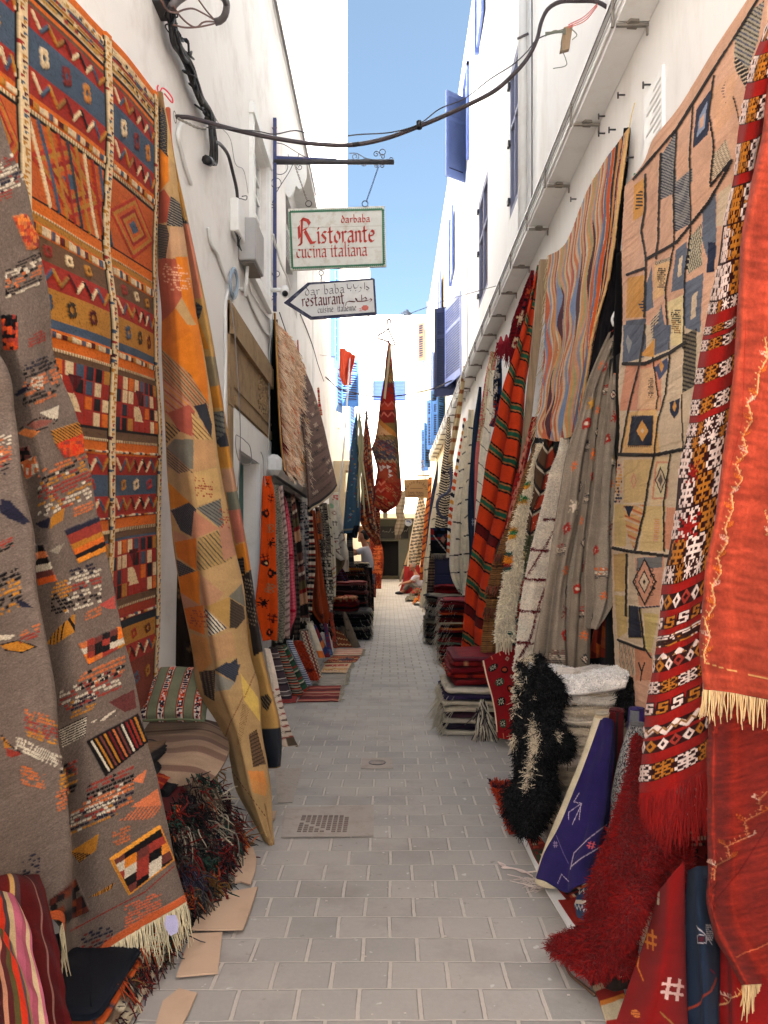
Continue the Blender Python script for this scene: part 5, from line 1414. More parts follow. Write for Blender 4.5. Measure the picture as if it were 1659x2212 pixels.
P=surface(rowsW([[(1384,1985,2.34),(1394,1960,2.33),(1412,1930,2.32)],[(1378,2020,2.3),(1386,2010,2.28),(1400,2005,2.28)],[(1382,2042,2.28),(1388,2040,2.27),(1394,2030,2.27)]]),40,20)
rug("rug",P,np.broadcast_to(lin((206,186,160)),(40,20,3)),"cream turned edge between the crimson shag and the red embroidered rug")
def mnav(cv):
 cv.line(r8(1250,1615,1300,1615,1300,1660,1250,1660,1250,1615),2,(190,180,180));cv.poly(r8(1262,1625,1290,1625,1290,1652,1262,1652),(90,40,50));cv.line(r8(1250,1560,1340,1665),2,(190,180,180));cv.dots(*r8(1325,1600)[0],10,18,4,8,[(190,180,180)],.6)
 cv.line(r8(1200,2060,1260,1990,1330,1930,1360,1860),4,(150,64,40),h=1);cv.line(r8(1330,1810,1350,1830),3,(130,30,50))
P=surface(rowsW([[(1484,1880,2.36),(1508,1872,2.3),(1548,1868,2.4)],[(1480,1950,2.26),(1510,1950,2.2),(1556,1960,2.28)],[(1484,2090,2.16),(1520,2090,2.1),(1562,2110,2.16)],[(1484,2250,2.04),(1525,2250,1.98),(1560,2250,2.06)]]),200,80)
cv=Cv(200,80,(40,52,70),57);cv.look(P);mnav(cv);cv.uvmode()
rug("rug",fold(P,.008,1.4,.4),cv,"slate blue rug with white stitched square beside the red embroidered rug",None,.010)
P=surface(rowsW([[(1550,1980,2.3),(1570,1980,2.25),(1640,2000,2.2)],[(1556,2080,2.2),(1590,2090,2.12),(1680,2100,2.1)],[(1554,2250,2.05),(1600,2250,1.98),(1720,2250,1.95)]]),140,90)
cv=Cv(140,90,(140,26,24),58);cv.look(P);vine(cv,r8(1380,2020,1440,1970,1490,1960,1530,1900));cv.uvmode()
rug("rug",fold(P,.01,1.3,.6),cv,"dark red rug with a cream vine in the bottom right corner",None,.010)
P=surface(rowsW([[(1400,1740,2.8),(1470,1760,2.75),(1540,1760,2.7)],[(1405,1830,2.78),(1475,1850,2.72),(1540,1850,2.7)],[(1430,1900,2.75),(1480,1930,2.7),(1540,1960,2.7)]]),60,60)
cv=Cv(60,60,(84,18,18),59);cv.dots(.6,.4,.3,.3,12,8,[(120,100,84),(30,24,24)],.6,keep=.6)
o,P,C=rug("rug",P,cv,"dark red patterned rug in shadow behind the long red fringe");edge_fringe(P,'bottom',60,.10,.002,(110,40,34),o)
# ---- things on the ground along the right kerb
def mat_flat(rowsD,nv,nu,seed,base,label,paint=None,z=.006,th=.008,name="floor_mat",mat=None,wob=.002):
 P=surface([[WG(x,y,z)for x,y in r]for r in rowsD],nv,nu)
 P=P.copy();P[...,2]+=np.abs(vnoise(nv,nu,5,4)-.3)*wob*3
 cv=Cv(nv,nu,base,seed)
 if paint:paint(cv)
 C=cv.finish(.08)
 o=shell(name,P,C,-th if False else th,mat or WOOL);tag(o,label,"mat")
 return o,P,C
o,P,C=mat_flat([[(1058,1690),(1104,1690)],[(1078,1740),(1130,1738)],[(1100,1800),(1150,1795)]],60,40,61,(150,60,44),"shaggy orange and black mat on the paving beside the black pile",z=.014)
pile("wool_pile",P,np.where((vnoise(60,40,16,9)>.45)[...,None],lin((176,66,32)),lin((50,30,52))),3200,.026,.005,o,lean=(-.3,-.3,.2),spread=.7)
sheet("white_board",[(1122,1808),(1136,1804),(1290,2020),(1270,2034),(1232,2018),(1180,1930)],WHITEP,"long narrow white board lying along the foot of the right hand rugs","board",th=.008)
mat_flat([[(1136,1806),(1160,1800)],[(1160,1860),(1200,1850)],[(1226,1945),(1270,1930)]],60,30,62,(140,44,36),"red and olive floor mat squeezed behind the white board",lambda cv:cv.dots(.5,.5,.5,.5,8,20,[(190,80,50),(60,70,50),(206,180,150),(40,34,34)],.8),z=.02)
def pblue(cv):cv.bands([(2,(206,196,180)),(1,(190,90,50)),(3,(60,76,110)),(1,(206,196,180)),(3,(70,84,110)),(1,(150,60,50))]);cv.zig(.35,.05,5,.05,(206,196,180),asp=1.5);cv.zig(.7,.05,6,.04,(190,190,190),asp=1.5)
P=surface(rowsW([[(1270,1895,2.74),(1300,1880,2.76)],[(1246,1935,2.7),(1292,1930,2.7)],[(1244,1970,2.68),(1284,1985,2.66)],[(1252,1995,2.66),(1272,2005,2.64)]]),70,50)
cv=Cv(70,50,(70,84,110),63);pblue(cv);rug("rug",wobble(P,.01,3,3),cv,"folded blue, cream and orange kilim poking out under the purple rug",None,.02)
mat_flat([[(1206,1945),(1250,1940)],[(1232,1985),(1280,1985)],[(1262,2025),(1310,2040)]],50,30,64,(160,44,30),"scarlet and orange flat mat behind the white board",lambda cv:cv.rect(0,1,.72,1,(216,130,40)),z=.016)
mat_flat([[(1262,2100),(1330,2080)],[(1290,2150),(1345,2130)],[(1320,2240),(1370,2240)]],60,30,65,(130,40,30),"worn red, cream and ochre mat under the crimson shag",lambda cv:cv.bands([(3,(60,30,24)),(1,(200,180,150)),(2,(150,40,30)),(1,(206,130,50)),(3,(206,190,160)),(3,(170,40,30))]),z=.01)
P=surface(rowsW([[(1335,2075,2.28),(1350,2060,2.26),(1380,2040,2.28)],[(1312,2100,2.26),(1345,2110,2.2),(1375,2090,2.24)],[(1304,2132,2.24),(1330,2142,2.2),(1366,2130,2.2)]]),50,40)
cv=Cv(50,40,(40,30,24),66);cv.dots(.6,.4,.28,.2,7,5,[(196,180,150)],.6);rug("rug",P,cv,"dark brown felt rug with white dashes under the crimson shag",None,.02)
m=MB();m.tube(curve([WG(1190,2062,.01),WG(1215,2075,.02),WG(1232,2105,.01),WG(1262,2130,.01),WG(1285,2150,.01)],24),.005,6);tag(m.build("cord",surf("brown_cord",(92,66,50)),None),"dark brown edge cord curling on the paving below the crimson shag","cord")
m=MB();m.tube(curve([WG(1076,1862,.008),WG(1092,1870,.01),WG(1084,1874,.008),WG(1110,1876,.01),WG(1130,1884,.008),WG(1160,1882,.01)],30),.003,6);m.tube(curve([WG(1076,1862,.008),WG(1082,1868,.008),WG(1100,1874,.012),WG(1128,1880,.01),WG(1150,1892,.01)],30),.003,6)
tag(m.build("string",surf("white_string",(206,186,176)),None),"knotted white string lying on the paving left of the purple rug","string")
# ================================================================== WALL FITTINGS, LEFT
p_=cx(.2197,324,0)
q_=cx(.2928,432,486)
def LW(x,y,off=.0):return WX(x,y,LX+off)
st=empty("stone_lintel",(LX,6.6,2.9),"carved brown sandstone lintel panel over the green door","lintel")
m=MB();m.box((-1.3,5.70,2.50),(-1.232,7.66,3.30));m.build("panel",STONE,st)
m=MB();m.box((-1.25,5.70,3.04),(-1.195,7.64,3.24));m.box((-1.25,5.70,3.245),(-1.21,7.64,3.275));m.build("cornice",STONE,st)
m=MB();m.box((-1.25,5.86,2.52),(-1.215,7.64,2.60));m.box((-1.25,5.86,2.66),(-1.222,7.64,2.685));m.build("lower_rail",STONE,st)
m=MB()
for k in range(70):
 y=6.9+.6*rnd.random();z=2.70+.30*rnd.random();m.box((-1.24,y,z),(-1.222+rnd.random()*.01,y+.03,z+.03),bev=.008)
m.build("carving",STONE,st)
m=MB();m.box((-1.30,5.70,.02),(-1.235,5.85,2.495));m.build("jamb",STONE,st)
ds=empty("green_door",(LX,6.5,0),"dark green door set deep in a white surround below the stone lintel","door")
m=MB();m.box((-1.405,6.03,.02),(-1.375,6.96,2.185));m.build("door_leaf",surf("green_paint",(20,88,78),.5),ds)
m=MB();m.box((-1.25,5.855,.02),(-1.225,6.015,2.50));m.box((-1.25,6.975,.02),(-1.225,7.66,2.50));m.box((-1.25,6.018,2.195),(-1.225,6.972,2.50));m.build("surround",WHITEP,ds)
cn=tag(MB().box((-1.249,7.35,2.13),(-1.08,10.7,2.34),bev=.05).build("canopy_slab",WHITEP,None),"rounded white concrete canopy over the dark shop opening on the left","canopy")
wn=empty("window",(LX,7.1,4.6),"white many paned window high on the left wall before the blue post","window")
m=MB();m.box((-1.345,6.675,3.905),(-1.335,7.495,5.245));m.build("glass_panes",surf("pale_window_glass",(176,176,176),.25,.1,3,0),wn)
m=MB()
for k in range(4):y=6.68+k*.262;m.box((-1.335,y,3.905),(-1.31,y+.03,5.245))
for k in range(8):z=3.905+k*.187;m.box((-1.335,6.68,z),(-1.312,7.49,z+.03))
m.build("mullions",WHITEP,wn)
m=MB();m.box((-1.25,6.56,5.26),(-1.20,7.58,5.36));m.box((-1.25,6.58,3.90),(-1.215,6.665,5.26));m.box((-1.25,7.505,3.90),(-1.215,7.58,5.26));m.box((-1.25,6.56,3.80),(-1.20,7.58,3.89));m.build("frame",WHITEP,wn)
hd=empty("window_hood",(LX,9.4,6),"scalloped white hood over a dark window behind the big hanging sign","hood")
def scal(y):
 pts=[(-1.25,y,6.0),(-1.0,y,6.0),(-1.0,y,5.86)]
 for t in np.linspace(0,1,14):pts.append((-1.0-.25*t,y,5.86-.20*t-.10*abs(math.sin(t*math.pi*2.0))))
 return pts
m=MB();m.prism(scal(8.86),(0,0,0),(0,.05,0));m.prism(scal(10.02),(0,0,0),(0,.05,0));m.box((-1.25,8.86,6.001),(-.98,10.07,6.04));m.build("hood_panels",WHITEP,hd)
m=MB();m.box((-1.7,8.92,4.5),(-1.66,9.98,5.7));m.build("window_pane",DARK,hd)
m=MB();m.box((-1.40,9.1,5.0),(-1.27,9.7,5.4));
for k in range(6):m.box((-1.269,9.12,5.03+k*.055),(-1.26,9.68,5.055+k*.055))
m.build("cooling_unit",surf("pale_grey",(170,168,164)),hd)
PZ=7.84
post=empty("sign_bracket",(LX,PZ,3.5),"dark blue iron post with long arm and curled scrolls carrying the restaurant signs","bracket")
px=-1.222
m=MB();m.box((px-.012,PZ-.018,EYE+(HY-672)/F*PZ),(px+.024,PZ+.018,EYE+(HY-256)/F*PZ));m.build("post",POSTBLUE,post)
zA=EYE+(HY-350)/F*PZ;xE=(851-HX)/F*PZ
m=MB();m.tube([(px,PZ,zA),(xE,PZ,zA)],.026,12);m.build("arm",IRON,post)
m=MB();m.prism([(px+.02,PZ-.01,zA+.03),(px+.02,PZ-.01,zA+.06),(px+.66,PZ-.01,zA+.034),(px+.66,PZ-.01,zA+.022)],(0,0,0),(0,.02,0));m.build("rail",POSTBLUE,post)
def SP(x,y,off=0):return W(x,y,PZ+off)
ex,ez=(1,0,0),(0,0,1)
k_=PZ/F
sc_=[]
D4=lambda X,Y:(540+X*.358,Y*.358)
for(X,Y,r,a0,tr)in((150,770,16,3,1.3),(385,925,30,3.6,1.4),(635,945,24,.5,-1.3),(690,985,30,.0,1.2),(762,930,20,0,1.3),(800,917,17,0,1.0),(800,945,16,3,-1.3),(850,960,18,3,1.2),(855,980,16,1.5,-1.4),(800,1000,14,2,1.2),(760,1000,13,1,-1.2),(300,1008,20,2,1.3),
(262,930,32,3.2,.5),(180,1005,48,1.6,-1.0),(158,1105,30,1.2,1.0),(137,1245,14,0,1.3),(160,1650,26,3,1.3),(148,1775,20,3,1.3),(148,1815,16,3,-1.3)):
 x,y=D4(X,Y);r_=r*.358*k_
 sc_.append(spiral(SP(x,y),r_,r_*(.25 if abs(tr)>1.05 else 1.),a0,tr,ex,ez))
for pts in(((140,860),(200,870),(260,905),(330,945),(390,962)),((262,985),(235,1040),(190,1110),(150,1180),(135,1225)),((600,925),(640,925),(700,955),(760,965))):
 sc_.append(curve([SP(*D4(*q))for q in pts],20))
m=MB()
for s_ in sc_:m.tube(s_,.0042,6)
m.build("scrolls",surf("grey_iron",(96,90,96),.5,.2),post)
# ---- lettering: strokes of a slanted broad nib, laid on the boards as thin painted slabs
GOTH={
'R':[[(.16,.02),(.22,.95)],[(.02,.72),(.14,.90),(.30,.97)],[(.22,.97),(.48,.90),(.58,.76),(.44,.60),(.24,.54)],[(.34,.52),(.50,.25),(.62,.06),(.82,.08)],[(.02,.0),(.18,.03)],[(.08,.25),(.06,.70)]],
'i':[[(.08,.5),(.14,.46),(.14,.06),(.22,.03)],[(.12,.66),(.16,.62)]],
's':[[(.34,.47),(.20,.50),(.08,.40),(.30,.20),(.26,.06),(.06,.05)]],
't':[[(.14,.68),(.14,.08),(.22,.03),(.30,.07)],[(.02,.48),(.30,.50)]],
'o':[[(.20,.50),(.06,.34),(.08,.12),(.20,.03),(.34,.18),(.34,.38),(.20,.50)]],
'r':[[(.06,.47),(.12,.44),(.12,.04)],[(.12,.38),(.22,.49),(.32,.45)]],
'a':[[(.06,.44),(.20,.50),(.32,.46),(.32,.08),(.38,.03)],[(.32,.30),(.12,.26),(.06,.12),(.14,.03),(.30,.10)]],
'n':[[(.05,.47),(.10,.44),(.10,.04)],[(.10,.38),(.22,.49),(.32,.44),(.32,.08),(.38,.03)]],
'u':[[(.06,.49),(.10,.44),(.10,.10),(.20,.03),(.32,.10)],[(.30,.49),(.34,.44),(.34,.06),(.40,.03)]],
'e':[[(.06,.26),(.34,.32),(.32,.44),(.20,.50),(.06,.36),(.08,.12),(.20,.03),(.34,.08)]],
'c':[[(.34,.43),(.20,.50),(.07,.36),(.08,.12),(.20,.03),(.34,.09)]],
'l':[[(.10,.86),(.13,.80),(.13,.08),(.20,.03)]],
'd':[[(.20,.50),(.06,.36),(.07,.12),(.20,.03),(.34,.16),(.34,.40),(.14,.80)]],
'b':[[(.08,.88),(.11,.82),(.11,.08),(.22,.03),(.34,.14),(.34,.36),(.22,.49),(.11,.40)]],
'M':[[(.06,.02),(.10,.80)],[(.10,.80),(.24,.30),(.40,.80)],[(.40,.80),(.46,.02)]],
'B':[[(.10,.02),(.10,.82)],[(.02,.80),(.26,.86),(.38,.70),(.14,.48),(.40,.36),(.38,.12),(.10,.02)]],
'h':[[(.10,.86),(.10,.04)],[(.10,.38),(.24,.49),(.34,.42),(.34,.04)]],
}
ADV={'R':.78,'i':.24,'s':.40,'t':.34,'o':.40,'r':.34,'a':.42,'n':.42,'u':.44,'e':.40,'c':.38,'l':.24,'d':.40,'b':.40,'M':.54,'B':.48,' ':.24,'h':.40}
def nib(m,paths,org,ex,ez,sc,nw,na=.6,asp=1.,nrm=(0,-1,0),t=.002):
 """paths in letter units -> slanted pen strokes as thin slabs"""
 org=Vector(org);ex=Vector(ex);ez=Vector(ez);n=Vector(nrm)*t
 v=(ex*math.cos(na)+ez*math.sin(na))*nw/2
 for path in paths:
  pts=[org+ex*(a*sc*asp)+ez*(b*sc)for a,b in path]
  for a,b in zip(pts[:-1],pts[1:]):
   d=(b-a).normalized();w_=v+(ez*math.cos(na)-ex*math.sin(na))*nw*.13
   if abs(d.cross(w_).length)<nw*.12:w_=w_+(ez*math.cos(na)-ex*math.sin(na))*nw*.12
   q=[a-w_,a+w_,b+w_,b-w_]
   m.raw([p+n for p in q],[(0,1,2,3)])
def write(m,text,org,ex,ez,sc,nw,asp=1.,big=1.,**k):
 x=0.
 for ch in text:
  s=sc
  if ch in GOTH:nib(m,GOTH[ch],Vector(org)+Vector(ex)*(x*sc*asp),ex,ez,s*(big if ch.isupper()else 1),nw*(1.2 if ch.isupper()else 1),asp=asp,**k)
  x+=ADV.get(ch,.4)*(big if ch.isupper()else 1)
 return x*sc*asp
def board(name,pts,th,mat,parent):
 m=MB();m.prism(pts,(0,0,0),(0,th,0));return m.build(name,mat,parent)
SZ=7.80
SIGN=surf("sign_cream_paint",(206,204,194),.6,.05,9,.15,50,.3,dirt=(170,150,120),dirt_s=14,dirt_amt=.6)
RED_P=surf("sign_red_paint",(176,58,48),.7,.25,60,0)
GRN_P=surf("sign_green_paint",(62,112,84),.7,.2,60,0)
MAR_P=surf("sign_maroon_paint",(92,36,34),.7,.2,60,0)
BLK_P=surf("sign_black_paint",(58,46,46),.7,.2,60,0)
NAV_P=surf("sign_navy_paint",(50,52,72),.7,.25,30,0,dirt=(150,150,160),dirt_s=14,dirt_amt=.4)
sg=empty("restaurant_sign",SP(728,512),"cream sign with green leaf border and red lettering hanging from the blue bracket arm","sign")
e4=cx(.2076,567,270)
c0=[W(x,y,SZ)for x,y in e4(268,872,1270,842,1290,1470,290,1510)]
board("board",c0,.03,SIGN,sg)
O=W(*e4(268,872)[0],SZ);TX=(W(*e4(1270,842)[0],SZ)-O);BX=(W(*e4(290,1510)[0],SZ)-O)
su,sv=TX.normalized(),-(BX.normalized())
def onS(X,Y,f=.003):return W(*e4(X,Y)[0],SZ)+Vector((0,-f,0))
kk=.2076/F*SZ
m=MB()
for a,b in(((285,905),(1252,878)),((1252,878),(1262,1452)),((1262,1452),(312,1490)),((312,1490),(285,905))):
 A_,B_=onS(*a),onS(*b);d=(B_-A_);L_=d.length;d.normalize();up=Vector((-d.z,0,d.x))*(13*kk)
 m.raw([A_-up*.55,B_-up*.55,B_+up*.55,A_+up*.55],[(0,1,2,3)])
 n=int(L_/(21*kk))
 for j in range(n):
  c=A_+d*(L_*(j+.5)/n);h=10*kk
  u2=up*1.4
  m.raw([c-d*h-u2*.6+Vector((0,-.001,0)),c+d*h-u2*.6+Vector((0,-.001,0)),c+d*h*.8+u2*.5+Vector((0,-.001,0)),c+u2*1.0+Vector((0,-.001,0)),c-d*h*.8+u2*.5+Vector((0,-.001,0))],[(0,1,2,3,4)])
m.build("leaf_border",GRN_P,sg)
m=MB()
write(m,"darbaba",onS(815,1022),su,sv,88*kk*1.1,13*kk,asp=1.13)
m.build("small_lettering",RED_P,sg)
m=MB()
write(m,"R",onS(370,1250),su,sv,280*kk,30*kk,asp=.8);write(m,"istorante",onS(560,1240),su,sv,250*kk,27*kk,asp=.745)
m.build("main_lettering",RED_P,sg)
m=MB();write(m,"cucina",onS(350,1390),su,sv,185*kk,16*kk,asp=.76);write(m,"italiana",onS(705,1378),su,sv,185*kk,16*kk,asp=.765)
m.build("lower_lettering",RED_P,sg)
m=MB()
for X in(300,1050):pass
m.tube([onS(290,1072,.001),onS(1262,1048,.001)],.0012,4);m.tube([onS(300,1296,.001),onS(1270,1268,.001)],.001,4)
m.build("plank_seam",WOOD,sg)
m=MB()
def chain(m,a,b,n,r=.012):
 a,b=Vector(a),Vector(b)
 for j in range(n):
  c=a+(b-a)*((j+.5)/n);d=(b-a).normalized();L_=(b-a).length/n*.72
  o_=Vector((0,1,0))if j%2 else Vector((d.z,0,-d.x))
  m.tube([c+d*(math.cos(t)*L_)+o_*(math.sin(t)*r*.6)for t in np.linspace(0,2*math.pi,9)[:-1]],.0028,5,closed=True)
chain(m,W(*e4(335,410)[0],SZ),W(*e4(465,790)[0],SZ),22);m.build("chain",surf("rusty_chain",(120,104,92),.6,.2),sg)
m=MB();chain(m,W(*e4(1210,425)[0],SZ),W(*e4(1080,800)[0],SZ),22);m.build("chain",surf("bluish_chain",(84,88,130),.6,.2),sg)
for X,Y in((480,818),(1067,820)):
 m=MB();c=W(*e4(X,Y)[0],SZ);m.tube([c+Vector((math.cos(t),0,math.sin(t)))*31*kk for t in np.linspace(0,2*math.pi,19)[:-1]],.005,6,closed=True);m.build("ring",IRON,sg)
for X,Y in((612,1540),(970,1525)):
 m=MB();c=W(*e4(X,Y)[0],SZ);m.tube([c+Vector((math.cos(t),0,math.sin(t)))*24*kk for t in np.linspace(0,2*math.pi,15)[:-1]],.004,6,closed=True)
 chain(m,c-Vector((0,0,24*kk)),c-Vector((0,0,80*kk)),3);m.build("link_ring",IRON,sg)
ar=empty("arrow_sign",SP(715,645),"white arrow shaped sign with navy edge pointing left below the cream sign","sign")
out=e4(222,1848,470,1640,1140,1592,1168,1602,1190,1965,1175,1975,500,2022)
board("board",[W(x,y,SZ)for x,y in out],.022,NAV_P,ar)
inn=e4(290,1848,492,1662,1148,1612,1168,1945,512,1992)
board("face",[W(x,y,SZ-.004)for x,y in inn],.003,surf("sign_white_paint",(214,212,208),.6,.04,9,.1,50,.3,dirt=(180,170,160),dirt_s=14,dirt_amt=.4),ar)
ax=(W(*e4(1148,1612)[0],SZ)-W(*e4(492,1662)[0],SZ)).normalized();az=Vector((-ax.z,0,ax.x))
onA=lambda X,Y:onS(X,Y,.007)
m=MB();write(m,"dar",onA(440,1782),ax,az,112*kk,9*kk,asp=1.25);write(m,"baba",onA(636,1768),ax,az,118*kk,9*kk,asp=1.15);m.build("latin_lettering",BLK_P,ar)
def arab(m,paths,nw,na=.9):
 for path in paths:
  pts=[onA(*q)for q in path];v=(ax*math.cos(na)+az*math.sin(na))*nw*kk/2
  for a,b in zip(pts[:-1],pts[1:]):
   w_=v
   if(b-a).normalized().cross(v).length<nw*kk*.1:w_=v+(az*math.cos(na)-ax*math.sin(na))*nw*kk*.15
   m.raw([a-w_,a+w_,b+w_,b-w_],[(0,1,2,3)])
m=MB();arab(m,[[(880,1655),(885,1700),(905,1706),(925,1700),(930,1680)],[(945,1660),(955,1700),(975,1700),(990,1690),(1000,1665)],[(1015,1690),(1030,1700),(1020,1728),(1000,1740)],[(1060,1640),(1064,1710)],[(1080,1680),(1112,1705),(1095,1720),(1080,1712)],[(915,1722),(921,1728)],[(968,1722),(974,1728)]],10)
m.build("arabic_lettering",BLK_P,ar)
m=MB();write(m,"restaurant",onA(410,1898),ax,az,170*kk,17*kk,asp=.68)
arab(m,[[(870,1850),(900,1836),(960,1842),(985,1820),(965,1805),(990,1838),(1050,1836),(1095,1828)],[(1030,1770),(1034,1830)],[(1036,1815),(1070,1795),(1085,1815),(1060,1836)],[(1100,1830),(1125,1808),(1138,1826),(1118,1838)],[(870,1850),(868,1880)]],14)
m.build("middle_lettering",MAR_P,ar)
m=MB();write(m,"cuisine",onA(575,1962),ax,az,92*kk,8*kk,asp=.72);write(m,"italienne",onA(778,1948),ax,az,92*kk,8*kk,asp=.70)
m.build("bottom_lettering",BLK_P,ar)
m=MB();c=onA(1068,1905);m.raw([c+(ax*math.cos(t)+az*math.sin(t)*.8)*36*kk*(1+.08*math.sin(t*7))for t in np.linspace(0,2*math.pi,25)[:-1]],[tuple(range(24))])
arab(m,[[(1005,1912),(1028,1912),(1008,1935),(1034,1935)]],7);m.build("painted_pomegranate",surf("faded_red_paint",(206,110,96)),ar)
cc=empty("security_camera",LW(600,625),"white bullet security camera mounted in front of the blue post","camera")
m=MB();m.box((-1.249,7.52,3.98),(-1.22,7.68,4.12));m.tube([(-1.23,7.6,4.05),(-1.09,7.6,4.05)],.022,10);m.build("mount",WHITEP,cc)
m=MB();m.tube([(-1.085,7.66,4.065),(-1.06,7.50,3.97)],.034,14);m.tube([(-1.087,7.665,4.085),(-1.058,7.48,3.975)],.042,10,cap=True);m.build("housing",WHITEP,cc)
m=MB();m.tube([(-1.0575,7.478,3.973),(-1.056,7.47,3.968)],.03,14);m.build("lens",BLACKP,cc)
def wcable(name,ptsD,r,mat,label,cat,off=.012,n=40,seg=7,plane=None):
 P=curve([WX(x,y,(LX if plane is None else plane)+off)for x,y in ptsD],n)
 m=MB();m.tube(P,r,seg);return tag(m.build(name,mat,None),label,cat)
wcable("conduit",q_(60,20,80,130,130,220,155,300,200,420),.013,WHITEP,"white plaster covered conduit running down beside the meter boxes","conduit")
wcable("conduit",q_(205,480,190,560,185,700,188,1000,184,1200,178,1420),.012,WHITEP,"knobbly white conduit going straight down left of the stone lintel","conduit")
wcable("conduit",q_(300,470,340,500,390,620,440,720,490,800,522,800,530,700),.012,WHITEP,"white conduit sweeping down right above the stone lintel","conduit")
wcable("conduit",q_(355,360,365,450,420,560,490,670,515,690),.008,WHITEP,"thin white conduit below the paned window sill","conduit")
wcable("conduit",q_(540,70,560,160,600,290,640,380,668,470),.012,WHITEP,"white flexible conduit hanging beside the blue post to the camera","conduit",off=.05)
wcable("conduit",p_(330,1200,285,1260,275,1340,310,1480,350,1640,405,1810),.014,WHITEP,"thick white conduit curving down below the black cable's anchor ring","conduit")
wcable("wire",p_(600,1090,700,1250,800,1400,830,1580,930,1700,965,1900),.003,surf("pale_wire",(170,166,160)),"thin pale wire hanging from the cable bundle towards the meter boxes","wire")
wcable("wire",q_(230,560,245,700,262,860,270,1000,290,1300,298,1600,290,1800,275,1960),.004,surf("lilac_wire",(140,134,134)),"long loose grey wire hanging in front of the stone lintel","wire",off=.08)
wcable("wire",q_(265,1550,262,1620,285,1730,340,1770,380,1740,375,1660,330,1590,270,1548),.0035,surf("lilac_wire",(140,134,134)),"loop of loose grey wire in front of the white door surround","wire",off=.06)
wcable("wire",q_(540,650,515,900,508,1100,512,1400,500,1700,492,1870),.004,surf("pale_wire",(170,166,160)),"pale wire dropping from the blue post foot past the canopy","wire",off=.05)
wcable("wire",q_(450,1675,465,1720,470,1820,485,1925),.004,surf("pale_wire",(170,166,160)),"short pale wire on the face of the white canopy","wire",off=.2)
wcable("wire",cx(.1953,551,675)(500,20,560,160,640,380,690,560,760,760),.008,PIPE,"grey cable rising along the wall above the fringed peach rug","wire")
wcable("wire",cx(.1953,551,675)(270,0,350,230,470,470),.006,PIPE,"dark rope line holding the fringed peach rug to the wall","wire",off=.06)
m=MB()
for k in range(9):
 c=q_(250,430)[0];pts=[]
 for t in np.linspace(0,2*math.pi,30)[:-1]:
  X,Y=250+(34-k*1.6)*math.cos(t)+2*math.sin(k*3),428+(118-k*5)*math.sin(t)+3*math.cos(k*5)
  x,y=q_(X,Y)[0];pts.append(WX(x,y,LX+.02+.007*(k%4)))
 m.tube(pts,.0045,5,closed=True)
tag(m.build("cable_coil",surf("pale_blue_cable",(150,166,182),.5,.15,20,0),None),"coil of pale blue cable hung on the wall above the stone lintel","cable coil")
def wbox(name,ya,yb,za,zb,d,mat,label,parts=None):
 r=empty(name,(LX,(ya+yb)/2,za),label,"meter box")
 MB().box((LX,ya,za),(LX+d,yb,zb),bev=.008).build("box",mat,r);return r
bx=wbox("meter_box",6.1,6.5,3.77,4.12,.145,surf("grey_box",(166,164,162),.5),"pale grey meter box with a pipe below, beside the paned window")
MB().box((LX+.02,6.13,3.75),(LX+.125,6.47,3.765)).build("base_plate",surf("box_edge",(120,112,104)),bx)
m=MB();m.tube([(-1.19,6.2,3.755),(-1.21,6.2,3.5)],.014,8);m.build("pipe",WHITEP,bx)
bx=wbox("meter_box",5.78,6.04,3.87,4.13,.07,WHITEP,"small white junction box with bare wires beneath, left of the grey meter box")
m=MB()
for k in range(5):m.tube(curve([(-1.22+k*.008,5.80+k*.03,3.88),(-1.20,5.82+k*.02,3.83),(-1.21+k*.008,5.88,3.79-k*.01)],8),.004,5)
m.build("bare_wires",BLACKP,bx)
def LB(X,Y,off=.05):x,y=p_(X,Y)[0];return WX(x,y,LX+off)
cb=empty("cable_bundle",LB(350,500),"thick black bundle of taped cables running down the left wall","cables")
spine=[(150,-80),(195,0),(200,120),(205,230),(240,380),(310,540),(380,660),(430,800),(490,960),(560,1080),(600,1180)]
r_=np.random.default_rng(4)
m=MB()
for k in range(9):
 o1,o2=r_.normal()*16,r_.random()*.05
 pts=[LB(X+o1*(1+.3*math.sin(j+k))+r_.normal()*6,Y+r_.normal()*5,.02+o2+r_.random()*.015)for j,(X,Y)in enumerate(spine)]
 m.tube(curve(pts,40),.011+.006*r_.random(),7)
m.build("cable_strands",BLACKP,cb)
m=MB()
for k in range(13):
 X,Y=[np.interp(min(1,max(0,k/12+r_.normal()*.03)),np.linspace(0,1,len(spine)),[s[i]for s in spine])for i in(0,1)]
 c=LB(X,Y+r_.normal()*12,.05);a=r_.random()*.8
 q1=.022+.02*r_.random()
 m.tube([c+Vector((math.cos(t)*q1,math.sin(t)*(.05+.03*a),math.sin(t)*.06*a-.02*math.cos(t)))for t in np.linspace(0,2*math.pi,13)[:-1]],.004+.004*a,5,closed=True)
 m.tube(curve([c,c+Vector((.03,-.06+.04*r_.random(),-.02)),c+Vector((.035,-.11*r_.random(),-.06-.06*r_.random()))],8),.007,5)
m.build("tape_ties",BLACKP,cb)
m=MB()
for k in range(5):
 m.tube(curve([LB(585+k*9,1180,.03+.01*k),LB(590+k*12,1300,.05),LB(600+k*14,1450,.05+.01*(k%2)),LB(590+k*16,1560+10*k,.04),LB(570+k*12,1600+4*k,.04)],24),.010,7)
m.tube([LB(550,1570,.05),LB(590,1590,.06)],.03,8);m.build("cable_tail",BLACKP,cb)
m=MB();m.tube(curve([LB(630,1390,.05),LB(700,1430,.04),LB(770,1530,.05),LB(810,1680,.05),LB(850,1850,.05),LB(862,1960,.04)],30),.013,7)
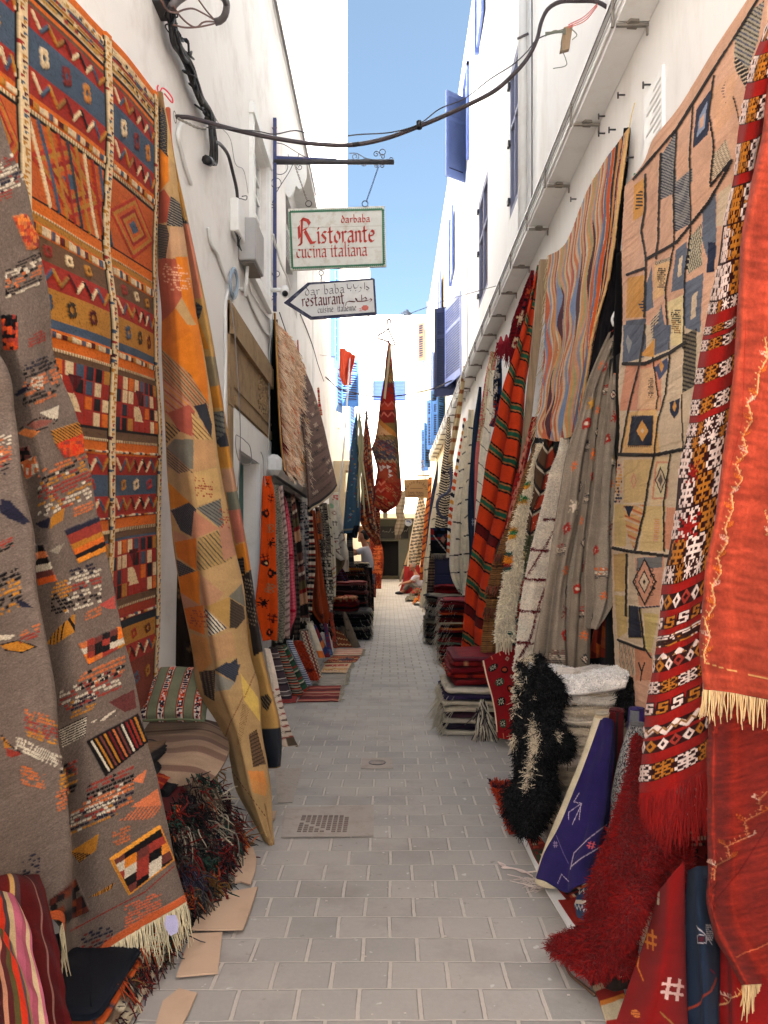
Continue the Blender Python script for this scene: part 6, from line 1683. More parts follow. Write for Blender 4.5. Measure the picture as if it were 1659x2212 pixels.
m.tube(curve([LB(862,1950),LB(900,1955,.06),LB(950,1962,.08),LB(955,1935,.08),LB(905,1930,.07)],14),.004,5);m.build("side_cable",IRON,cb)
m=MB()
m.tube(curve([LB(210,80,.10),LB(250,20,.12),LB(330,-40,.16),LB(520,-120,.2),LB(690,-60,.22),LB(755,60,.22),LB(735,150,.21),LB(700,200,.18),LB(640,218,.14)],40),.022,9);m.build("cable_loop",PIPE,cb)
m=MB()
for pts in(((235,245),(320,268),(450,268),(560,250),(660,225)),((230,60),(290,150),(420,262),(470,262),(520,220),(650,215)),((480,0),(560,110),(640,200)),((110,0),(160,90),(240,125),(330,95),(420,85),(520,130),(640,200))):
 m.tube(curve([LB(X,Y,.12)for X,Y in pts],24),.005,5)
m.build("tie_wires",surf("brown_wire",(110,80,70)),cb)
MB().box(tuple(LB(20,10,.0)),tuple(LB(60,10,.0)+Vector((.06,.08,.04)))).build("clamp",IRON,cb)
# ---- the heavy cable slung right across the street
CZ=lambda x:4.32+(x-375)/(1310-375)*.30
cl=empty("overhead_cable",W(842,300,4.45),"heavy black cable sagging right across the street between the walls","cable")
hp=[(380,252),(410,254),(440,262),(510,281),(590,298),(680,311),(760,313),(830,300),(900,275),(960,250),(1020,222),(1070,195),(1110,160),(1140,125),(1160,85),(1170,45),(1185,18),(1210,4),(1250,2),(1290,4),(1312,16)]
m=MB();m.tube(curve([W(x,y,CZ(x))for x,y in hp],90),.0125,10);m.build("main_cable",surf("sheathed_cable",(58,50,52),.45,.25,30,.2,70),cl)
m=MB();m.tube(curve([W(x,y,CZ(x)-.02)for x,y in[(445,275),(500,279),(560,284),(590,290),(640,282),(670,290),(710,298),(770,291),(850,285),(905,268),(950,235),(1000,215),(1060,170),(1110,138),(1140,110),(1160,85),(1225,70),(1230,72)]],80),.0035,6);m.build("messenger_wire",IRON,cl)
m=MB();m.tube([W(x,y,CZ(x)-.015)for x,y in((905,262),(906,278))],.016,8);m.tube([W(x,y,CZ(x)-.002)for x,y in((762,313),(776,311))],.0135,8);m.build("clips",BLACKP,cl)
m=MB();c=W(376,253,4.31);m.tube([c+Vector((.0,math.cos(t)*.03,math.sin(t)*.03))for t in np.linspace(0,6.28,13)[:-1]],.007,6,closed=True);m.tube([(-1.25,4.31,3.9),tuple(c)],.006,6);m.build("anchor_ring",RUST,cl)
m=MB();m.tube(curve([W(384,256,4.31),W(405,266,4.3),W(425,275,4.3),W(445,278,4.3)],16),[.006+.003*(k%2)for k in range(16)],6);m.build("shackle",surf("galvanised",(140,134,124),.4,.2,metal=.3),cl)
tg=empty("wooden_toggle",W(1222,70,4.5),"wooden toggle tied with wire and red strings near the right wall","toggle")
m=MB();a,b=W(1228,56,4.5),W(1218,108,4.48);d=Vector((.014,0,.004));m.prism([a-d*2,a+d*2,a*.4+b*.6+d*2.2,b+d*2.5,b-d*1.5,a*.4+b*.6-d*1.6],(0,0,0),(0,.03,0));m.build("wood_piece",WOOD,tg)
m=MB()
for k in range(5):m.tube(curve([W(1178,70+k*2,4.46),W(1200,68+3*math.sin(k),4.47),W(1222,62+k*3,4.48)],10),.003,5)
m.tube(curve([W(1216,72,4.48),W(1212,100,4.47),W(1222,128,4.47),W(1224,140,4.47),W(1195,148,4.46)],20),.0025,5);m.tube(curve([W(1232,60,4.47),W(1246,76,4.47),W(1236,86,4.47)],10),.003,5);m.build("binding_wire",surf("grey_green_wire",(110,112,100)),tg)
m=MB()
for k in range(3):m.tube(curve([W(1228,54+k*3,4.48),W(1262,36+k*5,4.53),W(1290,8+k*3,4.6)],14),.0028,5)
m.build("red_strings",surf("faded_red_string",(196,100,92)),tg)
m=MB();m.tube([(1.30,7.25,4.35),(1.30,7.25,12.4)],.045,14);
pp=tag(m.build("drain_pipe",WHITEP,None),"white drain pipe running up the right wall past the first blue window","pipe")
m=MB();m.tube(curve([(1.335,6.95,12.4),(1.335,6.97,8),(1.33,6.93,6.4),(1.335,6.96,4.36)],30),.008,6);m.tube([(1.24,7.2,6.35),(1.345,7.2,6.4)],.012,6);m.build("side_cable",PIPE,pp)
wcable("wire",[(1026,0),(1022,120),(1016,260),(1014,340),(1010,420),(1011,520),(1009,640),(1010,740),(1008,850)],.007,surf("pale_wire",(170,166,160)),"long twisted wire hanging down the right facade between the blue windows","wire",off=-.03,plane=RX)
pl=empty("wall_plaque",WX(1425,260,RX),"small pale lettered plaque on the right wall above the cream rug","plaque")
m=MB();m.box((RX-.018,3.62,3.36),(RX-.002,3.88,3.74));m.build("plate",WHITEP,pl)
m=MB()
for k in range(9):
 m.box((RX-.0205,3.64,3.40+k*.035),(RX-.0185,3.64+.20-.05*(k%3),3.412+k*.035))
m.build("faint_lines",surf("faded_grey_ink",(196,196,192)),pl)
m=MB()
for x,y in((1406,183),(1350,205),(1307,251),(1307,288),(1369,340),(1330,280),(1245,430)):
 c=WX(x,y,RX);m.tube([c,c+Vector((-.04,0,0))],.005,6);m.tube([c+Vector((-.04,0,-.02)),c+Vector((-.04,0,.015))],.005,6)
tag(m.build("wall_hooks",IRON,None),"small iron hooks driven into the plaster of the right wall","hooks",kind='stuff')
# ================================================================== WINDOWS AND SHUTTERS, RIGHT
def grille(yA,yB,zA_,zB_,X,label):
 r=empty("window",(X,(yA+yB)/2,zA_),label,"window")
 m=MB();m.box((X+.05,yA+.01,zA_+.01),(X+.065,yB-.01,zB_-.01));m.build("dark_pane",surf("dusty_dark_pane",(96,84,84)),r)
 m=MB()
 for a,b,c,d in((yA,yA+.06,zA_,zB_),(yB-.06,yB,zA_,zB_),(yA,yB,zA_,zA_+.08),(yA,yB,zB_-.08,zB_),((yA+yB)/2-.02,(yA+yB)/2+.02,zA_,zB_),(yA,yB,zA_+(zB_-zA_)*.6,zA_+(zB_-zA_)*.6+.05)):
  m.box((X+.005,a+.002,c+.002),(X+.045,b-.002,d-.002))
 m.build("frame",surf("greyed_blue",(124,126,148)),r)
 m=MB()
 for k in range(10):y=yA+(yB-yA)*(k+.5)/10;m.tube([(X+.048,y,zA_+.05),(X+.048,y+.02,zB_-.05)],.004,4)
 for k in range(26):z=zA_+(zB_-zA_)*(k+.5)/26;m.tube([(X+.048,yA+.05,z),(X+.048,yB-.05,z+.03)],.003,4)
 m.build("lattice",surf("greyed_lattice",(140,128,128)),r)
 for k in range(3):
  z=zA_+(zB_-zA_)*(.1+.4*k);MB().box((X-.03,yB-.06,z),(X,yB+.02,z+.06)).build("hinge",IRON,r)
grille(7.71,8.34,5.1,6.72,RX,"tall narrow blue framed window beside the white drain pipe, nearest on the right")
grille(10.2,11.25,5.05,6.65,RX,"tall blue framed lattice window, second along the right wall")
def shutter_leaf(hinge,tip,zA_,zB_,mat,parent,th=.035,n=26,name="shutter",hardware=True):
 hinge,tip=Vector(hinge),Vector(tip);d=tip-hinge;L_=d.length;d.normalize();nrm=Vector((-d.y,d.x,0))
 M=Matrix(((d.x,nrm.x,0,hinge.x),(d.y,nrm.y,0,hinge.y),(0,0,1,0),(0,0,0,1)))
 m=MB();fr=.06
 for a,b,c,e in((0,fr,zA_,zB_),(L_-fr,L_,zA_,zB_),(fr,L_-fr,zA_,zA_+.14),(fr,L_-fr,zB_-.09,zB_),(fr,L_-fr,zA_+(zB_-zA_)*.66,zA_+(zB_-zA_)*.66+.07)):
  m.box((a,-th/2,c),(b,th/2,e),M)
 o=m.build(name,mat,parent)
 m=MB()
 for k in range(n):
  z=zA_+.15+(zB_-zA_-.26)*k/n
  m.raw([M@Vector(q)for q in((fr,-th*.45,z),(L_-fr,-th*.45,z),(L_-fr,th*.45,z+.035),(fr,th*.45,z+.035),(fr,-th*.45,z+.008),(L_-fr,-th*.45,z+.008),(L_-fr,th*.45,z+.043),(fr,th*.45,z+.043))],
[(0,1,2,3),(7,6,5,4),(0,4,5,1),(3,2,6,7)])
 q=m.build("louvres",mat,o)
 if n>10:
  m=MB();m.box((fr-.005,-.004,zA_+.12),(L_-fr+.005,.004,zB_-.08),M);m.build("shade_sheet",surf("shutter_shade",(30,38,66),.6),o)  # dark panel added so the gaps between slats read as shade
 return o
BL1=surf("slate_blue_paint",(86,106,168),.5,.1,8,.15,60,.4,dirt=(140,150,190),dirt_s=5,dirt_amt=.5)
w1=empty("shuttered_window",(RX,14.4,5.4),"large pair of open louvred shutters, one pale blue and one dark, above the ledge","window")
shutter_leaf((RX,13.95,0),(1.13,15.0,0),4.72,6.30,BL1,w1)
shutter_leaf((RX-.01,14.95,0),(.92,15.2,0),4.55,6.36,surf("deep_navy_paint",(26,36,72),.5),w1,n=44)
m=MB();m.box((RX+.06,13.92,4.72),(RX+.075,14.88,6.23));m.build("dark_pane",DARK,w1)
w2=empty("shuttered_window",(RX,12.9,8.8),"high window with one wide blue shutter standing out against the sky","window")
shutter_leaf((RX,13.2,0),(.98,12.95,0),7.95,9.45,BLUE,w2,n=44)
m=MB();m.box((RX+.06,12.62,8.12),(RX+.075,13.18,9.58));m.build("dark_pane",DARK,w2)
m=MB();m.box((RX-.05,12.55,8.05),(RX,12.62,9.68));m.box((RX-.05,13.21,8.05),(RX,13.28,9.68));m.box((RX-.05,12.55,9.62),(RX,13.28,9.7));m.build("frame",BL1,w2)
for(y,za,zb,lab)in((10.4,8.95,10.3,"blue window edge cut off by the top of the picture on the right"),(15.3,7.2,8.55,"closed blue shutter high on the right facade below the standing one"),(18.9,7.1,8.6,"thin closed blue shutter high on the far cream house"),(22.4,5.9,7.6,"tall narrow blue shutter further along the cream house")):
 r=empty("shuttered_window",(RX,y,za),lab,"window");shutter_leaf((RX-.05,y,0),(RX-.03,y+.75,0),za,zb,BL1,r,n=18)
 MB().box((RX-.07,y+.77,za-.05),(RX+.03,y+.83,zb+.05)).build("frame",BL1,r)
for(y,za,zb,lab)in((18.6,4.35,5.4,"bright blue open shutters just left of the big louvred pair"),(21.4,4.5,6.0,"bright blue open shutters in the middle of the cream house"),(25.5,4.3,5.8,"bright blue open shutters farthest along the cream house")):
 r=empty("shuttered_window",(RX+.03,y,za),lab,"window")
 shutter_leaf((RX+.03,y,0),(RX-.18,y-.25,0),za,zb,BLUE2,r,n=14);shutter_leaf((RX+.03,y+1.0,0),(RX-.22,y+1.15,0),za,zb,BLUE2,r,n=14)
 MB().box((RX+.10,y+.02,za),(RX+.12,y+.98,zb)).build("dark_pane",surf("blue_shade",(50,80,130)),r)
for(y,za,zb)in((29.0,8.9,10.4),):
 r=empty("shuttered_window",(RX,y,za),"pair of brownish louvred shutters at the far end of the cream house","window")
 shutter_leaf((RX,y,0),(1.12,y+.2,0),za,zb,surf("tan_louvre",(150,120,100)),r,n=14);MB().box((RX-.02,y+.25,za),(RX+.028,y+1.2,zb)).build("frame",BLUE2,r)
m=MB();m.tube([(1.75,34.9,10.2),(1.75,34.9,13.2)],.03,6);m.tube([(1.4,34.9,12.5),(2.1,34.9,12.6)],.015,5);tag(m.build("antenna",IRON,None),"thin antenna rod on the far right roof","antenna")
# ================================================================== LEFT FAR: blue windows, flag
w3=empty("shuttered_window",(-1.3,16.4,6),"tall bright blue window frame on the sunlit tower beside the flag","window")
MB().box((-1.36,16.02,5.62),(-1.19,16.22,8.18)).build("frame",BLUE2,w3);shutter_leaf((-1.3,17.1,0),(-1.16,17.15,0),5.62,8.18,BLUE2,w3,n=12)
w4=empty("shuttered_window",(-1.28,19,5.6),"bright blue louvred shutters opened wide behind the red flag","window")
shutter_leaf((-1.3,18.6,0),(-.78,18.75,0),5.05,6.25,BLUE2,w4,n=16);shutter_leaf((-1.3,17.9,0),(-1.18,18.3,0),4.8,6.2,BLUE2,w4,n=14)
w5=empty("shuttered_window",(-1.28,24,5),"lower bright blue shutter beyond the flag pole on the left","window")
shutter_leaf((-1.28,23.4,0),(-1.14,24.0,0),4.3,6.2,BLUE2,w5,n=16)
fl=empty("flag",W(735,900,13.6),"crumpled red flag on a long pale pole leaning from the left wall","flag")
m=MB();m.tube([W(733,1070,13.0),W(745,940,13.3),W(752,830,13.6),W(757,758,13.8)],.016,8);m.tube([W(729,926,13.3),W(746,928,13.3)],.008,6);m.build("pole",WHITEP,fl)
P=surface(rowsW([[(737,752,13.8),(746,754,13.6),(760,764,13.75),(771,772,13.6)],[(736,780,13.8),(745,782,13.62),(756,788,13.8),(766,792,13.65)],[(736,810,13.8),(744,812,13.65),(751,812,13.8),(757,812,13.7)],[(742,828,13.75),(746,832,13.7),(750,832,13.75),(753,826,13.72)]]),60,50)
P=fold(P,.04,3,.2,top=.8)
shell("cloth",P,np.broadcast_to(lin((236,110,80)),P.shape),.003,WOOL,fl)
col=empty("pilaster",(-1.24,17,1),"pale stepped stone pilaster behind the blue hanging rug","pilaster")
m=MB()
for k,(a,b,d)in enumerate(((0,.5,.26),(.5,2.6,.16),(2.6,2.75,.22),(2.75,3.25,.17),(3.25,3.36,.24),(3.36,3.46,.3))):m.box((-1.29,17.0-d*.2,a),(-1.3+d+.1,17.5,b))
m.build("shaft",surf("warm_stone",(186,168,138),.9,.1,5,.4),col)
# ================================================================== HANGING RUGS FURTHER ALONG
s2=cx(.2320,551,1026);g3=cx(.1831,702,675);g4=cx(.1709,702,1053);g5=cx(.2442,891,594);g6=cx(.2320,891,1107);g1=cx(.1953,551,675)
def strip(fn,rows,Z,base,label,paint=None,seed=1,bul=.42,nf=1.7,amp=.034,group=None,fringe=None,zt=0.,mat=None,skew=0.,wob=.008,thick=.012,back=None):
 """bunched hanging rug; rows = (Y, XL, XR) on sheet fn; Z depth (Z2 at foot); front bulges towards the street"""
 Z0,Z1=(Z,Z)if not isinstance(Z,tuple)else Z
 rr=[]
 if group:rows=[(y,a-(b-a)*.09,b+(b-a)*.09)for y,a,b in rows]
 pts=[(fn(a,y)[0],fn(b,y)[0])for y,a,b in rows]
 ys=[p[0][1]for p in pts];y0,y1=ys[0],ys[-1]
 for(a,b)in pts:
  t=(a[1]-y0)/max(y1-y0,1e-6);z=Z0+(Z1-Z0)*t;wd=abs(b[0]-a[0])/F*z
  sk=skew*(b[0]-a[0])
  rr.append([W(a[0]+(b[0]-a[0])*u,a[1]+sk*(u-.5),z-wd*bul*math.sin(math.pi*(.08+.84*u))+wd*.1)for u in(0,.22,.5,.78,1)])
 wpx=max(abs(b[0]-a[0])for a,b in pts)*.463;hpx=(y1-y0)*.463
 nu=int(max(14,min(130,wpx*1.35)));nv=int(max(30,min(620,hpx*1.25)))
 P=surface(rr,nv,nu)
 r=np.random.default_rng(seed)
 if amp:P=fold(P,amp,nf,r.random(),top=.45)
 if wob:P=wobble(P,wob,max(3,nv//40),3,r)
 cv=Cv(nv,nu,base,seed)
 if paint:paint(cv)
 cv.A*=1.15
 C=cv.finish(.07)
 P=P+to_cam(P,grid_normals(P))*(cv.H*.006)[...,None]
 o=tag(shell("rug",P,C,thick,mat or WOOL,None,back),label,"rug",group)
 if fringe:edge_fringe(P,'bottom',fringe[0],fringe[1],fringe[3]if len(fringe)>3 else .003,fringe[2],o)
 return o,P,C
# ---- painters
def weave_lines(c,n,frac=.4,tilt=0.):
 def f(cv):
  t=(cv.V*n+cv.U*tilt)%1;cv.put(t<frac,c)
 return f
def stripes_v(spec,tilt=0.,rep=1):
 """bands down the rug, tilted across it"""
 tot=sum(a for a,_ in spec)
 def f(cv):
  t=((cv.V*rep+cv.U*tilt)%1.)*tot;p=0
  for a,c in spec:
   cv.put((t>=p)&(t<p+a),c);p+=a
 return f
def motif_rows(cols,n,arts=(STAR,HASH,FLOWER),ru=.2,asp=3.,jx=.25,h=.8):
 def f(cv):
  for k in range(n):
   cv.stamp(.5+(cv.rng.random()-.5)*2*jx,(k+.5)/n+(cv.rng.random()-.5)*.3/n,ru,ru/asp,arts[k%len(arts)],cols[cv.rng.integers(len(cols))],rot=cv.rng.random(),h=h)
 return f
def both(*fs):
 def f(cv):
  for g in fs:g(cv)
 return f
def zigzags(cols,n,amp=.012,w=.07,m=2,asp=4.):
 def f(cv):
  for k in range(n):cv.zig((k+.5)/n,amp,m,w,cols[k%len(cols)],asp=asp,h=.5)
 return f
def lattice(c,nu_,nv_,w=.06,asp=4.):
 def f(cv):
  for k in range(-nv_,nv_*2):
   cv.line([(0,k/nv_),(1,(k+nu_)/nv_)],w,c,asp);cv.line([(1,k/nv_),(0,(k+nu_)/nv_)],w,c,asp)
 return f
def speckle(cols,n,d):
 def f(cv):cv.dots(.5,.5,.5,.5,n,int(n*d),cols,.7,keep=.75)
 return f
# ---- near right: long grey rugs with small motifs
GRY=(134,122,108)
def gm(seed,n):
 cols=[(150,44,34),(196,104,50),(40,38,46),(196,180,160),(176,132,60),(110,60,50)]
 def f(cv):
  r=cv.rng
  for k in range(n):
   u=.2+.6*r.random();v=(k+.5)/n
   a=k%5
   if a==0:cv.stamp(u,v,.13,.017,FLOWER,cols[0],rot=.4,h=1);cv.disk(u,v,.04,.005,cols[3])
   elif a==1:cv.dots(u,v,.16,.018,7,8,[cols[r.integers(6)],cols[3],cols[2]],.6,h=.8)
   elif a==2:cv.stamp(u,v,.12,.014,HASH,cols[1],rot=.3,h=.8)
   elif a==3:cv.diamond(u,v,.10,.018,cols[2],.8);cv.diamond(u,v,.06,.011,cols[3]);cv.diamond(u,v,.03,.006,cols[5])
   else:cv.stamp(u,v,.15,.018,STAR,cols[r.integers(6)],rot=.2,h=1)
 return f
GG="grey rugs with scattered small motifs on the right"
o,P,C=strip(r7,[(-40,738,752),(100,662,722),(250,598,668),(400,545,608),(600,490,590),(800,432,566),(1000,400,536),(1200,370,508),(1400,336,474),(1600,302,440),(1850,262,430),(2120,222,426)],(4.42,4.25),GRY,"grey rug with red flowers and dark diamonds, left one of the three grey ones",gm(1,17),71,mat=FLECK,amp=.03,group=GG,bul=.3)
o,P,C=strip(r7,[(200,656,704),(400,606,668),(600,572,640),(800,548,616),(1000,528,600),(1200,500,580),(1400,470,566),(1600,444,554),(1850,430,550),(2140,416,548)],(4.40,4.22),(126,114,100),"grey rug with violet and red motifs, middle one of the three grey ones",gm(2,14),72,mat=FLECK,amp=.02,group=GG,bul=.3)
o,P,C=strip(r7,[(-20,752,790),(200,704,768),(400,676,752),(600,652,742),(800,624,734),(1000,604,720),(1200,584,712),(1400,562,706),(1600,552,704),(1700,560,694),(1800,556,650),(1880,552,600)],(4.36,4.20),(138,126,112),"grey rug ending in a slanted hem, right one of the three grey ones",gm(3,14),73,mat=FLECK,amp=.025,group=GG,bul=.3)
o,P,C=strip(r7,[(1720,600,720),(1900,560,720),(2060,556,700)],4.5,(130,52,34),"rust and orange patterned rug end in the shade under the grey rugs",lambda cv:cv.checks([(0,0),(1,0),(1,1),(0,1)],[(130,52,34),(150,80,50),(90,30,26),(176,90,40)],6,7,.4),74)
m=MB();m.tube(curve([W(1340,650,4.4),W(1330,672,4.38),W(1322,690,4.38),W(1326,704,4.38)],12),.008,6);tag(m.build("string",WHITEP,None),"white string tying the tops of the grey rugs to the wall","string")
# ---- cream rug with dark red lattice
def redlat(cv):
 RED=(112,22,26);a=6.2
 for v,u0,u1 in((.36,.25,1.),(.495,.0,.75),(.62,.0,.85),(.755,.0,.95),(.885,.05,1.)):cv.line([(u0,v),(u1,v+.004)],.055,RED,a,1)
 cv.line([(1.0,.37),(.62,.47),(.1,.60)],.055,RED,a,1);cv.line([(1.02,.63),(.85,.66),(.5,.88),(.05,.99)],.06,RED,a,1)
o,P,C=strip(r7,[(700,380,424),(800,355,428),(900,312,420),(1051,278,402),(1200,240,370),(1400,190,332),(1600,150,300),(1800,122,272),(1950,104,250),(2140,86,234)],(5.0,4.75),(226,212,196),"cream fleecy rug with dark red lattice lines beside the grey rugs",redlat,75,amp=.012,nf=.8,bul=.25)
pile("wool_pile",P,C,22000,.012,.0035,o,lean=(-.1,-.3,-.4),spread=.7)
# ---- shaggy cream rug with coloured patches
def cshag(cv):
 for v,u,cs in((.22,.2,((60,130,80),(206,150,50))),(.30,.3,((60,130,80),(206,150,50))),(.46,.25,((206,150,50),(60,130,80),(206,150,50))),(.585,.22,((60,100,90),(214,140,40),(214,140,40),(160,40,34),(60,100,90)))):
  for k,c in enumerate(cs):cv.rect(max(0,u-.22),u+.2,v+k*.018-.02,v+k*.018,c,.5)
 cv.stamp(.1,.73,.12,.012,HASH,(150,40,34),h=.5);cv.stamp(.7,.96,.12,.012,STAR,(30,90,80))
o,P,C=strip(cx(1,0,0),[(958,1160,1180),(1009,1147,1168),(1060,1132,1158),(1107,1114,1148),(1176,1094,1132),(1246,1088,1124),(1300,1076,1116),(1330,1072,1112),(1385,1068,1109)],(5.6,5.35),(216,202,178),"shaggy cream rug with green, yellow and red patches left of the lattice rug",cshag,76,amp=.014,nf=.8)
pile("wool_pile",P,C,15000,.022,.005,o,lean=(-.2,-.3,-.5),spread=.7,curl=.9)
edge_fringe(P,'bottom',26,.10,.005,(206,190,164),o)
def darkk(cv):
 cv.put(cv.U>.55,(150,60,40))
 for k in range(9):
  v=k/9
  cv.line([(.0,v),(.55,v+.06),(1,v+.02)],.11,(40,34,32),3.5,.5);cv.line([(.0,v+.01),(.55,v+.07),(1,v+.03)],.04,(176,160,140),3.5,.5)
 cv.rect(0,1,.5,.72,(80,80,58));cv.stamp(.5,.62,.18,.04,KNOT,(190,170,130));cv.rect(0,.5,.78,.86,(150,110,80))
strip(cx(1,0,0),[(950,1176,1192),(1000,1156,1200),(1060,1150,1186),(1107,1136,1166),(1160,1130,1156),(1230,1114,1140),(1300,1108,1130),(1370,1104,1120)],(5.5,5.45),(84,60,44),"dark brown and olive kilim with cream lattice between the shaggy and the cream rug",darkk,77,amp=.015)
def ridg(cv):
 cv.H+=.9*(np.sin(cv.V*150+cv.U*6)>0)
 for k in range(150):cv.rect(0,1,k/150,k/150+.0033,(92,64,40))
 for v in(.42,.60,.75,.80):cv.rect(0,1,v,v+.008,(60,44,30),2)
o,P,C=strip(cx(1,0,0),[(960,1152,1164),(1030,1128,1148),(1107,1106,1128),(1160,1086,1112),(1223,1064,1098),(1293,1053,1084),(1340,1048,1076),(1409,1042,1070)],(5.95,5.75),(134,98,60),"brown ridged rug with ragged tufted bands right of the orange striped one",ridg,78,amp=.014)
for v in(.55,.70,.80):
 row=P[int(v*(len(P)-1))];idx=RNG.integers(0,len(row)-1,90)
 strands("tufted_band",row[idx]+np.array([0,-.02,0]),[(-.3,-.6,-.5)]*90,.05,.005,(110,76,46),o,jitter=.6,sag=.4,cols=[(110,76,46),(80,50,32),(134,70,50)])
strip(cx(1,0,0),[(900,1150,1160),(948,1137,1150),(1000,1122,1138),(1060,1106,1124),(1134,1089,1101),(1200,1076,1086)],(6.2,6.1),(134,32,28),"thin red rug with pale checks between the orange striped and brown rugs",both(weave_lines((110,24,24),30,.3),motif_rows([(180,120,100)],8,ru=.25)),79,amp=.01)
# ---- weathered plank
m=MB()
P_=[W(1167,560,6.3),W(1188,560,6.3),W(1136,1010,6.25),W(1124,1010,6.25)]
m.prism(P_,(0,0,0),(0,.06,0));tag(m.build("wooden_plank",WOOD,None),"grey weathered wooden plank standing between the orange striped rug and the peach rug","plank")
# ---- peach multicoloured striped rug flat against the wall
nv,nu=420,230
P=surface(rowsW([[(1186,552,5.95),(1222,528,5.5),(1262,424,4.85),(1306,348,4.42),(1358,278,4.05)],[(1178,730,5.85),(1215,700,5.4),(1248,650,4.9),(1286,600,4.5),(1321,560,4.25)],[(1168,870,5.75),(1200,850,5.4),(1230,820,4.95),(1264,780,4.6),(1284,730,4.45)],[(1155,943,5.7),(1180,948,5.4),(1206,953,5.15),(1236,938,4.85),(1254,900,4.7)]]),nv,nu)
P=fold(P,.014,5,.2,top=.1);P=wobble(P,.01,4,5)
cv=Cv(nv,nu,(200,160,132),80,abrash=.05)
SC=[(196,120,74),(206,176,150),(140,146,160),(206,180,152),(190,130,90),(200,164,130),(160,84,74),(196,186,160),(206,150,100),(170,160,120),(200,150,120),(150,146,150),(206,178,130),(190,110,80),(200,180,160),(196,150,110),(170,90,84),(196,178,150)]
wv_=.05*np.sin(cv.V*9+cv.U*3)*(cv.V**1.2)+.02*np.sin(cv.V*25+4)
t=(cv.U+wv_)*44
idx=np.floor(t).astype(int)%len(SC);cv.A[:]=np.array([lin(c)for c in SC])[idx]
for k in range(26):
 u,v=cv.rng.random()*.9,.25+.75*cv.rng.random();c=SC[k*5%len(SC)];c=[c,(92,50,56),(130,144,170),(196,110,74)][k%4]
 du=.5*np.sin(cv.V*9+cv.U*3)*0
 cv.put((np.abs(cv.U+wv_-u)/.035+np.abs(cv.V-v)/.17)<1,c)
for a,b,c in((.80,.825,(110,120,140)),(.83,.86,(190,96,50)),(.865,.90,(46,36,34)),(.90,.93,(196,140,80)),(.94,.955,(40,40,60)),(.97,1.1,(206,170,120))):cv.put((cv.U+wv_*.4>=a)&(cv.U+wv_*.4<b),c)
cv.H+=.5*((t%1)>.3)
o,P,C=rug("rug",P,cv,"peach, pink and pale blue wavy striped rug hung against the right wall",None,.012,relief=.004,speck=.06)
edge_fringe(P,'left',46,.06,.003,(206,190,150),o,down=(-.5,0,-1),jitter=.5)
strip(cx(1,0,0),[(276,1352,1360),(420,1338,1350),(560,1314,1336),(700,1290,1330),(800,1275,1310),(900,1262,1296)],(4.15,4.6),(30,26,30),"near black strip added for the shadow in the gap behind the peach striped rug",None,81,amp=.01)  # added strip, its dark colour painting the shadow between the hung rugs
m=MB();m.tube(curve([W(1371,222,4.05),W(1364,250,4.05),W(1359,278,4.03)],6),.003,5);tag(m.build("hanging_string",surf("straw_string",(206,180,120)),None),"straw coloured string holding the top corner of the peach striped rug","string")
# ---- orange rug with green and black stripes
ORS=[(14,(176,62,26)),(1.6,(24,18,20)),(1.2,(150,96,52)),(3.8,(34,84,62)),(1.2,(150,96,52)),(1.6,(24,18,20)),(12,(176,62,26)),(1.4,(24,18,20)),(.5,(206,150,120)),(5.5,(92,26,24)),(.5,(206,150,120)),(1.4,(24,18,20))]
ORS2=ORS[:6]
def ostripe(cv):
 tot=sum(a for a,_ in ORS2)
 t=((cv.V*14.6-cv.U*.95+2)%1.)*tot;p=0
 row=np.floor(cv.V*14.6-cv.U*.95+2).astype(int)
 for a,c in ORS2:cv.put((t>=p)&(t<p+a),c);p+=a
 alt=np.isin(row,(9+2,12+2))&(t>=15.6)&(t<22.6)
 cv.put(alt,(92,26,24))
 cv.put(cv.V<.5,(0,0,0))if False else None
 k=np.clip(1.25-cv.V*.5,.8,1.2)[...,None]
L0=[(1165,1158,1170)]
o,P,C=strip(cx(1,0,0),[(575,1160,1170),(640,1146,1160),(692,1134,1152),(765,1110,1143),(838,1086,1133),(911,1070,1130),(985,1052,1124),(1058,1043,1112),(1134,1032,1098),(1177,1027,1078),(1246,1017,1066),(1316,1012,1049),(1418,1006,1043)],(6.6,6.45),(176,62,26),"tall bunched orange rug with slanting green and black stripes",ostripe,82,nf=1.6,amp=.06,bul=.35,skew=.0,fringe=None)
# ---- maroon tasselled cloth above it
o,P,C=strip(g5,[(-40,1050,1066),(100,1000,1060),(250,945,1050),(400,905,1000),(520,880,960),(640,850,905)],(6.9,7.3),(130,22,34),"crimson embroidered cloth with tassels hanging at the top beside the orange rug",both(weave_lines((100,16,28),20,.3,.4),motif_rows([(30,24,34),(206,180,150),(190,90,50)],6,ru=.25)),83)
edge_fringe(P,'bottom',60,.14,.006,(120,20,34),o);edge_fringe(P,'left',60,.07,.004,(120,20,34),o,down=(-.5,0,-1))
for(x,y)in((1082,740),(1094,736)):
 c=W(x,y,7.2);m=MB();m.tube([c+Vector((0,0,.06)),c+Vector((0,0,-.02))],[.008,.03],8);tg_=tag(m.build("tassel",surf("crimson_yarn",(150,34,48),.9),None),"plump crimson wool tassel %s above the blue patterned rug"%("farther left" if x<1090 else "nearer the crimson cloth"),"tassel")
 strands("tassel_yarn",[c+Vector((rnd.gauss(0,.012),rnd.gauss(0,.012),0))for _ in range(60)],[(rnd.gauss(0,.2),rnd.gauss(0,.2),-1)for _ in range(60)],.12,.005,(140,28,44),tg_,jitter=.3)
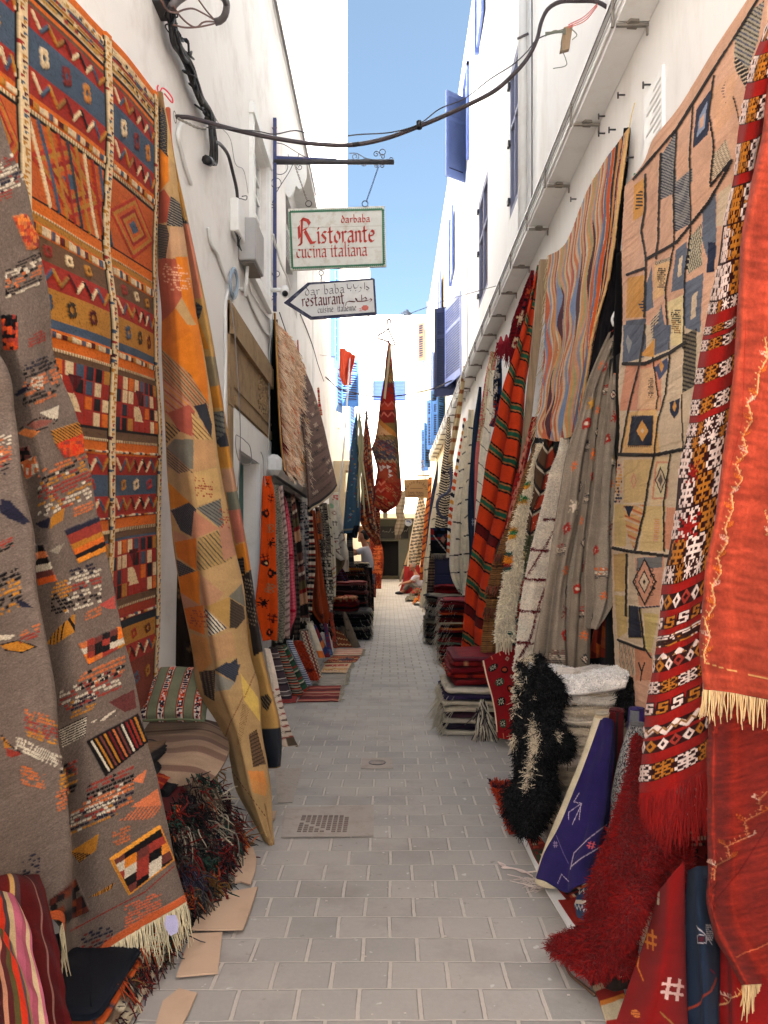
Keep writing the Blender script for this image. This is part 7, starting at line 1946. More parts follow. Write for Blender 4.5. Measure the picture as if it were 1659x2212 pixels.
# ---- the row of hanging rugs down the right
RG="rugs hung side by side down the right wall"
strip(g5,[(735,758,776),(900,716,782),(1100,706,772),(1270,698,740),(1340,690,712)],8.2,(40,56,84),"dark blue rug with pale diamonds peeping out at the top left of the orange rug",motif_rows([(190,176,160),(150,50,44),(30,30,40)],9,(KNOT,FLOWER),.3,3),84)
strip(cx(1,0,0),[(800,1062,1068),(911,1051,1062),(985,1041,1055),(1058,1037,1049),(1160,1030,1038)],8.9,(220,210,190),"cream rug with thin black lines just left of the orange striped rug",weave_lines((50,40,40),9,.05,-.6),85,group=RG)
strip(cx(1,0,0),[(760,1060,1070),(814,1050,1064),(911,1038,1052),(985,1031,1046),(1058,1029,1039),(1190,1026,1032)],9.4,(190,110,104),"faded pink rug with cream flecks, right of the dark blue length",both(motif_rows([(206,190,160),(150,120,90),(206,190,160)],12,ru=.35),lambda cv:cv.put((cv.rng.random(cv.U.shape)<.3)&(cv.V<.45),(196,180,150))),86,group=RG)
strip(g5,[(990,588,606),(1150,566,604),(1300,545,600),(1600,525,582),(1900,505,576),(2100,500,570),(2400,512,562),(2700,508,545)],10.2,(46,58,76),"plain dark blue rug hanging between the pink and the cream ones",lambda cv:cv.stamp(.6,.70,.28,.018,HASH,(150,160,176)),87,group=RG,amp=.012)
def blk_dash(cv):
 for k in range(9):cv.line([(cv.rng.random()*.4,.1+k*.1),(.6+.4*cv.rng.random(),.1+k*.1-.02+.03*cv.rng.random())],.05,(50,42,36),6)
strip(g5,[(1190,508,544),(1400,496,540),(1600,482,530),(1900,456,508),(2100,452,520),(2400,452,524),(2630,450,520),(2790,450,530)],10.9,(220,208,182),"cream rug with black dashes, longer one right of the curling cream one",blk_dash,88,group=RG,fringe=(20,.05,(200,186,160)))
o,P,C=strip(g5,[(1290,466,496),(1450,446,490),(1600,428,484),(1900,392,462),(2100,372,452),(2400,352,450),(2600,350,446),(2700,372,446),(2780,410,448)],11.6,(226,214,190),"cream fleecy rug with short black stitches whose foot curls inwards",blk_dash,89,group=RG,fringe=(16,.05,(206,190,160)))
def dashc(cv):
 for k in range(20):
  c=[(214,84,40),(40,44,60),(214,160,80),(190,50,36),(206,120,60)][k%5];cv.line([(.1,k/20),(.9,k/20+.02)],.25,c,9,1)
strip(g5,[(1265,450,468),(1450,424,446),(1600,396,428),(1900,350,390),(2100,332,372),(2300,324,356),(2500,318,344)],12.2,(220,210,194),"narrow cream rug with orange, black and yellow bars",dashc,90,group=RG)
def palm(cv):
 cv.zig(.5,.0,1,.01,(50,40,40))
 for k in range(46):
  v=k/46*1.06-.03
  cv.line([(.5,v+.022),(.06,v)],.05,(46,38,40),3.4,.5);cv.line([(.5,v+.022),(.94,v)],.05,(46,38,40),3.4,.5)
strip(cx(1,0,0),[(900,966,972),(970,960,974),(1010,955,977),(1058,950,976),(1107,945,975),(1142,942,972)],14.6,(206,190,162),"cream rug with a big black palm leaf pattern",palm,91,group=RG,amp=.01)
m=MB();m.tube(curve([W(973,1010,14.3),W(974,1050,14.2),W(966,1065,14.1),W(950,1075,14.0),W(944,1092,14.0),W(950,1112,14.0),W(968,1122,14.1)],40),.028,8);tag(m.build("hose",surf("slate_hose",(60,60,78),.7),None),"slate blue cloth tube looping in front of the palm leaf rug","tube")
strip(g4,[(-60,1430,1500),(0,1412,1484),(200,1376,1450),(400,1340,1420),(600,1316,1384),(800,1290,1350),(950,1262,1332),(1200,1256,1320),(1400,1215,1300),(1520,1212,1296)],15.4,(222,208,180),"cream rug with fine black slashes reaching the ground left of the blue cabinet",blk_dash,92,group=RG,fringe=(14,.08,(206,180,140)))
strip(g5,[(1650,218,226),(1750,205,226),(1900,175,214),(2050,155,200),(2212,138,186),(2400,122,164),(2600,108,146),(2730,98,142)],17.0,(52,56,72),"long charcoal blue rug hanging beyond the cream ones",None,93,group=RG,amp=.01)
strip(g5,[(1790,150,170),(1950,135,160),(2100,118,142),(2300,100,124),(2500,84,108),(2600,76,112),(2700,70,108)],18.4,(176,96,56),"rust and ochre striped rug beyond the charcoal blue one",both(weave_lines((206,130,60),9,.4,.5),weave_lines((96,40,34),14,.25,.3)),94,group=RG)
strip(g4,[(130,1180,1236),(300,1160,1258),(500,1130,1262),(700,1100,1240),(850,1080,1210),(1000,1076,1180)],26.3,(150,140,124),"shaggy brown and grey streaked rug beside the hanging wooden sign",both(lattice((90,80,70),3,9,.12,2.5),weave_lines((176,160,140),20,.4,.6)),95,group=RG)
strip(g4,[(120,1180,1200),(300,1145,1170),(500,1110,1150),(700,1070,1110),(860,1050,1090),(1010,1030,1088)],26.8,(200,182,154),"farthest cream rug on the right beside the streaked one",None,96,group=RG,fringe=(10,.1,(196,176,150)))
strip(cx(1,0,0),[(790,1001,1006),(870,988,998),(940,976,986),(1000,966,974)],11.9,(196,176,140),"ochre cream tasselled rug top behind the narrow barred rug",weave_lines((150,100,60),8,.3),97)
# ---- dark pile rug over the navy cabinet
cb_=empty("navy_cabinet",W(958,1274,12.5),"plain navy blue cabinet standing between the cream rugs on the right","cabinet")
a0,b0=W(935,1274,12.5),W(982,1197,12.5)
NAVC=surf("deep_blue_paint",(22,26,66),.5,.1,6,.1)
m=MB();m.box((a0.x,12.5,.0),(b0.x,13.1,b0.z),bev=.01);m.build("carcass",NAVC,cb_)
m=MB();m.box((a0.x+.02,12.47,.02),(b0.x-.02,12.497,.98),bev=.006);m.box((a0.x+.02,12.47,1.0),(b0.x-.02,12.497,b0.z-.02),bev=.006);m.build("door",NAVC,cb_)
def dpile(cv):
 cv.checks([(0,0),(1,0),(1,.45),(0,.5)],[(36,50,70),(44,60,84),(120,30,34),(24,24,30)],5,4);cv.line([(.2,.3),(.5,.6),(.8,.95)],.05,(160,150,140),1.4);cv.diamond(.65,.45,.12,.16,(150,110,96));cv.disk(.12,.15,.12,.12,(140,34,34))
strip(cx(1,0,0),[(1140,929,968),(1160,930,970),(1180,930,971),(1196,932,972)],12.3,(22,20,26),"dark pile rug with teal, red and white shapes draped over the navy cabinet",dpile,98,bul=.15,amp=.01,fringe=(50,.07,(150,140,120)))
strip(cx(1,0,0),[(1190,928,935),(1230,927,936),(1290,926,936)],12.4,(120,100,84),"narrow brown tasselled rug edge at the left of the navy cabinet",weave_lines((60,40,36),16,.4),99)
# ---- hanging rugs in the middle of the street
def hanger(x,y,Z,w,label,col=(110,84,78)):
 """wire clothes hanger with its hook; x,y = top of the hook"""
 r=empty("clothes_hanger",W(x,y,Z),label,"hanger");k=Z/F;c=W(x,y,Z)
 def q(a,b):return c+Vector((a*k,0,-b*k))
 m=MB();m.tube(curve([q(4,8),q(5,2),q(1,-1),q(-2,4),q(-1,14),q(0,22)],18),.011,6);m.build("hook",surf("old_wire",col),r)
 m=MB();m.tube(curve([q(0,20),q(-w*.5,28),q(-w,34),q(-w*1.05,40),q(-w*.4,45),q(0,50),q(w*.45,56),q(w*.66,54),q(w*.5,44),q(w*.22,32),q(0,20)],40),.011,6);m.build("bar",surf("old_wire",col),r)
hanger(839,690,9.0,21,"thin wire hanger from which the big red brown rug hangs")
hanger(791,870,12.2,14,"bent wire hanger above the orange patchwork rug")
def bigrug(cv):
 RB,DK,OL,PU=(176,70,46),(110,40,36),(124,104,62),(84,80,88)
 cv.bands([(3,RB),(5,(140,62,60)),(5,OL),(6,(150,44,36)),(2,RB),(4,(130,46,40)),(5,OL),(6,PU),(7,(160,76,50)),(6,(160,56,38)),(3,RB)]);cv.dots(.5,.2,.5,.1,8,16,[(96,40,40),(170,130,90),(60,60,70)],.6,skew=.1,keep=.6);cv.dots(.4,.68,.5,.06,9,9,[(160,120,80),(90,40,36)],.5,skew=.12,keep=.6);cv.rect(.82,1,.35,.8,(110,90,64))
 t=(cv.V*26+cv.U*2.4)%1
 cv.put((t<.25)&(cv.V<.2),(56,60,70));cv.put((t<.2)&(cv.V>.1)&(cv.V<.22),(150,100,60))
 for v in(.37,.43):cv.zig(v,.012,3,.05,(190,110,90),asp=6,h=.5)
 cv.poly([(0,.44),(.9,.54),(.9,.56),(0,.52)],(176,120,60));cv.poly([(0,.47),(.7,.55),(0,.55)],(190,150,110))
 cv.dots(.5,.60,.45,.05,6,7,[(150,120,90),DK,(160,90,60)],.5,skew=.1);cv.zig(.70,.012,6,.035,(150,140,110),asp=6)
 for k,(u,v)in enumerate(((.15,.735),(.3,.735),(.45,.735),(.5,.76),(.5,.785),(.2,.75))):cv.poly([(u,v-.012),(u+.13,v),(u,v+.012)],(200,190,176))
 cv.checks([(0,.80),(.4,.80),(.45,.88),(0,.90)],[(150,40,30),(170,60,40)],3,3);cv.zig(.83,.01,2,.05,(200,120,90),0,.4,6);cv.zig(.87,.01,2,.05,(200,120,90),0,.4,6)
 cv.dots(.7,.86,.28,.05,10,9,[(150,90,60),(120,52,36),(170,120,80)],.5,skew=.15);cv.dots(.4,.94,.35,.035,9,6,[(150,140,96),(90,40,32),OL],.6,skew=.1)
 cv.rect(0,1,.975,1,(130,50,32));cv.rect(.0,.06,0,1,(96,34,40))
o,P,C=strip(g3,[(330,745,758),(420,728,786),(500,714,800),(800,682,826),(1100,634,852),(1300,612,866),(1500,576,874),(1600,540,882),(1700,566,888),(1850,600,900),(2000,580,912),(2100,566,916),(2200,562,900),(2280,570,860),(2330,640,800),(2360,690,740)],9.0,(124,46,32),"big red brown rug hanging to a point from a wire hanger over the street",bigrug,100,nf=1.0,amp=.016,bul=.35,skew=.0)
edge_fringe(P,'bottom',30,.05,.005,(206,190,160),o)
for k in range(3):pass
P2=surface(rowsW([[(842,742,8.95),(846,744,8.95)],[(836,790,8.88),(840,790,8.86)],[(828,860,8.84),(832,862,8.82)]]),40,8)
shell("cream_border",P2,np.broadcast_to(lin((200,180,150)),P2.shape),.01,WOOL,o)
def bluer(cv):
 for k in range(34):
  cv.stamp(.1+.8*cv.rng.random(),.12+.8*k/34,.07,.008,(STAR,FLOWER,HASH)[k%3],[(130,60,56),(120,140,150),(150,120,60),(150,150,150)][k%4],rot=cv.rng.random())
 cv.rect(0,1,.965,.975,(140,130,110))
o,P,C=strip(g3,[(1140,366,378),(1250,348,392),(1400,322,402),(1550,302,406),(1700,288,412),(1900,268,418),(2100,252,424),(2400,234,418),(2540,226,404),(2600,228,392)],12.0,(66,90,108),"dark blue rug with scattered red and pale flowers hanging over the street",bluer,101,amp=.03,nf=1,skew=-.12)
strip(g4,[(480,330,430),(560,280,420),(640,320,412)],11.95,(26,30,40),"navy turned-up lower flap hanging below the blue flowered rug",None,102,bul=.2)
cr_=strands("cream_rags",[W(776+.004*0,890,12.0)for _ in range(8)]+[W(778,905,12.0)for _ in range(8)],[(.03,0,-1)]*16,1.1,.012,(0,0,0),None,jitter=.18,sag=.3,segs=8,cols=[(200,190,150),(190,184,150)])
tag(cr_,"long cream rag strips dangling between the blue and the orange hanging rugs","rags")
def mcol(cv):
 cv.checks([(0,0),(1,0),(1,1),(0,1)],[(150,60,36),(110,40,34),(176,100,56),(80,80,84),(190,150,110),(60,44,44),(140,50,40),(170,90,40)],5,64,.8)
 cv.put((((cv.V*30+cv.U*2)%1)<.18),(70,34,34));cv.rect(0,1,.0,.07,(120,110,106))
o,P,C=strip(g3,[(1165,484,494),(1300,466,514),(1500,448,548),(1700,440,566),(1900,430,580),(2100,430,590),(2300,426,596),(2480,430,600),(2600,500,620),(2680,560,640),(2740,596,640)],12.3,(150,60,36),"orange and red patchwork rug hanging beside the blue flowered one",mcol,103,amp=.03,nf=1.2)
def rrr(cv):
 cv.checks([(0,0),(1,0),(1,1),(0,1)],[(130,44,34),(100,32,30),(150,80,50),(60,36,34)],4,18,.6);cv.put(((cv.V*16+cv.U)%1)<.12,(190,160,120))
strip(cx(1,0,0),[(1070,806,818),(1105,803,820),(1135,806,820),(1165,812,822)],12.6,(130,44,34),"dark red diagonal patterned rug tail behind the big red brown rug",rrr,104,amp=.02)
o,P,C=strip(cx(1,0,0),[(1060,866,874),(1085,858,875),(1105,854,872),(1120,858,874),(1140,853,872),(1156,853,864)],17.0,(176,156,130),"small beige cloth with tasselled hem hanging over the far end of the street",weave_lines((150,130,104),12,.3),105,amp=.03)
edge_fringe(P,'bottom',16,.08,.008,(160,140,116),o)
# ---- lines slung across
def line_across(ptsD,Z,r,label,mat=PIPE,name="wire",n=50):
 zz_=Z if isinstance(Z,(list,tuple))else[Z]*len(ptsD)
 m=MB();m.tube(curve([W(x,y,z)for(x,y),z in zip(ptsD,zz_)],n),r,6);return tag(m.build(name,mat,None),label,"wire")
line_across([(700,812),(712,822),(730,838),(770,850),(820,857),(860,855),(900,848),(940,838),(975,822)],[14.3,14.2,14,13.8,13.5,13.5,13.7,14,14.2],.014,"thick dark cable sagging across the street behind the big hanging rug",IRON)
line_across([(792,682),(820,688),(842,692),(870,683),(900,672),(960,650),(1020,632),(1082,615)],[9,9,9,9,9,9,9,9],.004,"thin line crossing the street that carries the top wire hanger",PIPE)
line_across([(640,756),(700,768),(742,772)],[11,13.5,15],.004,"thin wire stretched from the left wall towards the flag")
line_across([(905,868),(960,858),(985,850),(1040,840)],12.5,.004,"thin wire over the right ledge below the open shutters")
line_across([(792,895),(805,902),(812,903)],12.2,.006,"short rope end beside the bent hanger")
m=MB()
for k in range(8):m.tube(curve([W(868+k*2.5,682,9),W(866+k*3,676+3*math.sin(k*2),9),W(872+k*2.4,672+4*math.cos(k),9.0),W(874+k*2,688+3*math.sin(k),9)],10),.004,4)
tag(m.build("rag_knot",surf("grey_rag",(170,166,170)),None),"knot of grey rags tied on the thin line right of the top hanger","rags")
# ---- wooden hanging shop sign
ms=empty("hanging_shop_sign",W(899,1055,17),"tan wooden board sign with arched lettering hanging by the right wall","sign")
ZS=17.0
h3=g3
m=MB();m.prism([W(*h3(930,1972)[0],ZS),W(*h3(1220,1965)[0],ZS),W(*h3(1215,2188)[0],ZS),W(*h3(938,2185)[0],ZS)],(0,0,0),(0,.03,0));m.build("board",surf("varnished_board",(160,120,72),.6,.1,5,.2,40,.3,dirt=(150,110,66),dirt_s=6,dirt_amt=.5),ms)
BRN=surf("brown_paint",(70,34,22),.7)
m=MB();k3=.1831/F*ZS
xx=0;txt="Maison Berbere";total=sum(ADV.get(c,.4)for c in txt)
cxm,cym,R_=1078,2145,128
for ch in txt:
 a=math.pi*(1-(xx+ADV.get(ch,.4)/2)/total);a=.10*math.pi+a*.80
 X_,Y_=cxm+R_*math.cos(a)*.95,cym-R_*math.sin(a)-2
 exv=Vector((math.sin(a),0,-math.cos(a)));ezv=Vector((math.cos(a),0,math.sin(a)))
 if ch in GOTH:nib(m,GOTH[ch],W(*h3(X_,Y_)[0],ZS)-exv*9*k3,exv,ezv,(40 if ch.isupper()else 48)*k3,5*k3,nrm=(0,-1,0),t=.004)
 xx+=ADV.get(ch,.4)
m.build("arched_lettering",BRN,ms)
def flat_text(txt,X,Y,hh,width,mat,parent,fn,Z,name="lettering"):
 cu=bpy.data.curves.new("t",'FONT');cu.body=txt;cu.size=1.0;cu.resolution_u=2;cu.offset=.012
 t=bpy.data.objects.new("t",cu);COL.objects.link(t);bpy.context.view_layer.update()
 me=bpy.data.meshes.new_from_object(t.evaluated_get(bpy.context.evaluated_depsgraph_get()))
 bpy.data.objects.remove(t)
 n=len(me.vertices);co=np.zeros(n*3);me.vertices.foreach_get("co",co);co=co.reshape(-1,3)
 a=W(*fn(X,Y)[0],Z);sx=(W(*fn(X+width,Y)[0],Z)-a).length/max(np.ptp(co[:,0]),1e-6);sy=(W(*fn(X,Y-hh)[0],Z)-a).length/.7
 new=np.stack([a.x+(co[:,0]-co[:,0].min())*sx,np.full(n,a.y-.004),a.z+co[:,1]*sy],-1)
 me.vertices.foreach_set("co",new.ravel());me.update();return link(name,me,mat,parent)
flat_text("TAPIS TRIBAL",978,2138,22,190,BRN,ms,h3,ZS,"upper_line");flat_text("GRAND CHOIX",980,2168,22,186,BRN,ms,h3,ZS,"lower_line")
m=MB();a,b=W(*h3(1005,2078)[0],ZS-.004),W(*h3(1155,2078)[0],ZS-.004);m.raw([a,b,b+Vector((0,0,.01)),a+Vector((0,0,.01))],[(0,1,2,3)]);m.build("rule",BRN,ms)
m=MB();m.tube([W(*h3(900,1922)[0],ZS+.05),W(*h3(1235,1922)[0],ZS+.05)],.014,8)
for x in(960,1190):m.tube([W(*h3(x,1922)[0],ZS+.03),W(*h3(x,1968)[0],ZS+.02)],.008,5)
m.tube([W(*h3(1175,1925)[0],ZS),W(*h3(1190,1968)[0],ZS)],.006,5);m.tube([W(*h3(950,1925)[0],ZS+.4),W(*h3(1160,1740)[0],ZS+.4)],.012,6);m.tube([W(*h3(1020,1925)[0],ZS+.5),W(*h3(1165,1800)[0],ZS+.5)],.010,6);m.tube([W(*h3(1160,1740)[0],ZS+.4),W(*h3(1165,1925)[0],ZS+.4)],.010,6)
m.build("iron_bracket",surf("warm_iron",(150,130,110)),ms)
fs=empty("shop_board",W(850,1150,37.9),"long dark shop board with faint lettering over the far black doorway","sign")
a,b=W(820,1163,37.9),W(882,1137,37.9)
MB().box((a.x,37.85,a.z),(b.x,37.97,b.z)).build("board",surf("black_board",(30,28,28)),fs)
FNT=surf("faded_white_ink",(120,116,106))
m=MB()
r_=np.random.default_rng(12)
x=a.x+.15
while x<b.x-.2:
 w_=.08+.12*r_.random();m.tube(curve([(x,37.84,a.z+.33),(x+w_*.3,37.84,a.z+.30+.12*r_.random()),(x+w_*.6,37.84,a.z+.36),(x+w_,37.84,a.z+.32+.2*(r_.random()>.6))],8),.012,4);x+=w_+.03
m.build("script_line",FNT,fs)
rs=empty("round_sign",W(882,1128,37.5),"small round blue and white sign at the right end of the shop board","sign")
c=W(882.5,1128,37.5);m=MB();m.tube([c,c+Vector((0,.08,0))],.20,20);m.build("disc",surf("pale_sign",(176,184,206)),rs)
m=MB();m.tube([c+Vector((-.1,-.01,.05)),c+Vector((.02,-.01,.06)),c+Vector((.1,-.01,-.03))],.03,6);m.build("emblem",surf("blue_sign",(60,80,150)),rs)
# ================================================================== MIDDLE LEFT
nv,nu=300,90
P=surface(rowsW([[(594,676,7.62),(600,700,7.8),(612,712,8.2),(622,724,8.7)],[(597,780,7.55),(612,778,7.9),(632,776,8.7),(648,774,9.4)],[(600,870,7.5),(616,862,7.9),(636,856,8.8),(650,852,9.6)],[(605,960,7.45),(622,952,7.9),(644,940,8.9),(661,930,9.8)],[(612,1016,7.45),(628,1028,7.9),(648,1040,8.9),(667,1046,9.8)]]),nv,nu)
P=fold(P,.02,2.2,.1,top=.3)
cv=Cv(nv,nu,(204,164,134),110)
for k in range(90):
 u,v=cv.rng.random(),cv.rng.random();c=[(206,176,146),(196,150,110),(190,110,70),(214,190,160),(176,130,90)][k%5]
 cv.put((np.abs(cv.U-u)/.02+np.abs(cv.V-v)/.2)<1,c)
for k in range(26):
 u,v=.45+.55*cv.rng.random(),.5+.5*cv.rng.random();c=[(190,90,44),(206,190,170),(130,44,40),(110,110,112),(206,140,60),(70,50,40)][k%6]
 cv.put((np.abs(cv.U-u+.4*(cv.V-v))/.05+np.abs(cv.V-v)/.09)<1,c)
cv.put((cv.U<.16)&(cv.V>.5)&(cv.V<.78),(110,28,34));cv.put((cv.U<.12)&(cv.V>.22)&(cv.V<.5),(170,80,40));cv.put((cv.U<.12)&(cv.V<.22),(96,50,36));cv.put(cv.U<.035,(206,160,100))
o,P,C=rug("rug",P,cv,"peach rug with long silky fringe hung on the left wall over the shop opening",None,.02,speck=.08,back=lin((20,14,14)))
pile("wool_pile",P,np.where((vnoise(nv,nu,30,12)>.35)[...,None],lin((240,214,188)),C*1.3),3600,.10,.005,o,lean=(.2,-.1,-1.6),spread=.25,mask=(vnoise(nv,nu,10,6)>.25)&(np.linspace(0,1,nu)[None,:]>.12),curl=.3)
edge_fringe(P,'right',40,.07,.005,(206,180,140),o,down=(.4,-.2,-1),jitter=.6)
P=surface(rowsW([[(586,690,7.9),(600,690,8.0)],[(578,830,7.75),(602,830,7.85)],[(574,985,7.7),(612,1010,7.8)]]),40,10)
rug("cloth",P,np.broadcast_to(lin((14,12,12)),P.shape),"added black sheet for the dark void behind the left edge of the peach fringed rug",cat="cloth")  # black colour stands in for the unlit void between rug and wall
P=surface(rowsW([[(648,790,9.7),(654,792,9.9),(660,800,10.2)],[(650,850,9.5),(664,850,10.2),(679,846,10.7)],[(655,925,9.3),(678,925,10.2),(700,918,11.0)],[(662,1010,9.2),(688,1000,10.2),(714,980,11.3)],[(666,1106,9.2),(698,1086,10.2),(731,1052,11.5)]]),300,110)
P=fold(P,.015,1.2,.55)
cv=Cv(300,110,(116,90,80),111);cv.A*=(1+.3*(vnoise(300,110,90,3)-.5))[...,None]
for k in range(22):
 u,v=.15+.7*cv.rng.random(),.08+.86*k/22
 cv.stamp(u,v,.09,.014,(["# # # #"," # # # ","# # # #"],STAR,HASH)[k%3],[(30,24,26),(190,170,150)][k%2],rot=-.3)
for k in range(10):cv.dots(.5,.1+k*.09,.42,.01,16,2,[(70,50,44)],.6,skew=-.04)
cv.rect(0,1,.965,.985,(20,16,18));cv.rect(0,1,.985,1,(196,180,150))
o,P,C=rug("rug",P,cv,"brown rug with small black and white motifs jutting from the left wall",None,.02,speck=.08)
m=MB();m.tube(curve([W(643,735,10.0),W(645,770,9.9),W(647,790,9.8)],8),.012,6);m.tube(curve([W(640,770,9.7),W(650,785,9.7),W(656,796,9.8)],8),.03,6);m.build("rag_tie",surf("faded_red_rag",(176,100,90),.9),o)
strip(g1,[(830,690,704),(900,698,712),(1000,706,724),(1140,725,742)],12.2,(176,60,50),"thin red and cream rug edge beyond the jutting brown rug",weave_lines((200,180,150),20,.35),112,amp=.01)
LG="rugs hung side by side outside the left shop"
def orangem(cv):
 for k in range(11):
  cv.stamp(.5+.22*math.sin(k*2.2),(k+.5)/11,.26,.028,(STAR,HASH,FLOWER,KNOT)[k%4],[(50,26,26),(90,30,26),(40,30,30),(150,120,90)][k%4],rot=.3*math.sin(k))
 cv.disk(.3,.53,.22,.02,(60,30,30));cv.disk(.3,.53,.08,.008,(206,170,120))
OC_=[(10,96,130),(150,90,156),(300,88,166),(600,84,172),(800,74,178),(1000,58,184),(1200,44,184),(1400,76,182),(1540,104,178)]
strip(s2,OC_,6.85,(206,84,26),"bright orange rug with dark motifs hung first outside the left shop",orangem,113,group=LG,nf=1.1,amp=.03)
strip(s2,[(90,150,205),(300,158,222),(600,164,246),(800,170,252),(1000,178,256),(1300,186,256),(1560,186,240)],7.15,(150,144,126),"grey green zigzag woven rug, second outside the left shop",both(weave_lines((96,90,80),60,.35,3),lattice((96,92,84),1,5,.04,6)),114,group=LG)
strip(s2,[(100,205,240),(300,218,258),(600,244,292),(900,250,306),(1200,252,302),(1520,244,300)],7.5,(186,164,156),"pale pink and grey rug with slanting stripes, third outside the left shop",both(stripes_v([(2,(190,168,158)),(1,(128,108,104))],1.2,22),lambda cv:cv.dots(.5,.5,.4,.16,4,22,[(128,112,108)],.6)),115,group=LG)
strip(s2,[(120,228,250),(260,256,294),(400,272,318),(600,288,344),(800,302,360),(1000,306,368),(1180,304,384),(1320,302,384),(1420,302,350),(1500,304,318)],7.9,(206,104,116),"rose pink fringed rug among the rugs outside the left shop",both(weave_lines((190,70,90),44,.25,.5),lambda cv:[cv.rect(0,1,v,v+.012,(170,30,60),2)for v in(.18,.45,.47,.82)]),116,group=LG,back=lin((110,40,50)))
strip(s2,[(200,290,330),(500,330,352),(900,366,390),(1300,384,412),(1560,372,400)],8.3,(96,86,76),"dim grey rug half hidden right of the rose pink one",weave_lines((60,52,48),30,.4),117,group=LG)
strip(s2,[(180,330,360),(480,350,400),(640,352,420),(800,370,440),(1000,394,472),(1120,404,486),(1240,414,500),(1330,416,512)],8.6,(120,84,70),"brown rug with black, pink and cream bands outside the left shop",stripes_v([(3,(112,74,62)),(1,(180,150,130)),(1,(60,40,40)),(2,(130,76,66)),(1,(196,176,156)),(2,(80,52,48)),(3,(96,84,56)),(1.5,(130,40,36)),(4,(180,136,104)),(4,(50,40,36))],.08,2),118,group=LG,fringe=(20,.05,(206,190,170)))
strip(s2,[(250,420,470),(450,424,488),(650,424,492),(800,440,490),(1000,466,490)],8.9,(76,74,78),"slate grey rug with black and white woven bands outside the left shop",both(stripes_v([(2,(70,70,74)),(1,(150,144,140)),(2,(40,38,42)),(1,(120,100,96))],.2,12),motif_rows([(150,144,140)],7,ru=.3)),119,group=LG)
strip(s2,[(360,492,528),(520,494,532),(700,494,546),(900,492,546),(1100,488,530),(1300,490,520)],9.2,(60,44,44),"narrow black, cream and rust banded rug outside the left shop",stripes_v([(2,(40,32,36)),(2,(196,180,160)),(1,(130,50,40)),(1,(40,32,36)),(1,(150,130,110))],.0,9),120,group=LG)
strip(s2,[(330,526,544),(500,534,566),(700,542,596),(900,538,618),(1060,532,640),(1200,532,664),(1300,560,676),(1380,610,668)],9.5,(142,66,34),"plain rust brown rug widening towards its foot outside the left shop",lambda cv:cv.stamp(.55,.93,.2,.02,STAR,(90,40,30)),121,group=LG,amp=.03,mat=FLECK)
strip(s2,[(300,560,590),(450,570,612),(600,585,620)],9.9,(130,96,80),"short dark patterned rug end above the rust brown one",motif_rows([(40,34,34),(190,110,60)],6,ru=.3),122,group=LG)
strip(s2,[(260,600,652),(450,604,672),(600,600,690),(800,612,696),(1000,634,714),(1150,652,714),(1260,664,708)],10.3,(160,150,130),"grey and white rug with fine black zigzags outside the left shop",both(zigzags([(60,54,52)],42,.006,.07,3,4),speckle([(110,100,90),(190,180,160)],8,4)),123,group=LG)
strip(s2,[(270,650,690),(450,664,712),(600,678,726),(800,694,738),(960,700,742),(1130,716,740)],11.2,(206,196,174),"cream rug with black slashes and coloured zigzags outside the left shop",lambda cv:([cv.line([(.1,.1+k*.1),(.8,.16+k*.1)],.06,(40,34,34),5)for k in range(5)],[cv.zig(.7+k*.05,.02,1,.06,[(160,40,44),(190,150,60),(150,40,60)][k%3],asp=5)for k in range(5)])[0],124,group=LG)
def crm(cv):
 cv.stamp(.6,.08,.22,.04,ESS,(190,80,80));cv.disk(.25,.2,.25,.04,(150,180,150));cv.diamond(.5,.3,.16,.04,(150,60,50),ring=.6);cv.stamp(.45,.45,.2,.035,HASH,(50,40,44))
 cv.line([(.1,.58),(.35,.60),(.2,.66),(.5,.68),(.85,.56)],.05,(60,40,44),3.4);cv.line([(.85,.57),(.9,.68),(.5,.76),(.65,.80),(.35,.84),(.5,.93)],.05,(100,36,40),3.4);cv.stamp(.4,.72,.1,.02,HASH,(150,60,60))
strip(s2,[(160,694,776),(300,686,784),(400,690,798),(550,708,818),(650,720,836),(740,732,854),(790,800,852)],12.4,(210,202,186),"cream rug with black and red line drawings, beside the standing man",crm,125,group=LG,bul=.3)
strip(s2,[(740,742,846),(840,744,830),(930,748,770)],12.6,(110,96,76),"olive brown underside of a rug hanging below the cream line-drawn rug",None,126,bul=.2)
strip(s2,[(700,838,870),(800,840,878),(900,846,880)],13.2,(206,196,176),"small cream rug tail hanging left of the standing man",None,127)
strip(s2,[(560,850,900),(700,860,912),(860,880,918)],13.6,(54,56,62),"dark grey tasselled rug hanging where the man is reaching",weave_lines((120,116,110),18,.3),128)
strip(s2,[(860,745,800),(980,745,870)],13.0,(44,34,44),"dark plum and blue rug hanging in the shade behind the left stacks",both(weave_lines((110,30,40),8,.3),weave_lines((60,74,110),5,.2)),129)
strip(s2,[(1040,510,530),(1240,520,600),(1400,580,640),(1460,620,650)],9.75,(34,34,42),"charcoal rug with a white star motif below the rust brown rug",motif_rows([(180,176,166)],3,ru=.2,jx=.1),130)
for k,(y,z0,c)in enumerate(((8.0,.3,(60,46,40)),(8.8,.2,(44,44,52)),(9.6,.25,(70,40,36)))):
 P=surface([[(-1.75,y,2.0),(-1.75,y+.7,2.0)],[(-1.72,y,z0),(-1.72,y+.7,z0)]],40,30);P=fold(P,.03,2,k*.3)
 rug("rug",P,Cv(40,30,c,131+k),"dim %s rug hanging deep inside the left shop opening"%("brown","slate","maroon")[k])
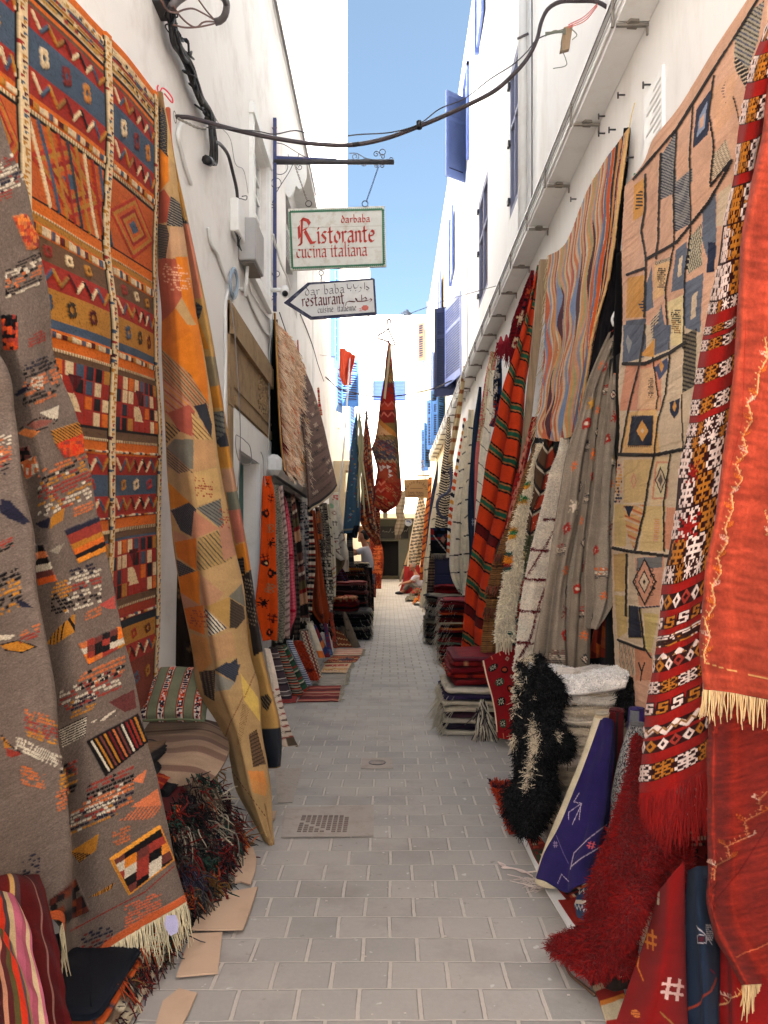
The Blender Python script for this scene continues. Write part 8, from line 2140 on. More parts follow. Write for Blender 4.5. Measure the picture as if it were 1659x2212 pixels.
def shade_sheet(X,y0,y1,z0,z1,label):  # added black sheet, its colour standing in for darkness behind hung rugs
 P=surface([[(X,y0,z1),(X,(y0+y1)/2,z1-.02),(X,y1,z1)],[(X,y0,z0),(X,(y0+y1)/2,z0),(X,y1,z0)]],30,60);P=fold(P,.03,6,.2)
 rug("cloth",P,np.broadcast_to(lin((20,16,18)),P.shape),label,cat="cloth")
shade_sheet(-1.21,7.75,11.6,.3,2.06,"added black sheet for the darkness behind the row of rugs outside the left shop")
shade_sheet(-1.19,11.6,15.2,.3,2.0,"added black sheet for the darkness behind the cream rugs near the standing man")
shade_sheet(1.31,3.95,6.85,.05,2.5,"added black sheet for the darkness behind the grey rugs on the right")
shade_sheet(1.31,6.9,12.0,.05,1.9,"added black sheet for the darkness behind the blue and cream rugs on the right")
shade_sheet(1.33,4.2,4.9,2.3,3.1,"added black sheet for the shade in the gap between the peach and the cream panel rugs")
# ---- short rolls leaning at the foot of the wall
RL="short rolled rugs leaning in a row on the left"
def roll(pa,pb,w0,w1,Z0,Z1,base,label,paint,seed,group=RL):
 (xa,ya),=s2(*pa);(xb,yb),=s2(*pb);rows=[]
 for t in(0,.33,.66,1):
  x,y=xa+(xb-xa)*t,ya+(yb-ya)*t;w_=(w0+(w1-w0)*t)*.232/2;rows.append((x-w_,x+w_,y,Z0+(Z1-Z0)*t))
 return cloth_roll("rolled_rug",rows,130,50,seed,base,label,paint,group=group)
roll((165,1612),(285,2075),84,124,7.1,6.75,(84,72,74),"plum grey rolled rug with thin white bands, first of the leaning rolls",stripes_v([(5,(80,66,70)),(.7,(190,180,170)),(3,(96,84,84)),(.6,(170,160,150)),(2,(56,46,52))],.1,4),140)
roll((222,1600),(400,2040),74,110,7.2,6.9,(110,102,90),"rolled rug in thin grey, black and orange bands, second of the leaning rolls",stripes_v([(1.2,(120,112,98)),(1,(44,38,38)),(1.2,(150,140,120)),(1,(50,42,40)),(.7,(180,74,40))],.1,9),141)
roll((272,1585),(462,2000),50,84,7.35,7.0,(50,84,60),"green rolled rug with red and white patches, third of the leaning rolls",stripes_v([(3,(44,80,58)),(1.4,(140,44,36)),(2,(60,96,70)),(1,(176,170,150)),(2,(36,60,46))],.8,4),142)
roll((318,1545),(500,1950),56,60,7.5,7.2,(150,156,170),"white and blue ribbed rolled rug, fourth of the leaning rolls",stripes_v([(1,(176,176,180)),(.8,(70,76,100))],.1,22),143)
o,P,C=roll((398,1550),(545,1905),66,80,7.7,7.4,(180,68,30),"shaggy orange rolled rug, fifth of the leaning rolls",lambda cv:cv.diamond(.5,.75,.2,.05,(110,40,30)),144);pile("wool_pile",P,C,2600,.022,.006,o,spread=.8)
roll((452,1448),(586,1880),84,84,8.2,7.6,(110,90,76),"brown and cream chequered rolled rug, sixth of the leaning rolls",lambda cv:(cv.put(((np.floor(cv.V*26)+np.floor(cv.U*12))%2)>0,(180,160,136)),cv.rect(.55,.6,0,1,(110,34,34)))[0],145)
roll((506,1372),(622,1700),56,62,9.0,8.5,(200,186,164),"cream rolled rug with an orange foot leaning behind the chequered one",lambda cv:cv.rect(0,1,.8,1,(196,110,50)),146)
roll((545,1400),(668,1690),50,70,9.2,8.7,(96,40,48),"maroon, blue and orange patchwork rolled rug leaning behind the cream roll",stripes_v([(2,(180,104,50)),(2,(44,56,100)),(3,(110,30,40)),(1,(60,50,80))],.6,1.3),147)
roll((650,1370),(700,1672),36,52,9.5,9.0,(50,66,104),"narrow blue rolled rug in the leaning row",motif_rows([(110,40,60),(90,100,130)],6,ru=.3),148)
roll((706,1285),(748,1606),38,40,10.4,9.7,(140,60,36),"slim rust rolled rug standing nearest the floor mats",motif_rows([(80,40,30)],4,ru=.3),149)
roll((680,1470),(712,1640),24,40,10.0,9.4,(206,186,166),"pale cream rolled rug squeezed between the blue and rust rolls",None,150)
cloth_roll("rolled_rug",[(739,747,1322,10.7),(743,757,1345,10.6),(748,768,1372,10.5),(755,779,1397,10.4)],70,36,151,(112,98,82),"tall grey brown cone of rolled rug standing before the dark stack",lambda cv:motif_rows([(60,50,44)],3,ru=.08)(cv),spiral_top=False)
cloth_roll("rolled_rug",[(736,742,1352,10.95),(732,748,1375,10.9),(728,752,1393,10.8)],50,30,152,(100,86,72),"shorter grey brown cone of rolled rug left of the tall one",None,spiral_top=False)
P=surface(rowsW([[(724,1358,10.6),(738,1366,10.5)],[(728,1380,10.5),(752,1384,10.4)],[(728,1398,10.4),(762,1398,10.3)]]),40,40)
cv=Cv(40,40,(130,70,46),153);zigzags([(206,170,120)],3,.04,.05,4,1)(cv);rug("rug",P,cv,"rust rug with cream zigzag bunched at the foot of the grey brown cones")
# ---- mats on the ground, left
MG="flat mats laid on the paving on the left"
def gmat(q,base,label,paint,seed,nv=46,nu=90,z=.012,fr=None):
 P=surface([[WG(x,y,z)for x,y in q[:2]],[WG(x,y,z)for x,y in q[2:]]],nv,nu)
 P=P.copy();P[...,2]+=vnoise(nv,nu,3,6)*.008
 cv=Cv(nv,nu,base,seed);paint(cv);o,P,C=rug("floor_mat",P,cv,label,MG,.008,cat="mat")
 if fr:edge_fringe(P,'right',fr,.035,.004,(196,186,164),o,down=(1,0,-.1),sag=.02,jitter=.5)
 return o
gmat([(727,1402),(784,1401),(718,1416),(780,1416)],(206,180,160),"pale pink and cream striped mat, farthest of the left floor mats",stripes_v([(1,(206,176,156)),(1,(196,120,104)),(1,(214,196,170)),(1,(200,150,130))],0,3),160,fr=20)
gmat([(718,1418.5),(778,1418),(700,1431),(769,1430)],(176,84,60),"orange, red and blue patterned floor mat just before the pink one",both(stripes_v([(1,(200,110,70)),(2,(150,60,50)),(1,(206,180,140))],0,2),lambda cv:cv.rect(.35,.85,.3,.75,(60,64,90)),lambda cv:cv.dots(.5,.5,.5,.5,14,6,[(200,140,90),(90,40,40)],.5)),161)
gmat([(702,1433.5),(760,1432),(692,1453),(748,1454)],(206,176,144),"cream floor mat with red and ochre border pattern",both(lambda cv:cv.rect(.05,.9,.15,.4,(180,80,60)),lambda cv:cv.rect(.05,.9,.6,.7,(196,150,70)),lambda cv:cv.dots(.5,.5,.5,.4,18,7,[(200,180,150),(160,80,60)],.5,keep=.5)),162,fr=24)
gmat([(699,1457),(748,1456),(674,1480),(743,1481)],(160,152,140),"grey and white ribbed floor mat with a knotted fringe",stripes_v([(1,(176,168,156)),(1,(130,122,112))],0,9),163,fr=60)
gmat([(664,1483),(737,1481),(642,1515),(731,1514)],(140,70,66),"brick red striped floor mat, nearest of the left floor mats",stripes_v([(2,(146,66,60)),(1,(176,120,104)),(2,(120,50,50)),(.6,(60,40,44)),(1.4,(170,90,78)),(.6,(196,170,146))],0,2),164,fr=26)
gmat([(608,1500),(644,1500),(604,1518),(640,1517)],(130,40,44),"crimson floor mat end under the plum grey roll",weave_lines((176,90,80),6,.3),165)
# ---- stacks of folded rugs
BKC=[[(40,34,38),(90,80,76)],[(30,26,30),(150,140,128)],[(60,44,46),(30,28,32)],[(120,112,104),(36,32,36)],[(40,40,50),(110,60,50)]]
pile_of(-.98,-.31,11.5,12.3,0,[.05]*9,BKC,["black and grey","black and cream","dark brown","grey striped","navy black"],"of the dark pile behind the cones","dark rugs in the stack behind the cones",11,jit=.015,fringe=(1,26,.05,[(180,170,150),(30,26,30)],(.0,.6)))
pile_of(-.90,-.50,11.42,12.0,.455,[.07,.07,.075],[[(130,34,38),(60,20,26)],[(150,36,40),(110,26,34)],[(160,44,44),(196,150,110),(150,34,38)]],["dark maroon","crimson","red tartan striped"],"of the red rugs left","red rugs on the dark stack",12)
pile_of(-1.05,-.40,12.8,13.5,0,[.085]*8,[[(60,46,50),(30,28,32)],[(36,32,36),(120,60,56)]],["charcoal","black and rust"],"of the pile behind the red rugs","dark rugs in the second left stack",13)
pile_of(-1.02,-.40,12.8,13.5,.68,[.06,.05,.06],[[(150,96,92),(60,30,36)],[(50,30,36),(140,60,60)],[(170,110,104),(120,40,44)]],["rose and black","black and red","faded pink"],"above that charcoal pile","pink rugs topping the second left stack",14,fringe=(2,20,.05,[(190,160,150)],(.0,.6)))
pile_of(-.95,-.36,14.6,15.2,0,[.095]*10,[[(30,28,32),(60,50,50)],[(50,40,40),(110,70,56)],[(34,50,52),(30,28,32)],[(90,40,36),(40,34,38)]],["black","brown and black","dark teal","maroon and black"],"in the tall pile before the man","dark rugs in the tall pile before the man",15)
pile_of(-.88,-.42,14.6,15.2,.95,[.06,.10,.06],[[(40,34,36),(120,60,50)],[(200,130,50),(50,40,40)],[(40,34,38),(190,176,150)]],["black and rust","ochre yellow","black and white tasselled"],"crowning the tall pile before the man","bright rugs crowning the tall pile",16,fringe=(1,36,.09,[(200,190,170)],(.0,.7)))
strip(g4,[(1010,480,590),(1150,520,600),(1300,540,606),(1500,548,612),(1690,556,604)],14.3,(28,24,28),"long dark patterned cloth hanging down the street side of the tall pile",motif_rows([(90,70,60),(60,40,44)],9,ru=.3),170,bul=.3)
strip(g4,[(1100,590,636),(1250,600,652),(1390,600,654)],19.0,(60,30,34),"maroon cloth draped over a farther pile behind the tall one",motif_rows([(130,70,60)],5,ru=.3),171)
CP=[[(196,184,166),(60,46,60)],[(60,48,80),(40,32,44)],[(200,188,168),(170,156,136)],[(190,176,156),(44,36,44)],[(80,50,60),(196,184,164)],[(206,194,174),(150,140,124)],[(50,40,54),(190,176,156)],[(200,190,172),(60,60,110)]]
pile_of(.40,1.15,5.45,6.2,0,[.044]*8,CP[::-1],["cream and blue","charcoal and cream","cream ribbed","plum and cream","cream and black","oatmeal","dark purple","cream topped"],"of the cream and purple stack","rugs in the cream and purple stack",21,True,jit=.02,fringe=(2,34,.07,[(190,180,160),(60,46,60)],(.30,.62)))
c_=W(1043,1530,5.38)
o=strands("tassel_bunch",[c_+Vector((rnd.gauss(0,.02),0,rnd.gauss(0,.03)))for _ in range(90)],[(rnd.gauss(0,.35),-.35,-1)for _ in range(90)],.17,.006,(0,0,0),None,jitter=.4,sag=.2,cols=[(190,180,160),(120,110,100),(50,44,50),(200,190,170)])
tag(o,"bunch of grey and cream tassels hanging on the corner of the cream and purple stack","tassels")
RD_=[[(120,26,32),(90,20,26)],[(176,50,34),(110,24,30),(190,150,110)],[(120,24,32),(60,18,26)],[(140,34,36),(200,150,110),(110,26,30)],[(110,40,56),(130,30,40)]]
pile_of(.46,1.15,5.55,6.25,.355,[.048,.044,.05,.044,.03],RD_,["dark red","scarlet with cream stitches","deep wine","red patterned","plum red"],"of the near right red stack","red rugs in the near right stack",22,True,jit=.02)
MX=[[(110,26,32),(60,24,30)],[(196,90,50),(120,30,34)],[(60,50,60),(110,26,32)],[(150,50,60),(96,24,30)],[(130,140,120),(150,60,60)],[(120,30,34),(60,30,34)],[(40,36,44),(130,40,44)],[(206,120,60),(60,30,30)],[(206,190,160),(110,40,40)]]
pile_of(.60,1.15,8.95,9.6,0,[.06]*13,MX,["maroon","orange and red","plum and maroon","rose red","sage and rose","wine red","black and red","ochre and brown","cream and maroon"],"of the tall right stack","rugs in the tall right stack",23,True,jit=.02,fringe=(2,30,.10,[(196,186,166),(180,170,150)],(.2,.5)))
MY=[[(60,56,60),(150,140,124)],[(40,34,36),(96,60,44)],[(120,110,96),(60,50,50)],[(50,44,50),(90,70,60)],[(170,160,140),(110,100,90)],[(90,80,84),(150,140,130)]]
pile_of(.55,1.15,10.85,11.6,0,[.08]*9,MY,["grey and cream","black and brown","taupe","charcoal","pale grey","mauve grey"],"of the messy greyish right stack","rugs in the greyish right stack",24,True,jit=.035,fringe=(1,24,.09,[(150,146,136),(190,180,160)],(.2,.5)))
pile_of(.72,1.15,12.0,12.6,.55,[.09,.10,.08],[[(130,24,34),(90,20,30)],[(190,34,34),(150,26,30)],[(140,26,36),(110,20,30)]],["crimson","bright red","dark red"],"before the navy cabinet","red cloths before the navy cabinet",25,True)
tb=empty("low_table",(.95,12.3,0),"low dark wooden bench carrying the red cloths before the navy cabinet","bench")
m=MB();m.box((.72,11.95,.50),(1.2,12.6,.545),bev=.006);m.build("top",WOOD,tb)
for a,b in((.76,12.0),(1.12,12.0),(.76,12.52),(1.12,12.52)):m=MB();m.box((a,b,0),(a+.05,b+.05,.5));m.build("leg",WOOD,tb)
sheet("cardboard_sheet",[(948,1436),(1000,1444),(1000,1448),(962,1450)],CARD,"corner of cardboard sticking out under the tall right stack","cardboard")
sheet("cardboard_sheet",[(1066,1592),(1085,1590),(1090,1598),(1074,1600)],CARD,"tiny card scrap at the foot of the red medallion rug","cardboard")
def medal(cv):
 RDM=(130,22,26)
 pal=((.25,.17,0),(.58,.25,1),(.36,.38,2),(.68,.47,1),(.30,.60,0),(.68,.70,1),(.28,.83,2))
 for u,v,k in pal:
  if k==1:cv.disk(u,v,.12,.042,(30,18,20),1);cv.disk(u,v,.07,.022,(170,80,44),1.2)
  else:cv.disk(u,v,.15,.048,(26,22,24)if k==0 else(50,70,50),1);cv.stamp(u,v,.09,.03,STAR,(176,170,150),h=1.2);cv.disk(u,v,.04,.012,(50,70,50)if k==0 else(30,20,24))
 for u,v in((.72,.12),(.8,.33),(.9,.52)):cv.diamond(u,v,.07,.03,(170,140,120));cv.diamond(u,v,.03,.013,(120,40,44))
 for u in(.25,.5,.75):cv.line([(u,.0),(u+.02,.05)],.03,(190,120,90),2.5);cv.line([(u,.94),(u+.02,1)],.03,(190,120,90),2.5)
P=surface(rowsW([[(1044,1427,5.35),(1078,1408,5.3),(1112,1394,5.35)],[(1053,1469,5.28),(1086,1455,5.2),(1116,1455,5.22)],[(1065,1513,5.2),(1094,1505,5.12),(1120,1510,5.14)],[(1072,1559,5.15),(1098,1556,5.08),(1122,1556,5.1)],[(1075,1594,5.12),(1100,1598,5.06),(1123,1599,5.08)]]),260,110)
cv=Cv(260,110,(134,24,28),180);medal(cv)
o,P,C=rug("rug",P,cv,"stiff red rug with dark medallions standing against the near right stack",None,.012,relief=.006)
m=MB();m.tube([tuple(p)for p in P[::20,0]],.006,5);m.build("cream_edging",surf("cream_edge",(206,180,150)),o)
strip(g6,[(1238,826,950),(1275,826,948)],5.6,(110,22,28),"dark red rug top showing behind the medallion rug",None,181,amp=.0,bul=.1)
# ---- far right: crumpled rugs at the seated man's feet, wooden easel, far mats
def heap(q,Z,base,label,seed,h=.16,name="rug",paint=None):
 (x0,x1,y)=q;a,b=WG(x0,y),WG(x1,y);r=np.random.default_rng(seed);nv,nu=40,60
 U=np.linspace(0,1,nu)[None,:];V_=np.linspace(0,1,nv)[:,None]
 X=a.x+(b.x-a.x)*U+0*V_;Y=a.y+.9*(1-V_)+0*U
 Zz=h*(np.sin(np.pi*U)**.5)*(.4+.6*np.sin(np.pi*np.clip(V_*.95+.02,0,1))**.6)*(.55+.9*np.abs(vnoise(nv,nu,5,7,r)-.5)*2)+.006
 P=np.stack([X,Y,Zz],-1);cv=Cv(nv,nu,base,seed)
 if paint:paint(cv)
 return rug(name,P,cv,label)
heap((893,925,1308),20,(206,124,40),"crumpled mustard and orange rugs on the ground at the right",190,.22,paint=stripes_v([(2,(214,140,50)),(1,(150,40,36)),(1.5,(206,110,40)),(1,(80,30,30))],.8,2))
heap((876,905,1300),22,(120,110,90),"grey brown folded rug lying before the mustard ones",191,.16)
heap((930,950,1316),19,(176,90,70),"faded orange fringed rug edge at the foot of the cream slashed rug",192,.06)
heap((886,920,1288),24,(150,50,44),"red and olive rug spread beside the seated man",193,.22,paint=weave_lines((110,100,70),4,.4,.6))
ea=empty("wooden_easel",W(868,1255,30),"tilted wooden easel with a dark slatted chair at the far right","easel")
m=MB();m.tube([W(864,1256,29),W(884,1190,29.3)],.04,6);m.tube([W(876,1252,29.3),W(884,1190,29.3)],.03,6);m.build("leg",WOOD,ea)
m=MB()
for y in(1222,1231,1240):a=W(872,y,29.1);m.box((a.x,29.1,a.z-.03),(a.x+.26,29.14,a.z+.03))
m.box((W(872,1218,29.1).x-.03,29.09,W(872,1250,29.1).z),(W(872,1218,29.1).x,29.15,W(872,1216,29.1).z));m.box((W(886,1218,29.1).x,29.09,W(872,1250,29.1).z),(W(886,1218,29.1).x+.03,29.15,W(872,1216,29.1).z))
m.build("slats",surf("dark_wood",(50,42,38)),ea)
strip(cx(1,0,0),[(1167,797,820),(1185,798,826),(1205,800,828),(1230,802,827),(1255,806,824),(1272,808,824)],24.5,(140,62,34),"rust orange patterned rug hanging full length beyond the standing man",both(motif_rows([(176,100,60),(110,40,30)],16,ru=.3),weave_lines((110,46,30),10,.2)),194)
strip(cx(1,0,0),[(1136,774,798),(1150,776,800),(1170,776,800)],17.5,(176,120,80),"pale orange patterned rug behind the standing man's head",motif_rows([(130,60,50),(206,180,140)],5,ru=.2),195)
# ================================================================== DRAIN COVERS AND PATCHES IN THE PAVING
k8=cx(.3255,594,1620)
CPAT=surf("dusty_cement",(160,149,139),.85,.1,9,.5,45,.2,dirt=(130,112,100),dirt_s=14,dirt_amt=.5)
sheet("cement_patch",k8(60,395,655,372,655,582,40,590),CPAT,"rectangular cement surround of the drain grating set in the paving","cement patch",th=.003,lift=.001)
dg=empty("drain_cover",WG(*k8(330,500)[0]),"worn rectangular drain grating set in cement in the paving","drain cover")
a,b=WG(*k8(115,565)[0]),WG(*k8(530,435)[0])
m=MB();m.box((a.x,a.y,.006),(b.x,b.y,.0085));m.build("frame",CPAT,dg)
m=MB();GI=surf("dusty_iron",(120,106,98),.8,.2,30,.3,60)
for i in range(9):
 x=a.x+.02+(b.x-a.x-.04)*i/9
 for j in range(9):
  y=a.y+.015+(b.y-a.y-.03)*j/9
  if(i+j)%11==5:continue
  m.box((x,y,.0086),(x+(b.x-a.x)/9*.62,y+(b.y-a.y)/9*.45,.0125))
m.build("grating",GI,dg)
sheet("cement_patch",k8(575,62,775,55,785,128,570,130),CPAT,"small square cement patch with a round cap in the paving","cement patch",th=.003,lift=.001)
cp=empty("manhole_disc",WG(*k8(678,92)[0]),"small dark round iron cap in the cement patch","manhole")
c=WG(*k8(678,90)[0]);m=MB();m.tube([c+Vector((0,0,.004)),c+Vector((0,0,.009))],.052,20);m.build("plate",CPAT,cp)
m=MB();m.tube([c+Vector((math.cos(t)*.052,math.sin(t)*.052,.007))for t in np.linspace(0,6.28,25)[:-1]],.003,5,closed=True);m.build("rim",IRON,cp)
sheet("cement_patch",[(592,1662),(653,1660),(632,1735),(600,1736)],CPAT,"rough pinkish cement patch beside the dark end of the patchwork rug","cement patch",th=.002,lift=.001)
sheet("cement_patch",[(706,1618),(790,1612),(760,1640),(700,1650)],CPAT,"smeared pale cement stain in the paving near the round cap","cement patch",th=.001,lift=.0005)if False else None
m=MB()
for k in range(150):
 x=rnd.uniform(-.55,.6);y=rnd.uniform(2.1,9);s_=rnd.uniform(.002,.006)
 m.box((x,y,.0),(x+s_*rnd.uniform(1,2.5),y+s_,s_*.5))
tag(m.build("grit",surf("pale_grit",(190,178,166)),None),"tiny pale crumbs and grit scattered over the paving","grit",kind='stuff')
# ================================================================== PEOPLE
SKIN=surf("skin",(150,98,74),.6,.06,20,.05,80,.3)
HAIR=surf("dark_hair",(22,17,16),.7,.2,60,.3,120)
GHAIR=surf("grey_hair",(120,112,104),.8,.2,60,.3,120)
def skin_body(name,joints,bones,mat,parent=None,root=0,sub=2):
 """joints: list of ((x,y,z), (rx, ry)); bones: index pairs"""
 me=bpy.data.meshes.new(name);me.from_pydata([j[0]for j in joints],bones,[]);me.update()
 o=link(name,me,mat,parent)
 md=o.modifiers.new("skin",'SKIN');md.use_smooth_shade=True;md.branch_smoothing=.6
 for v,j in zip(me.skin_vertices[0].data,joints):
  v.radius=j[1]if isinstance(j[1],tuple)else(j[1],j[1])
 me.skin_vertices[0].data[root].use_root=True
 s=o.modifiers.new("subsurf",'SUBSURF');s.levels=sub;s.render_levels=sub
 bpy.context.view_layer.update()
 nm=bpy.data.meshes.new_from_object(o.evaluated_get(bpy.context.evaluated_depsgraph_get()))
 o.modifiers.clear();old=o.data;o.data=nm;nm.name=name;bpy.data.meshes.remove(old)
 nm.polygons.foreach_set("use_smooth",np.ones(len(nm.polygons),bool))
 if not nm.materials:nm.materials.append(mat)
 return o
def blob(m,c,r,M=None,nu=18,nv=12,f=None):
 c=Vector(c);V=[];Fs=[]
 for j in range(nv+1):
  for i in range(nu):
   a,b=2*math.pi*i/nu,math.pi*j/nv
   p=Vector((math.cos(a)*math.sin(b),math.sin(a)*math.sin(b),math.cos(b)))
   if f:p=f(p)
   p=Vector((p.x*r[0],p.y*r[1],p.z*r[2]))
   V.append(c+(M@p if M else p))
 for j in range(nv):
  for i in range(nu):Fs.append((j*nu+i,j*nu+(i+1)%nu,(j+1)*nu+(i+1)%nu,(j+1)*nu+i))
 m.raw(V,Fs,True)
PY_=15.5;hx=W(788,1166,PY_).x
man=empty("person",(hx,PY_,0),"standing man in a light grey t-shirt reaching left to adjust a hanging rug","person")
J=[((hx+.06,PY_,.98),(.135,.16)),((hx+.05,PY_,1.18),(.13,.155)),((hx+.03,PY_,1.38),(.125,.17)),((hx+.01,PY_,1.50),(.07,.10)),((hx-.02,PY_,1.58),.055),
((hx-.03,PY_,1.62),.075),((hx-.04,PY_,1.71),(.08,.07)),
((hx,PY_-.19,1.44),.062),((hx-.22,PY_-.22,1.33),.047),((hx-.44,PY_-.14,1.42),.034),((hx-.50,PY_-.12,1.45),(.03,.02)),
((hx,PY_+.19,1.44),.062),((hx-.20,PY_+.22,1.38),.047),((hx-.42,PY_+.14,1.50),.034),((hx-.49,PY_+.12,1.53),(.03,.02)),
((hx+.06,PY_-.10,.86),.10),((hx+.03,PY_-.10,.50),.068),((hx+.07,PY_-.10,.10),.045),((hx-.08,PY_-.10,.04),(.04,.035)),
((hx+.06,PY_+.10,.86),.10),((hx+.04,PY_+.10,.50),.068),((hx+.10,PY_+.10,.10),.045),((hx-.05,PY_+.10,.04),(.04,.035))]
B=[(0,1),(1,2),(2,3),(3,4),(4,5),(5,6),(2,7),(7,8),(8,9),(9,10),(2,11),(11,12),(12,13),(13,14),(0,15),(15,16),(16,17),(17,18),(0,19),(19,20),(20,21),(21,22)]
skin_body("body",J,B,SKIN,man)
JS=[((hx+.06,PY_,.92),(.175,.20)),((hx+.06,PY_,1.16),(.175,.20)),((hx+.04,PY_,1.37),(.165,.20)),((hx+.01,PY_,1.49),(.08,.11)),((hx,PY_-.19,1.43),.075),((hx-.17,PY_-.215,1.35),.07),((hx,PY_+.19,1.43),.075),((hx-.15,PY_+.215,1.39),.07)]
skin_body("t_shirt",JS,[(0,1),(1,2),(2,3),(2,4),(4,5),(2,6),(6,7)],surf("grey_jersey",(150,148,154),.9,.1,12,.4,30),man)
JT=[((hx+.06,PY_,.93),(.15,.17)),((hx+.06,PY_-.10,.80),.108),((hx+.03,PY_-.10,.50),.082),((hx+.07,PY_-.10,.12),.062),((hx+.06,PY_+.10,.80),.108),((hx+.04,PY_+.10,.50),.082),((hx+.10,PY_+.10,.12),.062)]
skin_body("trousers",JT,[(0,1),(1,2),(2,3),(0,4),(4,5),(5,6)],surf("navy_jeans",(40,44,58),.9,.1),man)
def head_bits(m,c,fx):
 """nose, brow, chin, ear; fx = facing direction vector"""
 fx=Vector(fx);up=Vector((0,0,1));sd_=fx.cross(up)
 blob(m,c+fx*.098-up*.01,(.018,.014,.024));blob(m,c+fx*.082+up*.022,(.02,.05,.012));blob(m,c+fx*.070-up*.085,(.03,.035,.022));blob(m,c+fx*.088-up*.05,(.012,.024,.008))
 blob(m,c+sd_*.082-up*.01,(.022,.010,.032));blob(m,c-sd_*.082-up*.01,(.022,.010,.032))
hc=Vector((hx-.03,PY_,1.69))
m=MB();blob(m,hc-Vector((.0,0,.0)),(.098,.082,.118));head_bits(m,hc,(-1,0,0));m.build("face",SKIN,man)
m=MB();blob(m,hc+Vector((.032,0,.038)),(.112,.100,.118),f=lambda p:Vector((p.x,p.y,p.z))*(1 if p.x>-.45 or p.z>.35 else .72));m.build("hair",HAIR,man)
m=MB()
for s_ in(-1,1):blob(m,hc+Vector((-.088,s_*.03,.008)),(.008,.012,.007))
m.build("eyes",surf("eye_dark",(20,16,14),.2),man)
def hand(m,wrist,dirv,palm_n,curl=.4,sc=1.):
 w0=Vector(wrist);d=Vector(dirv).normalized();n=Vector(palm_n).normalized();s_=d.cross(n)
 blob(m,w0+d*.045*sc,(.05*sc,.042*sc,.018*sc),Matrix((d,s_,n)).transposed())
 for k,L_ in enumerate((.068,.078,.072,.056)):
  b0=w0+d*.085*sc+s_*(.03-.02*k)*sc
  p1=b0+(d+n*curl*.3)*L_*.4*sc;p2=p1+(d+n*curl)*L_*.35*sc;p3=p2+(d*.6+n*curl*1.6)*L_*.3*sc
  m.tube([b0,p1,p2,p3],[.0095*sc,.009*sc,.008*sc,.0065*sc],7)
 t0=w0+d*.03*sc+s_*.036*sc;m.tube([t0,t0+(d*.5+s_*.7)*.035*sc,t0+(d*1.1+s_*.8+n*.3)*.055*sc],[.012*sc,.010*sc,.008*sc],7)
m=MB();hand(m,(hx-.47,PY_-.13,1.435),(-1,.1,.35),(0,.3,-1));m.build("hand",SKIN,man)
m=MB();hand(m,(hx-.46,PY_+.13,1.515),(-1,-.1,.35),(0,-.3,-1));m.build("hand",SKIN,man)
m=MB()
for dx,dy in((-.03,-.1),(0.,.1)):
 blob(m,(hx+dx,PY_+dy,.045),(.15,.05,.05),f=lambda p:Vector((p.x,p.y,max(p.z,-.8))))
m.build("shoes",surf("brown_shoes",(60,46,40),.6),man)
QY=24.3;qx=W(901,1230,QY).x-.12
sm=empty("person",(qx,QY,0),"old man with grey hair in a pale robe sitting on the ground facing left","person")
J=[((qx+.28,QY,.16),(.17,.19)),((qx+.22,QY,.42),(.15,.18)),((qx+.10,QY,.66),(.12,.17)),((qx+.04,QY,.76),.06),((qx-.02,QY,.84),.075),((qx-.03,QY,.92),(.085,.075)),
((qx+.06,QY-.20,.62),.06),((qx-.10,QY-.24,.42),.048),((qx-.30,QY-.14,.36),.034),((qx-.36,QY-.10,.35),(.028,.02)),
((qx+.08,QY+.20,.62),.06),((qx-.08,QY+.24,.42),.048),((qx-.28,QY+.14,.38),.034),((qx-.34,QY+.10,.38),(.028,.02)),
((qx+.16,QY-.10,.16),.11),((qx-.14,QY-.14,.38),.075),((qx-.34,QY-.12,.10),.05),((qx-.46,QY-.12,.06),.04),
((qx+.16,QY+.10,.16),.11),((qx-.10,QY+.16,.34),.075),((qx-.28,QY+.14,.09),.05),((qx-.40,QY+.14,.05),.04)]
B=[(0,1),(1,2),(2,3),(3,4),(4,5),(2,6),(6,7),(7,8),(8,9),(2,10),(10,11),(11,12),(12,13),(0,14),(14,15),(15,16),(16,17),(0,18),(18,19),(19,20),(20,21)]
skin_body("body",J,B,SKIN,sm)
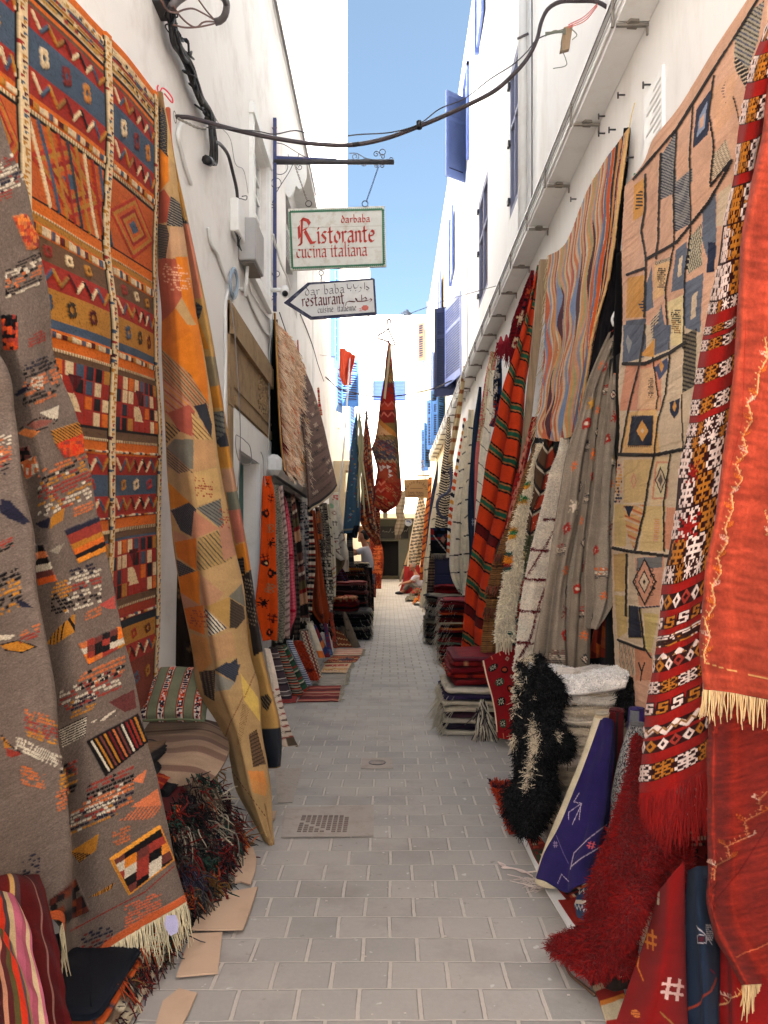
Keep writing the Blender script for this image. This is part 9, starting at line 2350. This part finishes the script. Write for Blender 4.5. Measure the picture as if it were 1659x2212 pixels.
JR=[((qx+.28,QY,.17),(.20,.22)),((qx+.22,QY,.42),(.20,.23)),((qx+.10,QY,.68),(.165,.21)),((qx+.07,QY-.20,.61),.085),((qx-.08,QY-.24,.44),.07),((qx+.09,QY+.20,.61),.085),((qx-.06,QY+.24,.44),.07)]
skin_body("robe",JR,[(0,1),(1,2),(2,3),(3,4),(2,5),(5,6)],surf("pale_robe",(176,172,184),.9,.08,12,.4,30),sm)
JT=[((qx+.24,QY,.15),(.18,.2)),((qx+.14,QY-.10,.17),.12),((qx-.14,QY-.14,.39),.09),((qx-.33,QY-.12,.14),.065),((qx+.14,QY+.10,.17),.12),((qx-.10,QY+.16,.35),.09),((qx-.27,QY+.14,.12),.065)]
skin_body("trousers",JT,[(0,1),(1,2),(2,3),(0,4),(4,5),(5,6)],surf("grey_trousers",(112,106,100),.9,.1),sm)
qc=Vector((qx-.03,QY,.905));Mh=Matrix.Rotation(-.35,3,'Y')
m=MB();blob(m,qc,(.096,.08,.112));head_bits(m,qc,Vector((-.95,0,-.3)));m.build("face",SKIN,sm)
m=MB();blob(m,qc+Vector((.025,0,.035)),(.10,.09,.10),f=lambda p:Vector((p.x,p.y,p.z))*(1 if p.x>-.3 or p.z>.5 else .7));m.build("hair",GHAIR,sm)
m=MB();hand(m,(qx-.34,QY-.11,.35),(-1,.4,-.2),(0,.2,-1),.8);m.build("hand",SKIN,sm)
m=MB();hand(m,(qx-.32,QY+.11,.38),(-1,-.4,-.2),(0,-.2,-1),.8);m.build("hand",SKIN,sm)
m=MB();blob(m,(qx-.46,QY-.12,.05),(.15,.05,.055));blob(m,(qx-.40,QY+.14,.05),(.15,.05,.055));m.build("shoes",surf("black_shoes",(22,20,24),.5),sm)
strip(g4,[(980,1010,1060),(1090,985,1060),(1200,1000,1060)],25.2,(140,34,36),"red rug hanging behind the seated old man",None,196)if False else None
P=surface([[(.5,25.2,.9),(1.0,25.0,.95)],[(.45,24.9,.5),(1.1,24.8,.5)],[(.3,24.6,.02),(1.2,24.6,.02)]],40,40)
rug("rug",wobble(P,.03,4,4),Cv(40,40,(130,36,34),197),"dark red rug sloping behind the seated old man")
